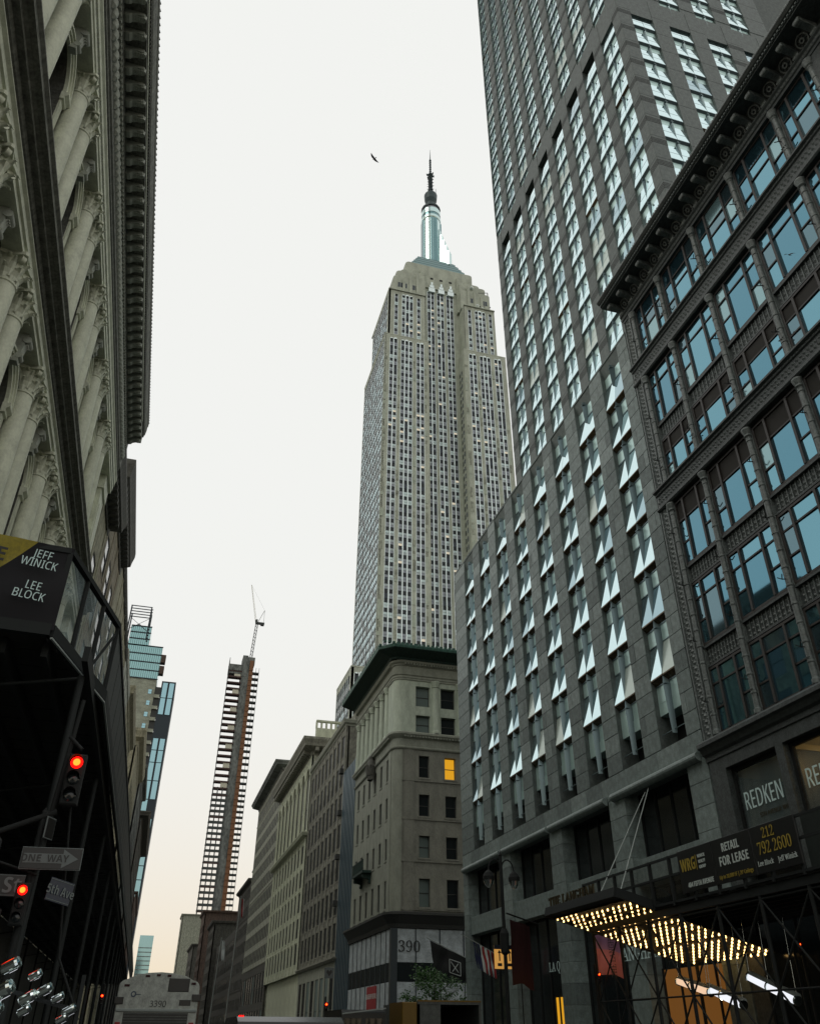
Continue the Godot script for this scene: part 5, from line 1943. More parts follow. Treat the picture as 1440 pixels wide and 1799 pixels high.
	front(o, Transform3D.IDENTITY, 0, 41.0, 13.0, 49.0, evenly(0.4, 40.6, 16, 1.85), storeys(14.0, 10, 3.45, 2.3), M.pale_brick, {"glass": [M.window_dull], "recess": 0.1, "sills": false, "bands": [13.1, 27.1, 44.6]})
	front(o, Transform3D.IDENTITY, 0, 41.0, 0.0, 13.0, evenly(0.4, 40.6, 10, 2.8), [Vector2(1.0, 5.4), Vector2(6.6, 11.6)], M.dull_brown, {"recess": 0.12, "sills": false})
	front(o, NORTH * Transform3D(Basis.IDENTITY, Vector3(0, 0, 41.0)), 0, 16.0, 30.0, 49.0, evenly(1, 15.5, 5, 1.5), storeys(31.2, 5, 3.45, 2.2), M.pale_brick, {"recess": 0.3, "sills": false})
	cornice(o, [Vector2(0, 0), Vector2(41.0, 0), Vector2(41.0, -16)], 48.6, 2.0, 1.5, M.raw_concrete)
	var pent := Geo.new()
	pent.box(16.0, 49.5, -14.0, 36.0, 54.0, -4.0)
	part(o, "roof_house", pent, M.brownstone)
	# dark stepped block with a green mansard
	var d := thing("mansard_block", "soot brown stepped block with a patched green mansard roof", "building", Vector3(22.0, 0, -243.5), -90)
	var k4 := Geo.new()
	k4.box(0.05, 0, -14, 28.4, 33.0, -0.4)
	k4.box(4.0, 33.0, -13, 28.0, 38.0, -2.5)
	part(d, "core_wall", k4, M.dull_brown)
	front(d, Transform3D.IDENTITY, 0, 28.5, 0.0, 33.0, evenly(0.6, 28.0, 9, 1.5), storeys(2.2, 8, 3.85, 2.4), M.dull_brown, {"recess": 0.12, "sill_d": 0.04, "bands": [10.0, 24.8]})
	cornice(d, [Vector2(0, 0), Vector2(28.5, 0)], 32.4, 0.9, 0.9, M.dull_brown)
	var mr := Geo.new()
	mr.sweep([Vector2(5, -2.5), Vector2(28.0, -2.5), Vector2(28.0, -13)], [Vector2(0.3, 38.0), Vector2(0.3, 38.4), Vector2(-1.6, 42.0), Vector2(-1.6, 42.3)])
	mr.box(5.0, 42.0, -12.8, 26.4, 42.4, -4.0)
	part(d, "mansard_roof", mr, M.copper_green)
	var ch := Geo.new()
	ch.box(14.0, 38.0, -12.0, 18.0, 50.0, -7.0)
	part(d, "chimney_stack", ch, M.pale_brick)
	var cap := Geo.new()
	cap.box(13.7, 50.0, -12.3, 18.3, 50.6, -6.7)
	part(d, "chimney_cap", cap, M.red_brown_brick)
	# beyond the landmark
	for q in [["stone_loft_block", "soot grey loft block past the landmark tower with heavy roof edge", -330.0, 24.0, 33.0, M.dull_brown, 20.5], ["narrow_brick_loft", "narrow brick loft with a tall blank side wall far down the avenue", -390.0, 22.0, 43.0, M.red_brown_brick, 20.5], ["pale_corner_loft", "pale loft with neat window pairs facing up the far avenue", -620.0, 26.0, 66.0, M.pale_brick, 19.4], ["low_far_block", "low dark block under the construction tower", -470.0, 40.0, 36.0, M.dull_brown, 20.5]]:
		var n := thing(q[0], q[1], "building", Vector3(q[6], 0, q[2]), -90)
		var kk := Geo.new()
		kk.box(0.05, 0, -20, q[3] - 0.05, q[4], -0.4)
		part(n, "core_wall", kk, q[5])
		var rw := int((q[4] - 5.0) / 3.9)
		front(n, Transform3D.IDENTITY, 0, q[3], 0, q[4], evenly(0.5, q[3] - 0.5, int(q[3] / 3.0), 1.6), storeys(4.5, rw, 3.9, 2.4), q[5], {"recess": 0.3, "sills": false})
		front(n, NORTH * Transform3D(Basis.IDENTITY, Vector3(0, 0, q[3])), 0.0, 20.0, 0, q[4], evenly(0.8, 18.0, 4, 1.9), storeys(4.5, rw, 3.9, 2.4), q[5], {"recess": 0.3, "sills": false})
		cornice(n, [Vector2(0, 0), Vector2(q[3], 0), Vector2(q[3], -20)], q[4] - 1.0, 0.9, 1.2, q[5])


func build_left_row() -> void:
	var specs := [
		["bracketed_brick_block", "warm stone front with a deep bracketed dark cornice next to the columned palace", 39.9, 8.0, 30.0, M.warm_stone, 1.0, 1.7, 2],
		["tall_cornice_block", "tall warm stone block whose flat cornice juts over the avenue", 48.0, 11.5, 33.9, M.tan_brick, 0.85, 2.4, 3],
		["speckled_loft", "speckled grey loft with diagonal looking window strips and plain parapet", 59.7, 22.0, 33.6, M.warm_stone, 0.25, 0.5, 6],
		["blank_party_wall", "plain buff block with a square parapet behind the shed", 82.0, 14.0, 34.5, M.marble_grey, 0.2, 0.6, 4],
		["iron_cornice_loft", "buff loft with a corniced attic and arched lintels", 96.2, 22.0, 35.6, M.warm_stone, 0.7, 1.6, 6],
		["stepped_mould_block", "pale stone block with a stepped moulded cornice below the glass tower", 140.0, 28.0, 44.0, M.warm_stone, 1.1, 2.6, 7],
		["grey_roof_edge_block", "grey block with a black roof edge under the teal tower", 185.0, 30.0, 50.0, M.raw_concrete, 0.9, 1.0, 7],
		["brown_setback_block", "brown block with a jutting stone roof corner far along the left pavement", 240.0, 60.0, 52.0, M.dull_brown, 2.2, 2.0, 12],
		["brick_far_block", "red brown block stepping down far along the left pavement", 330.0, 70.0, 44.0, M.red_brown_brick, 0.8, 1.0, 10]]
	for q in specs:
		var h := thing(q[0], q[1], "building", Vector3(-6.5, 0, -q[2]), 90)
		var W: float = q[3]
		var H: float = q[4]
		var c := Geo.new()
		c.box(0.03, 0, -14, W - 0.03, H - 0.05, -0.5)
		part(h, "core_wall", c, q[5])
		var rows := int((H - q[7] - 4.5) / 3.7)
		var cols := evenly(0.3, W - 0.3, q[8], W / q[8] * 0.52)
		var pil := []
		for k in q[8] + 1:
			pil.append(0.3 + (W - 0.6) * k / q[8])
		front(h, Transform3D.IDENTITY, 0, W, 0, H - 0.1, cols, storeys(4.4, rows, 3.7, 2.55), q[5], {"near": q[2] < 90.0, "recess": 0.07, "sill_d": 0.03, "pilasters": pil, "pil_w": 0.3, "pil_d": 0.05})
		cornice(h, [Vector2(0, -2.0), Vector2(0, 0), Vector2(W, 0), Vector2(W, -4)], H - q[7], q[6], q[7], M.marble_dark if q[2] < 60.0 else q[5], 0.7 if q[2] < 60.0 else 0.0)


func build_far() -> void:
	# slender concrete frame with its crane
	var t := thing("construction_tower", "thin unfinished concrete tower of open floors with an orange hoist track", "building", Vector3(27.6, 0, -600))
	var cr := Geo.new()
	cr.box(10.4, 0, -14, 16.2, 243.0, -0.5)
	cr.box(10.0, 231.0, -14, 14.0, 248.0, -0.3)
	cr.box(14.0, 241.0, -12, 19.2, 247.0, -0.4)
	part(t, "concrete_core", cr, M.raw_concrete)
	var ho := Geo.new()
	ho.box(15.6, 0, -0.6, 18.4, 244.0, 0.5)
	for k in 60:
		ho.box(15.4, 4.0 * k, 0.5, 18.6, 4.0 * k + 0.8, 0.8)
	part(t, "hoist_track", ho, M.hoist_orange)
	var y := 6.0
	var f := 0
	while y < 236.0:
		var pitch := 3.7 if y < 146.0 else 4.6
		var g := Geo.new()
		g.box(0.0, y, -4.6 if y > 146.0 else -6.0, 10.4, y + 0.75, 0.0)
		part(t, "floor_slab", g, M.oxide_red if y > 146.0 else M.slab_dark)
		var r := Geo.new()
		r.box(18.4, y, -4.0, 23.2, y + 1.0, 0.0)
		r.box(22.9, y, -0.3, 23.2, y + pitch, 0.0)
		r.box(20.6, y, -0.3, 20.9, y + pitch, 0.0)
		part(t, "edge_slab", r, M.slab_dark)
		if y > 146.0:
			var u := Geo.new()
			u.box(0.0, y + 0.76, -0.3, 10.4, y + 1.2, -0.2)
			part(t, "safety_screen", u, M.oxide_red)
			if f % 3 == 2:
				var fm := Geo.new()
				fm.box(5.0, y + 0.8, -0.5, 9.6, y + pitch, -0.35)
				part(t, "formwork_panel", fm, M.formwork)
		else:
			var u2 := Geo.new()
			u2.box(0.0, y - 0.9, -0.7, 10.4, y, 0.0)
			part(t, "edge_beam", u2, M.oxide_red if f % 4 == 1 else M.slab_dark)
		y += pitch
		f += 1
	var co := Geo.new()
	for x in [0.0, 3.2, 6.5, 9.6]:
		co.box(x, 0, -1.2, x + 0.75, 148.0, -0.05)
	co.box(0.0, 146.0, -1.2, 0.55, 236.0, -0.1)
	co.box(0.0, 0, 0.1, 0.25, 236.0, 0.5)
	part(t, "column", co, M.slab_dark)
	var top := Geo.new()
	top.box(0.0, 232.5, -6.0, 10.4, 240.0, -0.2)
	top.tube(Vector3(0.3, 238, -0.5), Vector3(0.3, 245, -0.5), 0.5, 0.2, 5)
	part(t, "top_formwork", top, M.raw_concrete)
	var k0 := thing("tower_crane", "luffing tower crane with raised jib on top of the unfinished tower", "crane", Vector3(43.6, 247.0, -604))
	var ms := Geo.new()
	for s in [[-0.9, -0.9], [0.9, -0.9], [0.9, 0.9], [-0.9, 0.9]]:
		ms.bar(Vector3(s[0], 0, s[1]), Vector3(s[0] + 1.6, 30, s[1]), 0.35, 0.35)
	for k in 10:
		ms.bar(Vector3(-0.9 + 0.16 * k, 3.0 * k, 0.9), Vector3(1.06 + 0.16 * k, 3.0 * k + 3, 0.9), 0.25, 0.25)
		ms.bar(Vector3(-0.9 + 0.16 * k, 3.0 * k, 0.9), Vector3(0.9 + 0.16 * k, 3.0 * k, 0.9), 0.35, 0.35)
	part(k0, "lattice_mast", ms, M.slab_dark)
	var cab := Geo.new()
	cab.box(0.4, 30.0, -1.2, 7.4, 31.4, 1.2)
	cab.box(4.6, 29.0, -1.0, 7.2, 31.0, 1.0)
	cab.box(0.2, 31.4, -1.0, 2.0, 33.6, 1.0)
	part(k0, "cab", cab, M.slab_dark)
	var jib := Geo.new()
	var a := Vector3(0.6, 32, 0)
	var b := Vector3(-6.2, 64, 0)
	for s in [-0.5, 0.5]:
		jib.bar(a + Vector3(s, 0, 0), b + Vector3(s * 0.4, 0, 0), 0.22, 0.22)
	for k in 14:
		jib.bar(a.lerp(b, k / 14.0) + Vector3(-0.45, 0, 0), a.lerp(b, (k + 1) / 14.0) + Vector3(0.35, 0, 0), 0.12, 0.12)
	part(k0, "jib", jib, M.formwork)
	var bk := Geo.new()
	bk.bar(Vector3(2.4, 32, 0), Vector3(6.6, 42.5, 0), 0.3, 0.3)
	bk.bar(Vector3(6.8, 31, 0), Vector3(6.6, 42.5, 0), 0.2, 0.2)
	bk.bar(Vector3(6.6, 42.5, 0), b, 0.07, 0.07)
	part(k0, "back_mast", bk, M.slab_dark)

	# teal and buff tower with a roof frame
	var g0 := thing("teal_tower", "buff masonry and teal glass tower with open steel crown over a water tank", "building", Vector3(0, 0, -450))
	var body := Geo.new()
	body.box(-36.0, 0, -30, -17.2, 166.5, -0.3)
	part(g0, "masonry_wall", body, M.pale_concrete)
	for k in 24:
		var w := sash_window(1.9, 2.6, M.blue_glass, M.raw_concrete)
		put(g0, "window", w[2], Vector3(-20.6, 12.0 + 6.35 * k, -0.24))
		var bal := Geo.new()
		bal.box(-17.2, 10.0 + 6.35 * k, -3.0, -14.3, 10.5 + 6.35 * k, 0.4)
		bal.box(-17.2, 10.5 + 6.35 * k, 0.2, -14.3, 11.8 + 6.35 * k, 0.35)
		part(g0, "balcony", bal, M.pale_concrete)
		var vd := Geo.new()
		vd.box(-17.2, 11.8 + 6.35 * k, -3.0, -14.2, 16.35 + 6.35 * k, -0.6)
		part(g0, "balcony_opening", vd, M.sash)
	for st in [[-36.0, -17.0, 166.5, 185.5, 4], [-36.0, -25.0, 185.5, 197.0, 3]]:
		var gl := Geo.new()
		gl.box(st[0], st[2], -26, st[1], st[3], -0.2)
		part(g0, "glass_storeys", gl, M.aqua_glass)
		var bars := Geo.new()
		var x: float = st[0]
		while x <= st[1] + 0.01:
			bars.box(x - 0.08, st[2], -0.2, x + 0.08, st[3], 0.05)
			x += 1.1
		for k in st[4] + 1:
			var yy: float = lerpf(st[2], st[3], float(k) / st[4])
			bars.box(st[0], yy - 0.25, -0.2, st[1] + 0.3, yy + 0.25, 0.2)
		part(g0, "glazing_bars", bars, M.navy_frame)
	for k in 2:
		var tb := Geo.new()
		tb.box(-17.0, 170.0 + 6.6 * k, -4.0, -14.4, 174.5 + 6.6 * k, 0.2)
		part(g0, "terrace_box", tb, M.red_brown_brick)
	var fr := Geo.new()
	for x in [-38.0, -27.0]:
		for z in [0.0, -12.0]:
			fr.box(x - 0.35, 190.0, z - 0.35, x + 0.35, 209.0, z + 0.35)
	for k in 5:
		fr.box(-38.4, 202.0 + 1.7 * k, 0.0, -26.6, 202.5 + 1.7 * k, 0.3)
		fr.box(-27.2, 202.0 + 1.7 * k, -12.0, -26.8, 202.5 + 1.7 * k, 0.0)
	fr.bar(Vector3(-38, 202, 0), Vector3(-27, 194, 0), 0.2, 0.2)
	fr.bar(Vector3(-27, 202, 0), Vector3(-38, 194, 0), 0.2, 0.2)
	for k in 12:
		fr.box(-26.8, 188.0 + 1.75 * k, 0.3, -26.0, 188.5 + 1.75 * k, 0.6)
	part(g0, "steel_crown", fr, M.navy_frame)
	var tk := Geo.new()
	tk.lathe(Vector3(-32.4, 194.5, -6), [Vector2(3.9, 0), Vector2(3.9, 3.4), Vector2(0.0, 6.2)], 10, 0, TAU, false)
	part(g0, "water_tank", tk, M.sash)
	var wing := Geo.new()
	wing.box(-14.2, 0, -30, -6.6, 166.0, -0.4)
	part(g0, "frame_wing", wing, M.navy_frame)
	for k in 2:
		var yy := 8.0
		while yy < 164.0:
			var hh := 9.0 if fmod(yy, 3.0) < 1.5 else 6.0
			if not (absf(yy - 137.0) < 5.5 or (k == 1 and absf(yy - 96.0) < 4.0)):
				var p := Geo.new()
				p.box(-13.4 + 3.5 * k, yy, -0.4, -10.9 + 3.5 * k, minf(yy + hh, 165.0), 0.0)
				part(g0, "pane", p, M.blue_glass)
			yy += hh + 0.4
	# pale towers on the horizon
	var far := thing("pale_blue_tower", "hazy pale blue tower at the end of the avenue", "building", Vector3(-8, 0, -1500))
	var q := Geo.new()
	q.box(-4.0, 0, -30, 17, 132, 0)
	part(far, "glass_wall", q, M.blue_glass)
	var q3 := Geo.new()
	for k in 20:
		q3.box(-4.0, 6.0 * k, 0, 17, 6.0 * k + 1.2, 0.3)
	part(far, "floor_band", q3, M.raw_concrete)
	var lowr := thing("low_skyline_block", "low hazy block closing the far end of the avenue", "building", Vector3(36, 0, -1500))
	var q2 := Geo.new()
	q2.box(-12, 0, -30, 10, 46, 0)
	q2.box(10, 0, -30, 40, 66, 2)
	q2.box(-4, 46, -20, 4, 52, -4)
	part(lowr, "wall", q2, M.raw_concrete)
	var q4 := Geo.new()
	for k in 6:
		for j in 9:
			q4.box(-11 + 5.4 * j, 6 + 6.4 * k, 2.0, -8.6 + 5.4 * j, 9.4 + 6.4 * k, 2.2)
	part(lowr, "window_strip", q4, M.pane_dark)


func cloth(a: Vector3, b: Vector3, drop: Vector3, nx: int, ny: int, amp: float, mask: Callable, seed_: float, split: Vector2 = Vector2.ZERO) -> Array: # hung from the line a-b; mask(s, t) gives 0 or 1: two cloth colours
	var gs := [Geo.new(), Geo.new()]
	var nrm := (b - a).cross(-drop).normalized()
	var at := func(i: int, j: int) -> Vector3:
		var t := float(j) / ny
		var s: float = float(i) / nx
		if split.x > 0.0: # two cloths that meet on a slant: split.x at the top, split.y at the foot
			var m := lerpf(split.x, split.y, t)
			s = (2.0 * s * m) if s < 0.5 else lerpf(m, 1.0, 2.0 * s - 1.0)
		var sag := amp * (sin(s * 9.0 + seed_ + t * 2.0) * 0.5 + sin(s * 21.0 + t * 7.0 + seed_ * 2.0) * 0.25 + sin(t * 8.0 + s * 3.0) * 0.4)
		return a.lerp(b, s) + drop * t * (1.0 + 0.03 * sin(s * 6.0 + seed_)) + nrm * sag
	for i in nx:
		for j in ny:
			var g: Geo = gs[mask.call((i + 0.5) / nx, (j + 0.5) / ny)]
			g.quad(at.call(i, j + 1), at.call(i + 1, j + 1), at.call(i + 1, j), at.call(i, j))
	return gs


func build_left_shed() -> void:
	var h := thing("left_sidewalk_shed", "dark sidewalk shed on the left with a plank deck, screened parapet and braced legs", "scaffold", Vector3.ZERO)
	var P := [Vector3(-6.4, 0, -10.4), Vector3(-1.84, 0, -10.7), Vector3(-1.25, 0, -13.05), Vector3(-1.16, 0, -28.0), Vector3(-0.98, 0, -105.0)]
	# deck planks, laid across
	for k in 299:
		var z := -10.75 - 0.315 * k
		var x := -1.3 if k > 7 else lerpf(-1.9, -1.3, k / 7.0)
		var g := Geo.new()
		g.box(-6.15, 6.0 + (0.012 if k % 2 else 0.0), z - 0.3, x, 6.06 + (0.012 if k % 2 else 0.0), z)
		part(h, "deck_plank", g, M.shed_plank)
	for k in 10:
		var g := Geo.new()
		g.box(-6.1 + 0.52 * k, 5.78, -105.0, -6.02 + 0.52 * k, 5.99, -11.0)
		part(h, "joist", g, M.shed_steel)
	for k in 4:
		var a: Vector3 = P[k]
		var b: Vector3 = P[k + 1]
		var up := Vector3.UP
		var e := Geo.new()
		e.bar(a + up * 6.03, b + up * 6.03, 0.1, 0.16)
		e.bar(a + up * 7.22, b + up * 7.22, 0.08, 0.08)
		part(h, "rail", e, M.shed_steel)
		if k > 0:
			var lip := Geo.new()
			lip.bar(a + up * 5.93 + Vector3(0.03, 0, 0), b + up * 5.93 + Vector3(0.03, 0, 0), 0.03, 0.025)
			part(h, "worn_edge", lip, M.worn_edge)
		if k == 1: # the screened corner
			var s := Geo.new()
			s.quad(a + up * 6.12, b + up * 6.12, b + up * 7.18, a + up * 7.18)
			part(h, "screen_panel", s, M.screen_pane)
			var ps := Geo.new()
			for q in 4:
				var c := a.lerp(b, q / 3.0)
				ps.bar(c + up * 6.1, c + up * 7.2, 0.06, 0.06)
			ps.bar(a.lerp(b, 0.66) + up * 6.15, b + up * 7.1, 0.03, 0.03)
			part(h, "parapet_post", ps, M.shed_steel)
		elif k > 1:
			var n := int((b - a).length() / 1.22)
			for q in n:
				var c := a.lerp(b, (q + 0.02) / n)
				var d := a.lerp(b, (q + 0.98) / n)
				var s := Geo.new()
				s.hexa([c + up * 6.1 + Vector3(0.02, 0, 0), d + up * 6.1 + Vector3(0.02, 0, 0), d + up * 6.1 - Vector3(0.02, 0, 0), c + up * 6.1 - Vector3(0.02, 0, 0),
					c + up * 7.2 + Vector3(0.02, 0, 0), d + up * 7.2 + Vector3(0.02, 0, 0), d + up * 7.2 - Vector3(0.02, 0, 0), c + up * 7.2 - Vector3(0.02, 0, 0)])
				part(h, "parapet_panel", s, M.shed_green)
	for k in 17:
		var z := -11.6 - 5.6 * k
		for x in [-1.45, -5.9]:
			var g := Geo.new()
			g.tube(Vector3(x, 0.14, z), Vector3(x, 5.78, z), 0.05, 0.05, 8)
			g.box(x - 0.12, 0.14, z - 0.12, x + 0.12, 0.18, z + 0.12)
			part(h, "leg", g, M.shed_steel)
		if k < 16:
			var g := Geo.new()
			g.tube(Vector3(-5.9, 4.9, z), Vector3(-1.45, 5.75, z), 0.024, 0.024, 6)
			part(h, "brace", g, M.shed_steel)
	# dark plywood face along the shop fronts, added to blacken the space under the deck
	for k in 77:
		var g := Geo.new()
		g.box(-6.08, 0.14, -11.0 - 1.22 * (k + 1) + 0.02, -6.04, 5.7, -11.0 - 1.22 * k)
		part(h, "added_dark_panel", g, M.shed_green)
	# banner on the face towards the crossing
	var bn := thing("lease_banner", "black and yellow cloth banner with white names on the end of the left sidewalk shed", "banner", Vector3.ZERO)
	var a0 := Vector3(-6.4, 7.26, -10.34)
	var b0 := Vector3(-1.80, 7.26, -10.64)
	var mask := func(s: float, _t: float) -> int:
		return 1 if s < 0.5 else 0
	var gs := cloth(a0, b0, Vector3(0, -1.2, 0), 96, 24, 0.055, mask, 1.7, Vector2(0.898, 0.675))
	part(bn, "black_cloth", gs[0], M.banner_black)
	part(bn, "yellow_cloth", gs[1], M.banner_yellow)
	var dir := (b0 - a0).normalized()
	var fb := Basis(dir, Vector3.UP, dir.cross(Vector3.UP)) * Basis(Vector3(0, 0, 1), deg_to_rad(-5.5))
	var place := func(x: float, y: float) -> Vector3:
		return a0 + dir * (x + 6.4) + Vector3(0, y - 7.26, 0) + dir.cross(Vector3.UP) * 0.075
	for w in [["JEFF", -2.145, 7.04], ["WINICK", -2.17, 6.90], ["LEE", -2.16, 6.57], ["BLOCK", -2.19, 6.43]]:
		words(bn, "banner_lettering", w[0], 0.118, place.call(w[1], w[2]), fb, M.letter_pale, "Droid Sans", 400, 0.006, 0.82)
	words(bn, "banner_lettering", "FOR LEASE", 0.2, place.call(-3.28, 7.02), fb, M.letter_dark, "Droid Sans", 700, 0.006)


func build_right_shed() -> void:
	var h := thing("right_sidewalk_shed", "black steel sidewalk shed on the right with a mesh parapet above cross braced legs", "scaffold", Vector3(15.5, 0, -30.3), -90)
	var L := 22.0
	for k in 70:
		var g := Geo.new()
		g.box(0.314 * k, 5.0 + (0.01 if k % 2 else 0.0), -4.4, 0.314 * k + 0.3, 5.06 + (0.01 if k % 2 else 0.0), -0.02)
		part(h, "deck_plank", g, M.shed_plank)
	for k in 9:
		var g := Geo.new()
		g.box(0.0, 4.78, -0.12 - 0.52 * k, L, 4.99, -0.04 - 0.52 * k)
		part(h, "joist", g, M.shed_steel)
	for k in 19:
		var g := Geo.new()
		g.box(1.2 * k - 0.04, 5.0, -0.05, 1.2 * k + 0.04, 6.42, 0.05)
		part(h, "parapet_post", g, M.shed_steel)
	for v in [5.1, 5.85, 6.38]:
		var g := Geo.new()
		g.box(0.0, v - 0.035, -0.03, L, v + 0.035, 0.035)
		part(h, "rail", g, M.shed_steel)
	var sp := Geo.new()
	sp.quad(Vector3(0, 5.1, -0.02), Vector3(6.6, 5.1, -0.02), Vector3(6.6, 6.38, -0.02), Vector3(0, 6.38, -0.02))
	part(h, "screen_panel", sp, M.screen_pane)
	for k in 8:
		var g := Geo.new()
		g.box(12.3 + 1.2 * k, 5.12, 0.0, 13.44 + 1.2 * k, 6.36, 0.03)
		part(h, "parapet_panel", g, M.shed_green)
	for k in 12:
		for w in [-0.1, -4.2]:
			var g := Geo.new()
			g.tube(Vector3(0.2 + 1.95 * k, 0.14, w), Vector3(0.2 + 1.95 * k, 4.8, w), 0.055, 0.055, 8)
			part(h, "leg", g, M.shed_steel)
		if k < 11:
			var g := Geo.new()
			for lv in [[0.6, 2.6], [2.6, 4.7]]:
				g.tube(Vector3(0.2 + 1.95 * k, lv[0], -0.1), Vector3(2.15 + 1.95 * k, lv[1], -0.1), 0.028, 0.028, 6)
				g.tube(Vector3(0.2 + 1.95 * k, lv[1], -0.1), Vector3(2.15 + 1.95 * k, lv[0], -0.1), 0.028, 0.028, 6)
				g.tube(Vector3(0.2 + 1.95 * k, lv[1], -0.1), Vector3(2.15 + 1.95 * k, lv[1], -0.1), 0.028, 0.028, 6)
			part(h, "brace", g, M.shed_steel)
	# lease sign: three boards
	var s := thing("lease_sign", "long black lease sign with gold and white lettering on the right shed", "sign", Vector3(15.44, 0, -30.3), -90)
	for k in 3:
		var g := Geo.new()
		g.block(6.64 + 1.84 * k, 5.24, 0.0, 8.45 + 1.84 * k, 6.42, 0.035, 0.008)
		part(s, "sign_board", g, M.sign_black)
	var z := 0.045
	var I := Basis.IDENTITY
	words(s, "sign_lettering", "WRG", 0.34, Vector3(7.17, 5.98, z), I, M.letter_gold, "Droid Sans", 700, 0.008, 0.75)
	var bar_ := Geo.new()
	bar_.box(7.60, 5.78, 0.03, 7.615, 6.2, 0.045)
	part(s, "divider", bar_, M.letter_gold)
	for w in [["WINICK", 6.13], ["REALTY", 5.98], ["GROUP", 5.83]]:
		words(s, "sign_lettering", w[0], 0.085, Vector3(7.9, w[1], z), I, M.letter_white, "Droid Sans", 700, 0.008, 0.85)
	words(s, "sign_lettering", "404 FIFTH AVENUE", 0.135, Vector3(7.68, 5.42, z), I, M.letter_white, "Droid Sans", 700, 0.008, 0.8)
	words(s, "sign_lettering", "RETAIL", 0.22, Vector3(9.35, 6.15, z), I, M.letter_white, "Droid Sans", 700, 0.008, 0.82)
	words(s, "sign_lettering", "FOR LEASE", 0.24, Vector3(9.42, 5.8, z), I, M.letter_white, "Droid Sans", 700, 0.008, 0.82)
	words(s, "sign_lettering", "Up to 20,000 SF | 20' Ceilings", 0.1, Vector3(9.4, 5.4, z), I, M.letter_gold, "Droid Sans", 400, 0.008, 0.85)
	words(s, "sign_lettering", "212", 0.26, Vector3(11.05, 6.2, z), I, M.letter_gold, "Droid Serif", 400, 0.008, 0.85)
	words(s, "sign_lettering", "792 2600", 0.3, Vector3(11.2, 5.84, z), I, M.letter_gold, "Droid Serif", 400, 0.008, 0.8)
	words(s, "sign_lettering", "Lee Block     Jeff Winick", 0.12, Vector3(11.2, 5.48, z), I, M.letter_white, "Droid Serif", 400, 0.008, 0.85)
	# added glowing tubes standing in for light streaks of unknown source
	for q in [[Vector3(16.9, 3.12, -27.0), Vector3(16.95, 2.75, -25.4), M.warm_tube, "added cream tube in place of a light streak under the right shed, farthest of three"], [Vector3(17.0, 2.86, -25.6), Vector3(17.05, 2.38, -24.0), M.white_tube, "added short white tube in place of a light streak under the right shed, middle of three"], [Vector3(17.0, 3.06, -23.4), Vector3(17.05, 2.42, -21.6), M.white_tube, "added long white tube in place of a light streak under the right shed, nearest of three"]]:
		var t := thing("streak_tube", q[3], "lamp", Vector3.ZERO, 0, "added streak tubes under the right shed")
		var g := Geo.new()
		g.tube(q[0], q[1], 0.1, 0.12, 14)
		part(t, "tube", g, q[2])
		var hg := Geo.new()
		var off := Vector3(0.03, 0.08, 0.02)
		hg.tube(q[0] + off, q[1] + off, 0.085, 0.105, 14)
		part(t, "reflector", hg, M.worn_edge)
		var c := Geo.new()
		var d: Vector3 = (q[1] - q[0]).normalized()
		for f in [0.0, 0.42, 1.0]:
			var p: Vector3 = q[0].lerp(q[1], f)
			c.tube(p - d * 0.03, p + d * 0.03, 0.135, 0.135, 14)
			c.tube(p, Vector3(p.x + 0.1, 4.78, p.z), 0.008, 0.008, 5)
		part(t, "bracket", c, M.chrome)
		lamp("streak_tube_light", q[0].lerp(q[1], 0.5) + Vector3(0, -0.2, 0), Color(1, 0.95, 0.88), 0.12, 0.1)  # added light for the stand-in tube


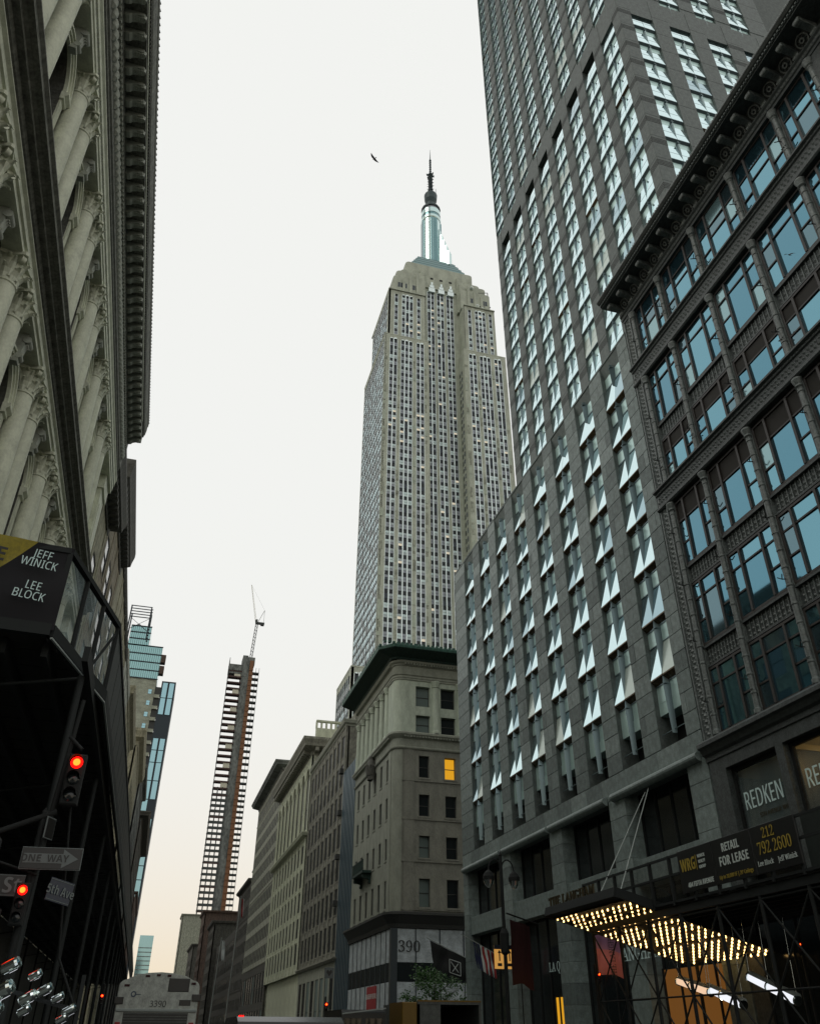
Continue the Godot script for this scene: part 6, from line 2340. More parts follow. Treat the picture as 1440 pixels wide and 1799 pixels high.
func build_canopy() -> void:
	# sloping glass and steel canopy of the hotel, full of bulbs
	var c := thing("hotel_canopy", "sloping hotel canopy with rows of glowing bulbs underneath, hung on thin cables", "canopy", Vector3(20.0, 0, -31.0), -90)
	var ang := atan2(5.42 - 3.95, 5.8)
	var b := Basis(Vector3.RIGHT, -ang + 0.0)
	var plate := Geo.new()
	plate.box(0.0, 0.02, 0.0, 5.4, 0.16, 6.0)
	plate.box(-0.06, -0.05, 0.0, 0.0, 0.24, 6.0)
	plate.box(5.4, -0.05, 0.0, 5.46, 0.24, 6.0)
	plate.box(0.0, -0.05, 6.0, 5.4, 0.24, 6.06)
	put(c, "roof_plate", mesh_of([[plate, M.shed_steel]]), Vector3(0, 3.92, 0), b)
	var ribs := Geo.new()
	for k in 8:
		ribs.box(0.0, -0.04, 0.35 + 0.75 * k, 5.4, 0.02, 0.39 + 0.75 * k)
	put(c, "rib", mesh_of([[ribs, M.letter_bronze]]), Vector3(0, 3.92, 0), b)
	var bg := Geo.new()
	bg.lathe(Vector3.ZERO, [Vector2(0.0, -0.085), Vector2(0.024, -0.075), Vector2(0.034, -0.045), Vector2(0.022, -0.015), Vector2(0.016, 0.0)], 8)
	var bm := mesh_of([[bg, M.bulb]])
	var n := 0
	for i in 24:
		for j in 14:
			if n >= 300 or (i % 8 == 7 and j % 2 == 0):
				continue
			n += 1
			if rng.randf() < 0.05: # a dead lamp
				continue
			put(c, "bulb", bm, Vector3(0, 3.92, 0) + b * Vector3(0.16 + 0.385 * j, 0.0, 0.18 + 0.246 * i))
	var al := AreaLight3D.new()
	al.name = "canopy_light"
	al.area_size = Vector2(5.2, 5.6)
	al.light_color = Color(1.0, 0.66, 0.3)
	al.light_energy = 0.5
	al.shadow_enabled = true
	c.add_child(al)
	al.transform = Transform3D(Basis(Vector3.RIGHT, -PI * 0.5 - ang), Vector3(0, 3.92, 0) + b * Vector3(2.7, -0.16, 3.0))
	words(c, "canopy_lettering", "THE LANGHAM", 0.34, Vector3(0, 3.92, 0) + b * Vector3(1.9, 0.42, 5.95), Basis.IDENTITY, M.letter_bronze, "Droid Serif", 700, 0.05)
	for q in [[Vector3(3.5, 5.45, 5.5), Vector3(-1.3, 10.6, 0.03)], [Vector3(5.1, 5.45, 5.5), Vector3(-1.0, 10.7, 0.03)]]:
		var g := Geo.new()
		g.tube(q[0], q[1], 0.022, 0.022, 6)
		part(c, "stay_cable", g, M.worn_edge)


func pole_geo(at: Vector3, hgt: float, r: float) -> Geo:
	var g := Geo.new()
	g.lathe(at, [Vector2(r * 2.2, 0.0), Vector2(r * 2.2, 0.5), Vector2(r * 1.5, 0.62), Vector2(r, 0.9), Vector2(r * 0.8, hgt), Vector2(0.0, hgt + 0.05)], 10)
	return g


func signal_head(h: Node3D, at: Vector3, s: float) -> void: # three lenses one above the other, the top one lit red; faces +z
	var b := Geo.new()
	b.block(-0.17 * s, -0.5 * s, -0.2 * s, 0.17 * s, 0.5 * s, 0.0, 0.03 * s)
	for k in 3:
		var y := (0.32 - 0.32 * k) * s
		for q in 8:
			var a0 := PI * q / 8.0
			var a1 := PI * (q + 1) / 8.0
			b.quad(Vector3(cos(a0) * 0.135 * s, y + sin(a0) * 0.135 * s, 0), Vector3(cos(a1) * 0.135 * s, y + sin(a1) * 0.135 * s, 0), Vector3(cos(a1) * 0.125 * s, y + sin(a1) * 0.125 * s, 0.2 * s), Vector3(cos(a0) * 0.125 * s, y + sin(a0) * 0.125 * s, 0.2 * s))
	part(h, "signal_housing", b, M.pole_black, at)
	for k in 3:
		var g := Geo.new()
		g.lathe(Vector3.ZERO, [Vector2(0.12 * s, 0.0), Vector2(0.09 * s, 0.03 * s), Vector2(0.0, 0.045 * s)], 16)
		var l := put(h, "lens", mesh_of([[g, M.red_lamp if k == 0 else M.window_dark]]), at + Vector3(0, (0.32 - 0.32 * k) * s, 0.005), Basis(Vector3.RIGHT, PI * 0.5))
		if k == 0:
			var c := Geo.new()
			c.lathe(Vector3.ZERO, [Vector2(0.075 * s, 0.032 * s), Vector2(0.0, 0.052 * s)], 14)
			put(l, "lamp_core", mesh_of([[c, M.red_lamp_core]]))
	lamp("signal_light", at + Vector3(0, 0.32 * s, 0.15), Color(1, 0.08, 0.04), 0.02 * s, 0.1)


func plate(h: Node3D, called: String, c: Vector3, b: Basis, w: float, hgt: float, m: Material) -> MeshInstance3D:
	var g := Geo.new()
	g.block(-w * 0.5, -hgt * 0.5, -0.008, w * 0.5, hgt * 0.5, 0.0, 0.003)
	return put(h, called, mesh_of([[g, m]]), c, b)


func build_street_things() -> void:
	var up := Vector3.UP
	# near corner pole, left: signal, one-way arrow, street names
	var p := thing("signal_pole", "leaning dark corner pole with red signal and one way arrow before the left shed", "traffic light", Vector3.ZERO)
	var g := pole_geo(Vector3(-1.17, 0.14, -9.05), 3.3, 0.035)
	g.tube(Vector3(-1.17, 2.2, -9.05), Vector3(-1.05, 4.6, -9.05), 0.03, 0.022, 8)
	g.tube(Vector3(-1.06, 3.45, -9.05), Vector3(-1.6, 3.2, -9.0), 0.03, 0.025, 8)
	g.tube(Vector3(-1.1, 4.2, -9.05), Vector3(-0.95, 4.06, -8.98), 0.02, 0.02, 6)
	part(p, "pole", g, M.pole_black)
	var cb := Geo.new()
	cb.tube(Vector3(-0.98, 3.8, -9.0), Vector3(-0.78, 2.2, -9.3), 0.012, 0.012, 5)
	cb.tube(Vector3(-0.78, 2.2, -9.3), Vector3(-0.5, 1.7, -9.3), 0.012, 0.012, 5)
	cb.tube(Vector3(-1.6, 3.0, -9.02), Vector3(-1.1, 2.86, -9.0), 0.012, 0.012, 5)
	part(p, "cable", cb, M.pole_black)
	signal_head(p, Vector3(-0.965, 3.75, -8.92), 0.5)
	signal_head(p, Vector3(-1.185, 2.60, -8.92), 0.36)
	var tilt := Basis(Vector3(0, 0, 1), deg_to_rad(1.0))
	var ow := Vector3(-1.0, 3.0, -8.93)
	var pl := plate(p, "one_way_sign", ow, tilt, 0.55, 0.2, M.sign_white_shaded)
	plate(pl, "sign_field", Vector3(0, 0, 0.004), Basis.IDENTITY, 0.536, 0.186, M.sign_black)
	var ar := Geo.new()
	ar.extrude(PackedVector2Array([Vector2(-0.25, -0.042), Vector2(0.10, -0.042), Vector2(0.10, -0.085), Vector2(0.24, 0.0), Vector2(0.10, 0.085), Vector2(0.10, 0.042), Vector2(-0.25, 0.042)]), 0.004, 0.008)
	part(pl, "arrow", ar, M.sign_white_shaded)
	words(pl, "sign_lettering", "ONE  WAY", 0.062, Vector3(-0.06, 0.0, 0.010), Basis.IDENTITY, M.sign_black, "Droid Sans", 700, 0.004, 1.05)
	var av := plate(p, "street_name_sign", Vector3(-0.86, 2.72, -8.96), Basis(up, deg_to_rad(38)) * Basis(Vector3(0, 0, 1), deg_to_rad(-8)), 0.26, 0.2, M.sign_blue)
	words(av, "sign_lettering", "5th Ave", 0.075, Vector3(0, 0.0, 0.008), Basis.IDENTITY, M.sign_white_shaded, "Droid Sans", 700, 0.004, 0.8)
	plate(av, "sign_border", Vector3(0, 0.086, 0.004), Basis.IDENTITY, 0.25, 0.008, M.sign_white_shaded)
	plate(av, "sign_border", Vector3(0, -0.086, 0.004), Basis.IDENTITY, 0.25, 0.008, M.sign_white_shaded)
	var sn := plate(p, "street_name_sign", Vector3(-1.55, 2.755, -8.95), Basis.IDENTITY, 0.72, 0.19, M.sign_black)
	words(sn, "sign_lettering", "37th  St", 0.13, Vector3(0.02, 0, 0.008), Basis.IDENTITY, M.sign_white_shaded, "Droid Sans", 700, 0.004)
	plate(sn, "sign_border", Vector3(0, 0.085, 0.004), Basis.IDENTITY, 0.71, 0.007, M.sign_white_shaded)
	plate(sn, "sign_border", Vector3(0, -0.085, 0.004), Basis.IDENTITY, 0.71, 0.007, M.sign_white_shaded)
	var bl := plate(p, "small_blank_sign", Vector3(-1.08, 3.28, -8.98), Basis(up, deg_to_rad(65)), 0.16, 0.2, M.sign_white_shaded)
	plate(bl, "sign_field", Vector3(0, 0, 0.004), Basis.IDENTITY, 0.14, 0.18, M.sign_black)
	var l2 := thing("side_signal", "second red signal at the left picture edge, half hidden by the dark shed", "traffic light", Vector3.ZERO)
	part(l2, "pole", pole_geo(Vector3(-1.42, 0.14, -8.4), 2.9, 0.045), M.pole_black)
	signal_head(l2, Vector3(-1.33, 2.24, -8.3), 0.5)
	# made-up canisters on a rack, standing in for blurred lights at lower left
	var rk := thing("streak_light_rack", "made-up rack of glowing canisters standing in for blurred lights by the left kerb", "rack", Vector3.ZERO)
	var fr := Geo.new()
	fr.bar(Vector3(-1.15, 1.62, -8.02), Vector3(-0.35, 1.42, -8.02), 0.03, 0.03)
	fr.bar(Vector3(-1.15, 1.92, -8.08), Vector3(-0.5, 1.76, -8.08), 0.03, 0.03)
	for x in [-1.12, -0.45]:
		fr.bar(Vector3(x, 0.14, -8.05), Vector3(x, 2.0, -8.05), 0.03, 0.03)
	part(rk, "frame", fr, M.pole_black)
	var cn := Geo.new()
	cn.lathe(Vector3.ZERO, [Vector2(0.0, -0.09), Vector2(0.052, -0.085), Vector2(0.058, -0.07), Vector2(0.058, 0.06), Vector2(0.05, 0.085), Vector2(0.0, 0.092)], 18)
	var cm := mesh_of([[cn, M.chrome]])
	var gb := Geo.new()
	gb.lathe(Vector3.ZERO, [Vector2(0.060, -0.045), Vector2(0.062, -0.03), Vector2(0.062, 0.03), Vector2(0.060, 0.045)], 18, 0.3, 2.6)
	var gbm := mesh_of([[gb, M.white_tube]])
	lamp("added_streak_light", Vector3(-0.85, 1.95, -7.6), Color(0.96, 0.97, 1.0), 0.03, 0.2)  # added light for the made-up glowing bands
	for q in [[16, 1703, 1.0], [57, 1715, 0.7], [11, 1746, 1.25], [77, 1738, 0.8], [53, 1753, 0.9], [100, 1749, 0.65], [5, 1778, 1.0], [52, 1774, 0.7], [122, 1768, 0.8], [113, 1783, 0.65]]:
		var x: float = -1.085 + 0.0047 * q[0]
		var y: float = 1.66 + (1799.0 - q[1]) * 0.0041 - 0.00028 * q[0]
		var ca := put(rk, "streak_canister", cm, Vector3(x, y, -7.95 - 0.0006 * q[0]), (Basis(Vector3(0, 0, 1), deg_to_rad(-62)) * Basis(Vector3.RIGHT, 0.35)).scaled(Vector3.ONE * q[2] * 0.8))
		put(ca, "glowing_band", gbm)
	# double street lamp on the right pavement
	var sl := thing("twin_street_lamp", "black twin armed street lamp with two teardrop heads before the hotel piers", "street lamp", Vector3(16.1, 0.14, -40.0))
	var q := pole_geo(Vector3.ZERO, 8.9, 0.1)
	q.lathe(Vector3(0, 4.6, 0), [Vector2(0.09, 0), Vector2(0.2, 0.1), Vector2(0.22, 0.9), Vector2(0.12, 1.1)], 10)
	for s in [-1.0, 1.0]:
		var prev := Vector3(0, 8.2, 0)
		for k in 9:
			var a := PI * (k + 1) / 9.0
			var nx := Vector3(s * 0.33 * (1.0 - cos(a)), 8.2 + 0.55 * sin(a), 0)
			q.tube(prev, nx, 0.035, 0.035, 6, false)
			prev = nx
	q.lathe(Vector3(0, 8.85, 0), [Vector2(0.05, 0), Vector2(0.1, 0.1), Vector2(0.03, 0.25), Vector2(0, 0.4)], 8)
	part(sl, "pole", q, M.pole_black)
	for s in [-1.0, 1.0]:
		var hd := Geo.new()
		hd.lathe(Vector3(s * 0.66, 7.5, 0), [Vector2(0.27, 0.28), Vector2(0.28, 0.45), Vector2(0.2, 0.62), Vector2(0.06, 0.74), Vector2(0.03, 0.8)], 14)
		var ho := part(sl, "lamp_head", hd, M.pole_black)
		var gl := Geo.new()
		gl.lathe(Vector3(s * 0.66, 7.5, 0), [Vector2(0.0, -0.06), Vector2(0.1, -0.02), Vector2(0.2, 0.1), Vector2(0.26, 0.28)], 14)
		part(ho, "lamp_globe", gl, M.chrome)
	# far signals along the avenue
	for s in [["red signal on a slim post beneath a white heart sign near the ribbed infill", Vector3(8.75, 2.82, -45.0), 0.5], ["red signal under the pink hotel banner", Vector3(15.4, 3.42, -29.6), 0.36], ["small red signal deep under the right shed", Vector3(18.9, 3.95, -23.3), 0.34], ["faint red signal against the left shed legs", Vector3(-1.02, 2.52, -29.0), 0.3]]:
		var n := thing("avenue_signal", s[0], "traffic light", Vector3.ZERO, 0, "red signals down the avenue")
		var at: Vector3 = s[1]
		part(n, "pole", pole_geo(Vector3(at.x, 0.0, at.z - 0.3), at.y + 0.3, 0.05), M.pole_black)
		signal_head(n, at - Vector3(0, 0.32 * s[2], 0), s[2])
		if at.z < -40.0:
			var wsg := plate(n, "heart_sign", Vector3(at.x + 0.1, 4.15, at.z - 0.2), Basis.IDENTITY, 0.46, 0.46, M.sign_white_shaded)
			var hg := Geo.new()
			hg.extrude(PackedVector2Array([Vector2(0, -0.15), Vector2(0.14, 0.02), Vector2(0.12, 0.11), Vector2(0.06, 0.13), Vector2(0, 0.06), Vector2(-0.06, 0.13), Vector2(-0.12, 0.11), Vector2(-0.14, 0.02)]), 0.002, 0.012)
			part(wsg, "heart", hg, M.sign_black)
	# lane sign lit from within, on its own post, and the small red board beside it
	var ls := thing("lane_sign", "glowing cream lane sign with two arrows on a dark post in front of the hotel", "sign", Vector3.ZERO)
	part(ls, "post", pole_geo(Vector3(18.2, 0.14, -45.2), 5.4, 0.06), M.pole_black)
	plate(ls, "sign_board", Vector3(18.05, 5.05, -45.0), Basis.IDENTITY, 1.12, 1.1, M.lit_sign)
	var hdr := Geo.new()
	hdr.box(17.49, 5.4, -45.0, 18.61, 5.6, -44.98)
	part(ls, "sign_header", hdr, M.sign_blue)
	for x in [17.78, 18.34]:
		var aw := Geo.new()
		aw.box(x - 0.03, 4.86, -45.0, x + 0.03, 5.3, -44.98)
		aw.extrude(PackedVector2Array([Vector2(x - 0.1, 5.22), Vector2(x + 0.1, 5.22), Vector2(x, 5.38)]), -45.0, -44.98)
		part(ls, "arrow", aw, M.letter_dark)
		plate(ls, "printed_bar", Vector3(x, 4.69, -44.985), Basis.IDENTITY, 0.24, 0.14, M.letter_dark)
	var rs := thing("red_notice", "small dark red parking notice beside the glowing lane sign", "sign", Vector3(18.95, 4.2, -45.0))
	plate(rs, "sign_board", Vector3.ZERO, Basis.IDENTITY, 0.5, 0.44, M.cloth_maroon)
	plate(rs, "printed_bar", Vector3(0, 0.08, 0.006), Basis.IDENTITY, 0.36, 0.07, M.flag_red)
	plate(rs, "printed_bar", Vector3(0, -0.08, 0.006), Basis.IDENTITY, 0.36, 0.05, M.flag_red)
	var rp := Geo.new()
	rp.tube(Vector3(0, -4.0, -0.05), Vector3(0, 0.3, -0.05), 0.03, 0.03, 6)
	part(rs, "post", rp, M.pole_black)
	# flags and banners
	var zero := func(_s: float, _t: float) -> int: return 0
	var f1 := thing("striped_flag", "striped national flag drooping from a slanted pole on the hotel front", "flag", Vector3.ZERO)
	var fp := Geo.new()
	fp.tube(Vector3(20.0, 5.5, -50.6), Vector3(17.3, 6.5, -49.6), 0.03, 0.025, 6)
	part(f1, "flag_pole", fp, M.worn_edge)
	for k in 9:
		var x := 18.1 + 0.16 * k
		var cg := cloth(Vector3(x, 6.2 - 0.06 * k, -49.92 - 0.055 * k), Vector3(x + 0.155, 6.14 - 0.06 * k, -49.97 - 0.055 * k), Vector3(0.2, -1.35, 0), 2, 10, 0.06, zero, float(k))
		part(f1, "stripe", cg[0], M.flag_navy if k < 3 else (M.flag_white if k % 2 else M.flag_red))
	var f2 := thing("black_flag", "black flag with a white outline emblem on a pale pole by the corner palazzo", "flag", Vector3.ZERO)
	var bp := Geo.new()
	bp.tube(Vector3(21.0, 5.55, -57.2), Vector3(17.5, 6.95, -57.0), 0.035, 0.03, 6)
	part(f2, "flag_pole", bp, M.worn_edge)
	var bc := cloth(Vector3(17.7, 6.8, -57.0), Vector3(20.4, 5.75, -57.1), Vector3(0.25, -1.5, 0), 14, 10, 0.07, zero, 0.4)
	part(f2, "cloth", bc[0], M.cloth_black)
	var em := Geo.new()
	for s in [0.0, 1.0]:
		em.bar(Vector3(19.0, 5.75 - 0.75 * s, -56.9), Vector3(19.75, 5.55 - 0.75 * s, -56.9), 0.03, 0.03)
		em.bar(Vector3(19.0 + 0.75 * s, 5.75 - 0.2 * s, -56.9), Vector3(19.0 + 0.75 * s, 5.0 - 0.2 * s, -56.9), 0.03, 0.03)
	em.bar(Vector3(19.1, 5.6, -56.9), Vector3(19.6, 5.0, -56.9), 0.03, 0.03)
	em.bar(Vector3(19.6, 5.5, -56.9), Vector3(19.2, 5.05, -56.9), 0.03, 0.03)
	part(f2, "emblem", em, M.flag_white)
	var f3 := thing("maroon_banner", "dark maroon banner hanging from a bracket on the hotel front", "banner", Vector3.ZERO)
	var mp := Geo.new()
	mp.tube(Vector3(19.9, 6.6, -44.6), Vector3(17.4, 6.85, -42.8), 0.04, 0.04, 6)
	part(f3, "bracket", mp, M.pole_black)
	var mc := cloth(Vector3(18.0, 6.7, -43.9), Vector3(19.7, 6.55, -45.2), Vector3(0, -2.9, 0), 10, 14, 0.06, zero, 2.1)
	part(f3, "cloth", mc[0], M.cloth_maroon)
	var f4 := thing("pink_hotel_banner", "pink and mauve hotel banner with upright lettering under the bulb canopy", "banner", Vector3.ZERO)
	var two := func(_s: float, t: float) -> int: return 0 if t > 0.42 else 1
	var pc := cloth(Vector3(16.5, 5.12, -32.0), Vector3(17.9, 4.98, -32.4), Vector3(0.05, -1.5, 0), 12, 14, 0.05, two, 0.9)
	part(f4, "lower_cloth", pc[0], M.cloth_pink)
	part(f4, "upper_cloth", pc[1], M.cloth_pink_mauve)
	var pb := Geo.new()
	pb.tube(Vector3(16.3, 5.14, -32.0), Vector3(20.0, 5.02, -32.6), 0.03, 0.03, 6)
	part(f4, "bracket", pb, M.pole_black)
	words(f4, "banner_lettering", "THE LANGHAM", 0.2, Vector3(17.35, 4.32, -32.1), Basis(Vector3.UP, deg_to_rad(-16)) * Basis(Vector3(0, 0, 1), PI * 0.5), M.letter_dark, "Droid Serif", 400, 0.005, 0.8)
	for k in 3:
		var fl := thing("roof_flag", ["striped flag on a tall pole far down the right side, highest of three", "pale flag hanging limp on the pole right of the far striped flag", "small pale flag low on a pole left of the far striped flag"][k], "flag", Vector3([20.3, 23.4, 16.6][k], 0, -228.0), 0, "flags before the mansard block")
		var y0: float = [15.0, 15.0, 12.5][k]
		var y1: float = [31.0, 28.5, 21.5][k]
		var fg := Geo.new()
		fg.tube(Vector3(0, 0, 0), Vector3(0.8, y1, 0), 0.14, 0.08, 6)
		part(fl, "flag_pole", fg, M.worn_edge)
		for s in 5:
			var cg := cloth(Vector3(0.95 + 0.42 * s, y1 - 0.5, 0.1), Vector3(1.36 + 0.42 * s, y1 - 1.0, 0.1), Vector3(0.3, -4.2 + y0 * 0.0, 0), 2, 8, 0.2, zero, float(s))
			if k == 0 or s < 2:
				part(fl, "cloth_strip", cg[0], M.flag_white if k > 0 or s % 2 else M.flag_red)
	# a young street tree
	var tr := thing("street_tree", "young street tree with sparse green leaves by the glass corner shop", "tree", Vector3(19.0, 0.14, -60.5))
	var tg := Geo.new()
	tg.tube(Vector3.ZERO, Vector3(0.1, 2.3, 0), 0.11, 0.08, 8)
	var tips := []
	var rg := RandomNumberGenerator.new()
	rg.seed = 77
	for k in 11:
		var a := k * 2.4
		var b0 := Vector3(0.1, 1.9 + 0.22 * k, 0)
		var l := 2.5 - 0.13 * k
		var e := b0 + Vector3(cos(a) * l, 0.55 + 0.06 * k, sin(a) * l * 0.8)
		tg.tube(b0, e, 0.045, 0.015, 5, false)
		for j in 5:
			var t := b0.lerp(e, 0.45 + 0.14 * j)
			var e2 := t + Vector3(rg.randf_range(-0.6, 0.6), rg.randf_range(0.0, 0.55), rg.randf_range(-0.6, 0.6))
			tg.tube(t, e2, 0.014, 0.006, 4, false)
			tips.append(e2)
			tips.append(t)
	tg.tube(Vector3(0.1, 2.3, 0), Vector3(0.15, 4.6, 0), 0.08, 0.02, 6)
	part(tr, "trunk", tg, M.bark)
	var lf := Geo.new()
	lf.quad(Vector3(0, 0, 0), Vector3(0.05, 0.05, 0.01), Vector3(0, 0.14, 0), Vector3(-0.05, 0.05, 0.01))
	var leaves := []
	for t: Vector3 in tips:
		for j in 34:
			var o := Vector3(rg.randfn(0, 0.22), rg.randfn(0, 0.16), rg.randfn(0, 0.22))
			leaves.append(Transform3D(Basis.from_euler(Vector3(rg.randf() * TAU, rg.randf() * TAU, rg.randf() * TAU)).scaled(Vector3.ONE * rg.randf_range(0.7, 1.4)), t + o))
	many(tr, "crown", mesh_of([[lf, M.leaf]]), leaves)


func build_vehicles() -> void:
	# city bus, seen from behind
	var b := thing("city_bus", "white city bus seen from behind, number 3390 under its roof lights", "bus", Vector3(0.62, 0, -31.5))
	var body := Geo.new()
	var poly := PackedVector2Array([Vector2(-1.27, 0.45), Vector2(1.27, 0.45), Vector2(1.27, 2.75)])
	for k in 7:
		var a := PI * 0.5 * k / 6.0
		poly.append(Vector2(1.05 + 0.22 * cos(a), 2.85 + 0.22 * sin(a)))
	for k in 5:
		var x := lerpf(0.8, -0.8, k / 4.0)
		poly.append(Vector2(x, 3.12 + 0.17 * (1.0 - pow(x / 1.05, 2.0))))
	for k in 7:
		var a := PI * 0.5 + PI * 0.5 * k / 6.0
		poly.append(Vector2(-1.05 + 0.22 * cos(a), 2.85 + 0.22 * sin(a)))
	poly.append(Vector2(-1.27, 2.75))
	body.extrude(poly, -12.0, -0.06)
	var inner := PackedVector2Array()
	for q in poly:
		inner.append(Vector2(q.x * 0.985, 0.45 + (q.y - 0.45) * 0.988))
	body.extrude(inner, -0.06, 0.0)
	part(b, "body", body, M.bus_white)
	var w := Geo.new()
	w.block(0.27, 2.74, -0.02, 0.93, 3.12, 0.02, 0.015)
	part(b, "rear_window", w, M.bus_dark)
	for q in [[-0.42, 3.17, 0.14], [-0.08, 3.2, 0.12], [0.26, 3.19, 0.12], [-1.02, 2.9, 0.16], [1.06, 2.98, 0.14]]:
		var g := Geo.new()
		g.block(q[0] - q[2] * 0.5, q[1] - 0.03, -0.02, q[0] + q[2] * 0.5, q[1] + 0.03, 0.03, 0.008)
		part(b, "marker_light", g, M.cloth_maroon)
	for q in [[-1.2, 2.48], [1.2, 2.58]]:
		var g := Geo.new()
		g.block(q[0] - 0.14, q[1] - 0.1, -0.04, q[0] + 0.14, q[1] + 0.1, 0.05, 0.015)
		part(b, "side_vent", g, M.bus_dark)
	var tb := Geo.new()
	tb.block(0.68, 2.36, -0.02, 1.04, 2.52, 0.02, 0.008)
	part(b, "number_plate", tb, M.bus_dark)
	words(b, "bus_lettering", "3390", 0.17, Vector3(0.02, 2.40, 0.012), Basis.IDENTITY, M.letter_dark, "Droid Sans", 400, 0.006)
	var lg := Geo.new()
	lg.arch_ring(-0.78, 2.66, 0.05, 0.085, 0.002, 0.012, 16, 0, TAU)
	lg.box(-0.7, 2.64, 0.002, -0.55, 2.66, 0.01)
	part(b, "emblem", lg, M.bus_blue)
	var sill := Geo.new()
	sill.block(-1.25, 2.18, 0.0, 1.25, 2.26, 0.05, 0.015)
	part(b, "grille_sill", sill, M.worn_edge)
	for k in 14:
		var g := Geo.new()
		g.box(-0.98, 2.12 - 0.075 * k, 0.0, 0.98, 2.15 - 0.075 * k, 0.03)
		part(b, "grille_slat", g, M.truck_grey)
	var gb := Geo.new()
	gb.box(-1.0, 1.1, -0.02, 1.0, 2.16, 0.004)
	part(b, "grille_back", gb, M.bus_dark)
	var bp := Geo.new()
	bp.block(-1.28, 0.4, -0.1, 1.28, 0.72, 0.12, 0.03)
	part(b, "bumper", bp, M.bus_dark)
	for s in [-1.0, 1.0]:
		for q in [0.9, 1.3, 1.7]:
			var g := Geo.new()
			g.block(s * 1.13 - 0.08, q, 0.0, s * 1.13 + 0.08, q + 0.2, 0.02, 0.008)
			part(b, "tail_light", g, M.flag_red)
		var sw := Geo.new()
		for k in 7:
			sw.box(s * 1.275 - 0.01, 1.35, -11.5 + 1.5 * k, s * 1.275 + 0.01, 2.5, -10.2 + 1.5 * k)
		part(b, "side_windows", sw, M.bus_dark)
		for z in [-2.8, -9.6]:
			var t := Geo.new()
			t.tube(Vector3(s * 0.95, 0.5, z), Vector3(s * 1.26, 0.5, z), 0.5, 0.5, 18)
			part(b, "wheel", t, M.tyre)
	# black car, only its roof shows above the lower picture edge
	var c := thing("black_car", "black high roofed car with a red brake lamp, only its roof line in view", "car", Vector3(2.64, 0, -16.6))
	var cb := Geo.new()
	cb.extrude(PackedVector2Array([Vector2(0.0, 0.35), Vector2(4.7, 0.35), Vector2(4.75, 0.85), Vector2(4.6, 1.0), Vector2(3.4, 1.1), Vector2(2.6, 1.78), Vector2(2.3, 1.86), Vector2(0.3, 1.86), Vector2(0.05, 1.78), Vector2(-0.05, 1.1)]), -0.93, 0.93, Transform3D(Basis(Vector3(0, 0, -1), Vector3.UP, Vector3(1, 0, 0)), Vector3.ZERO))
	part(c, "body", cb, M.car_black)
	var cw := Geo.new()
	cw.quad(Vector3(-0.78, 1.16, 0.06), Vector3(0.78, 1.16, 0.06), Vector3(0.74, 1.72, -0.03), Vector3(-0.74, 1.72, -0.03))
	part(c, "rear_window", cw, M.car_glass)
	for s in [-1.0, 1.0]:
		var sg := Geo.new()
		sg.box(s * 0.935 - 0.005, 1.15, -2.7, s * 0.935 + 0.005, 1.72, -0.3)
		part(c, "side_window", sg, M.car_glass)
		var tl := Geo.new()
		tl.block(s * 0.82 - 0.1, 0.85, 0.0, s * 0.82 + 0.1, 1.1, 0.07, 0.01)
		part(c, "tail_light", tl, M.flag_red)
		for z in [-0.95, -3.75]:
			var t := Geo.new()
			t.tube(Vector3(s * 0.7, 0.35, z), Vector3(s * 0.95, 0.35, z), 0.35, 0.35, 18)
			var wo := part(c, "wheel", t, M.tyre)
			var rim := Geo.new()
			rim.tube(Vector3(s * 0.9, 0.35, z), Vector3(s * 0.96, 0.35, z), 0.2, 0.2, 12)
			part(wo, "rim", rim, M.chrome)
	var bl := Geo.new()
	bl.block(-0.92, 1.85, -0.1, -0.84, 1.872, 0.0, 0.004)
	part(c, "brake_lamp", bl, M.red_lamp)
	# dark van and grey box truck ahead on the right
	var v := thing("dark_van", "dark delivery van with a pale roof edge beside the grey box truck", "van", Vector3(9.55, 0, -40.5))
	var vb := Geo.new()
	vb.extrude(PackedVector2Array([Vector2(0.0, 0.4), Vector2(5.4, 0.4), Vector2(5.5, 1.1), Vector2(4.9, 1.3), Vector2(4.2, 2.3), Vector2(3.9, 2.52), Vector2(0.1, 2.52), Vector2(0.0, 2.4)]), -0.98, 0.98, Transform3D(Basis(Vector3(0, 0, -1), Vector3.UP, Vector3(1, 0, 0)), Vector3.ZERO))
	part(v, "body", vb, M.bus_dark)
	var ve := Geo.new()
	ve.bar(Vector3(-0.98, 2.36, 0.03), Vector3(0.98, 2.58, 0.03), 0.05, 0.05)
	part(v, "roof_edge", ve, M.worn_edge)
	for s in [-1.0, 1.0]:
		var wd := Geo.new()
		wd.box(s * 0.48 - 0.38, 1.5, 0.0, s * 0.48 + 0.38, 2.2, 0.012)
		part(v, "rear_window", wd, M.car_glass)
		for z in [-1.0, -4.2]:
			var t := Geo.new()
			t.tube(Vector3(s * 0.75, 0.38, z), Vector3(s * 1.0, 0.38, z), 0.38, 0.38, 16)
			part(v, "wheel", t, M.tyre)
	var t2 := thing("box_truck", "grey box truck with yellow left post and a dark open rear near the street tree", "truck", Vector3(12.9, 0, -40.0))
	var tb2 := Geo.new()
	tb2.box(-1.05, 0.8, -6.0, 1.9, 2.74, -5.8)
	tb2.box(-1.05, 0.8, -5.8, -0.95, 2.74, 0.0)
	tb2.box(1.8, 0.8, -5.8, 1.9, 2.74, 0.0)
	tb2.box(-1.05, 2.74, -6.0, 1.9, 2.84, 0.02)
	tb2.box(-1.05, 0.7, -6.0, 1.9, 0.8, 0.02)
	tb2.box(-1.05, 0.8, -0.06, 0.0, 2.74, 0.0)
	part(t2, "box_body", tb2, M.truck_grey)
	var yl := Geo.new()
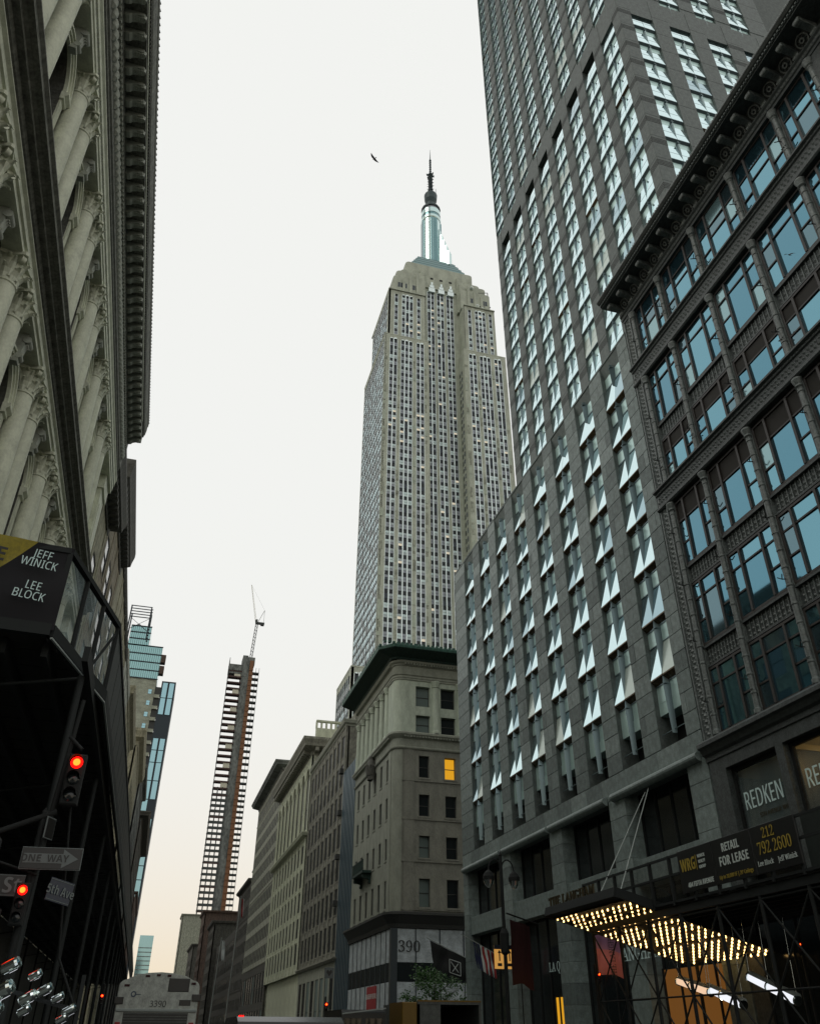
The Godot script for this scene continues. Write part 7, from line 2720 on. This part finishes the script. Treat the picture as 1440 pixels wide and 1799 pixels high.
	yl.block(-1.75, 0.6, -2.2, -1.08, 2.82, 0.0, 0.03)
	part(t2, "yellow_locker", yl, M.truck_yellow)
	var ye := Geo.new()
	ye.box(-1.05, 2.84, -0.1, 1.9, 2.9, 0.03)
	part(t2, "roof_rail", ye, M.truck_yellow)
	var cbn := Geo.new()
	cbn.block(-1.0, 0.5, -8.2, 1.7, 2.4, -6.05, 0.08)
	part(t2, "cab", cbn, M.truck_grey)
	for s in [-0.8, 1.65]:
		for z in [-1.2, -7.0]:
			var t := Geo.new()
			t.tube(Vector3(s - 0.15, 0.42, z), Vector3(s + 0.15, 0.42, z), 0.42, 0.42, 16)
			part(t2, "wheel", t, M.tyre)


func bird(called: String, label: String, at: Vector3, b: Basis, s: float) -> void:
	var h := thing(called, label, "bird", at)
	h.basis = b.scaled(Vector3.ONE * s)
	var g := Geo.new()
	# body: a spindle along z, head at -z
	var prof := [[-0.22, 0.0], [-0.19, 0.035], [-0.13, 0.05], [-0.06, 0.075], [0.06, 0.07], [0.16, 0.035], [0.22, 0.0]]
	for k in prof.size() - 1:
		g.tube(Vector3(0, 0, prof[k][0]), Vector3(0, 0, prof[k + 1][0]), maxf(prof[k][1], 0.001), maxf(prof[k + 1][1], 0.001), 8, false)
	g.extrude(PackedVector2Array([Vector2(-0.03, 0.16), Vector2(-0.08, 0.36), Vector2(0.0, 0.33), Vector2(0.08, 0.36), Vector2(0.03, 0.16)]), -0.006, 0.006, Transform3D(Basis(Vector3.RIGHT, Vector3(0, 0, 1), Vector3(0, -1, 0)), Vector3.ZERO))
	for sx in [-1.0, 1.0]:
		var pts := [[0.03, -0.11, 0.13], [0.22, -0.17, 0.12], [0.42, -0.14, 0.10], [0.62, -0.04, 0.12], [0.8, 0.1, 0.14]]
		for k in pts.size() - 1:
			var p: Array = pts[k]
			var q: Array = pts[k + 1]
			var yp: float = 0.03 + 0.10 * sin(p[0] * 3.0)
			var yq: float = 0.03 + 0.10 * sin(q[0] * 3.0)
			var a := Vector3(sx * p[0], yp, p[1])
			var c := Vector3(sx * q[0], yq, q[1])
			var d := Vector3(sx * q[0], yq, q[2])
			var e := Vector3(sx * p[0], yp, p[2])
			if sx > 0:
				g.quad(e, d, c, a)
			else:
				g.quad(a, c, d, e)
	part(h, "body", g, M.plumage)


func build_birds() -> void:
	bird("gull", "dark bird with spread wings alone in the white sky", Vector3(12.16, 93.3, -60.0), Basis(Vector3.UP, deg_to_rad(40)), 1.0)
	bird("gull", "dark bird added in place of a bird reflection in a blue window of the ornate block", Vector3(18.75, 25.72, -15.3), Basis(Vector3(0.9, 0.25, 0.2).normalized(), Vector3(-0.3, 0.45, 0.84).normalized(), Vector3(0.12, -0.85, 0.5).normalized()).orthonormalized(), 0.32)  # added bird stands in for the reflection of the first in the glass
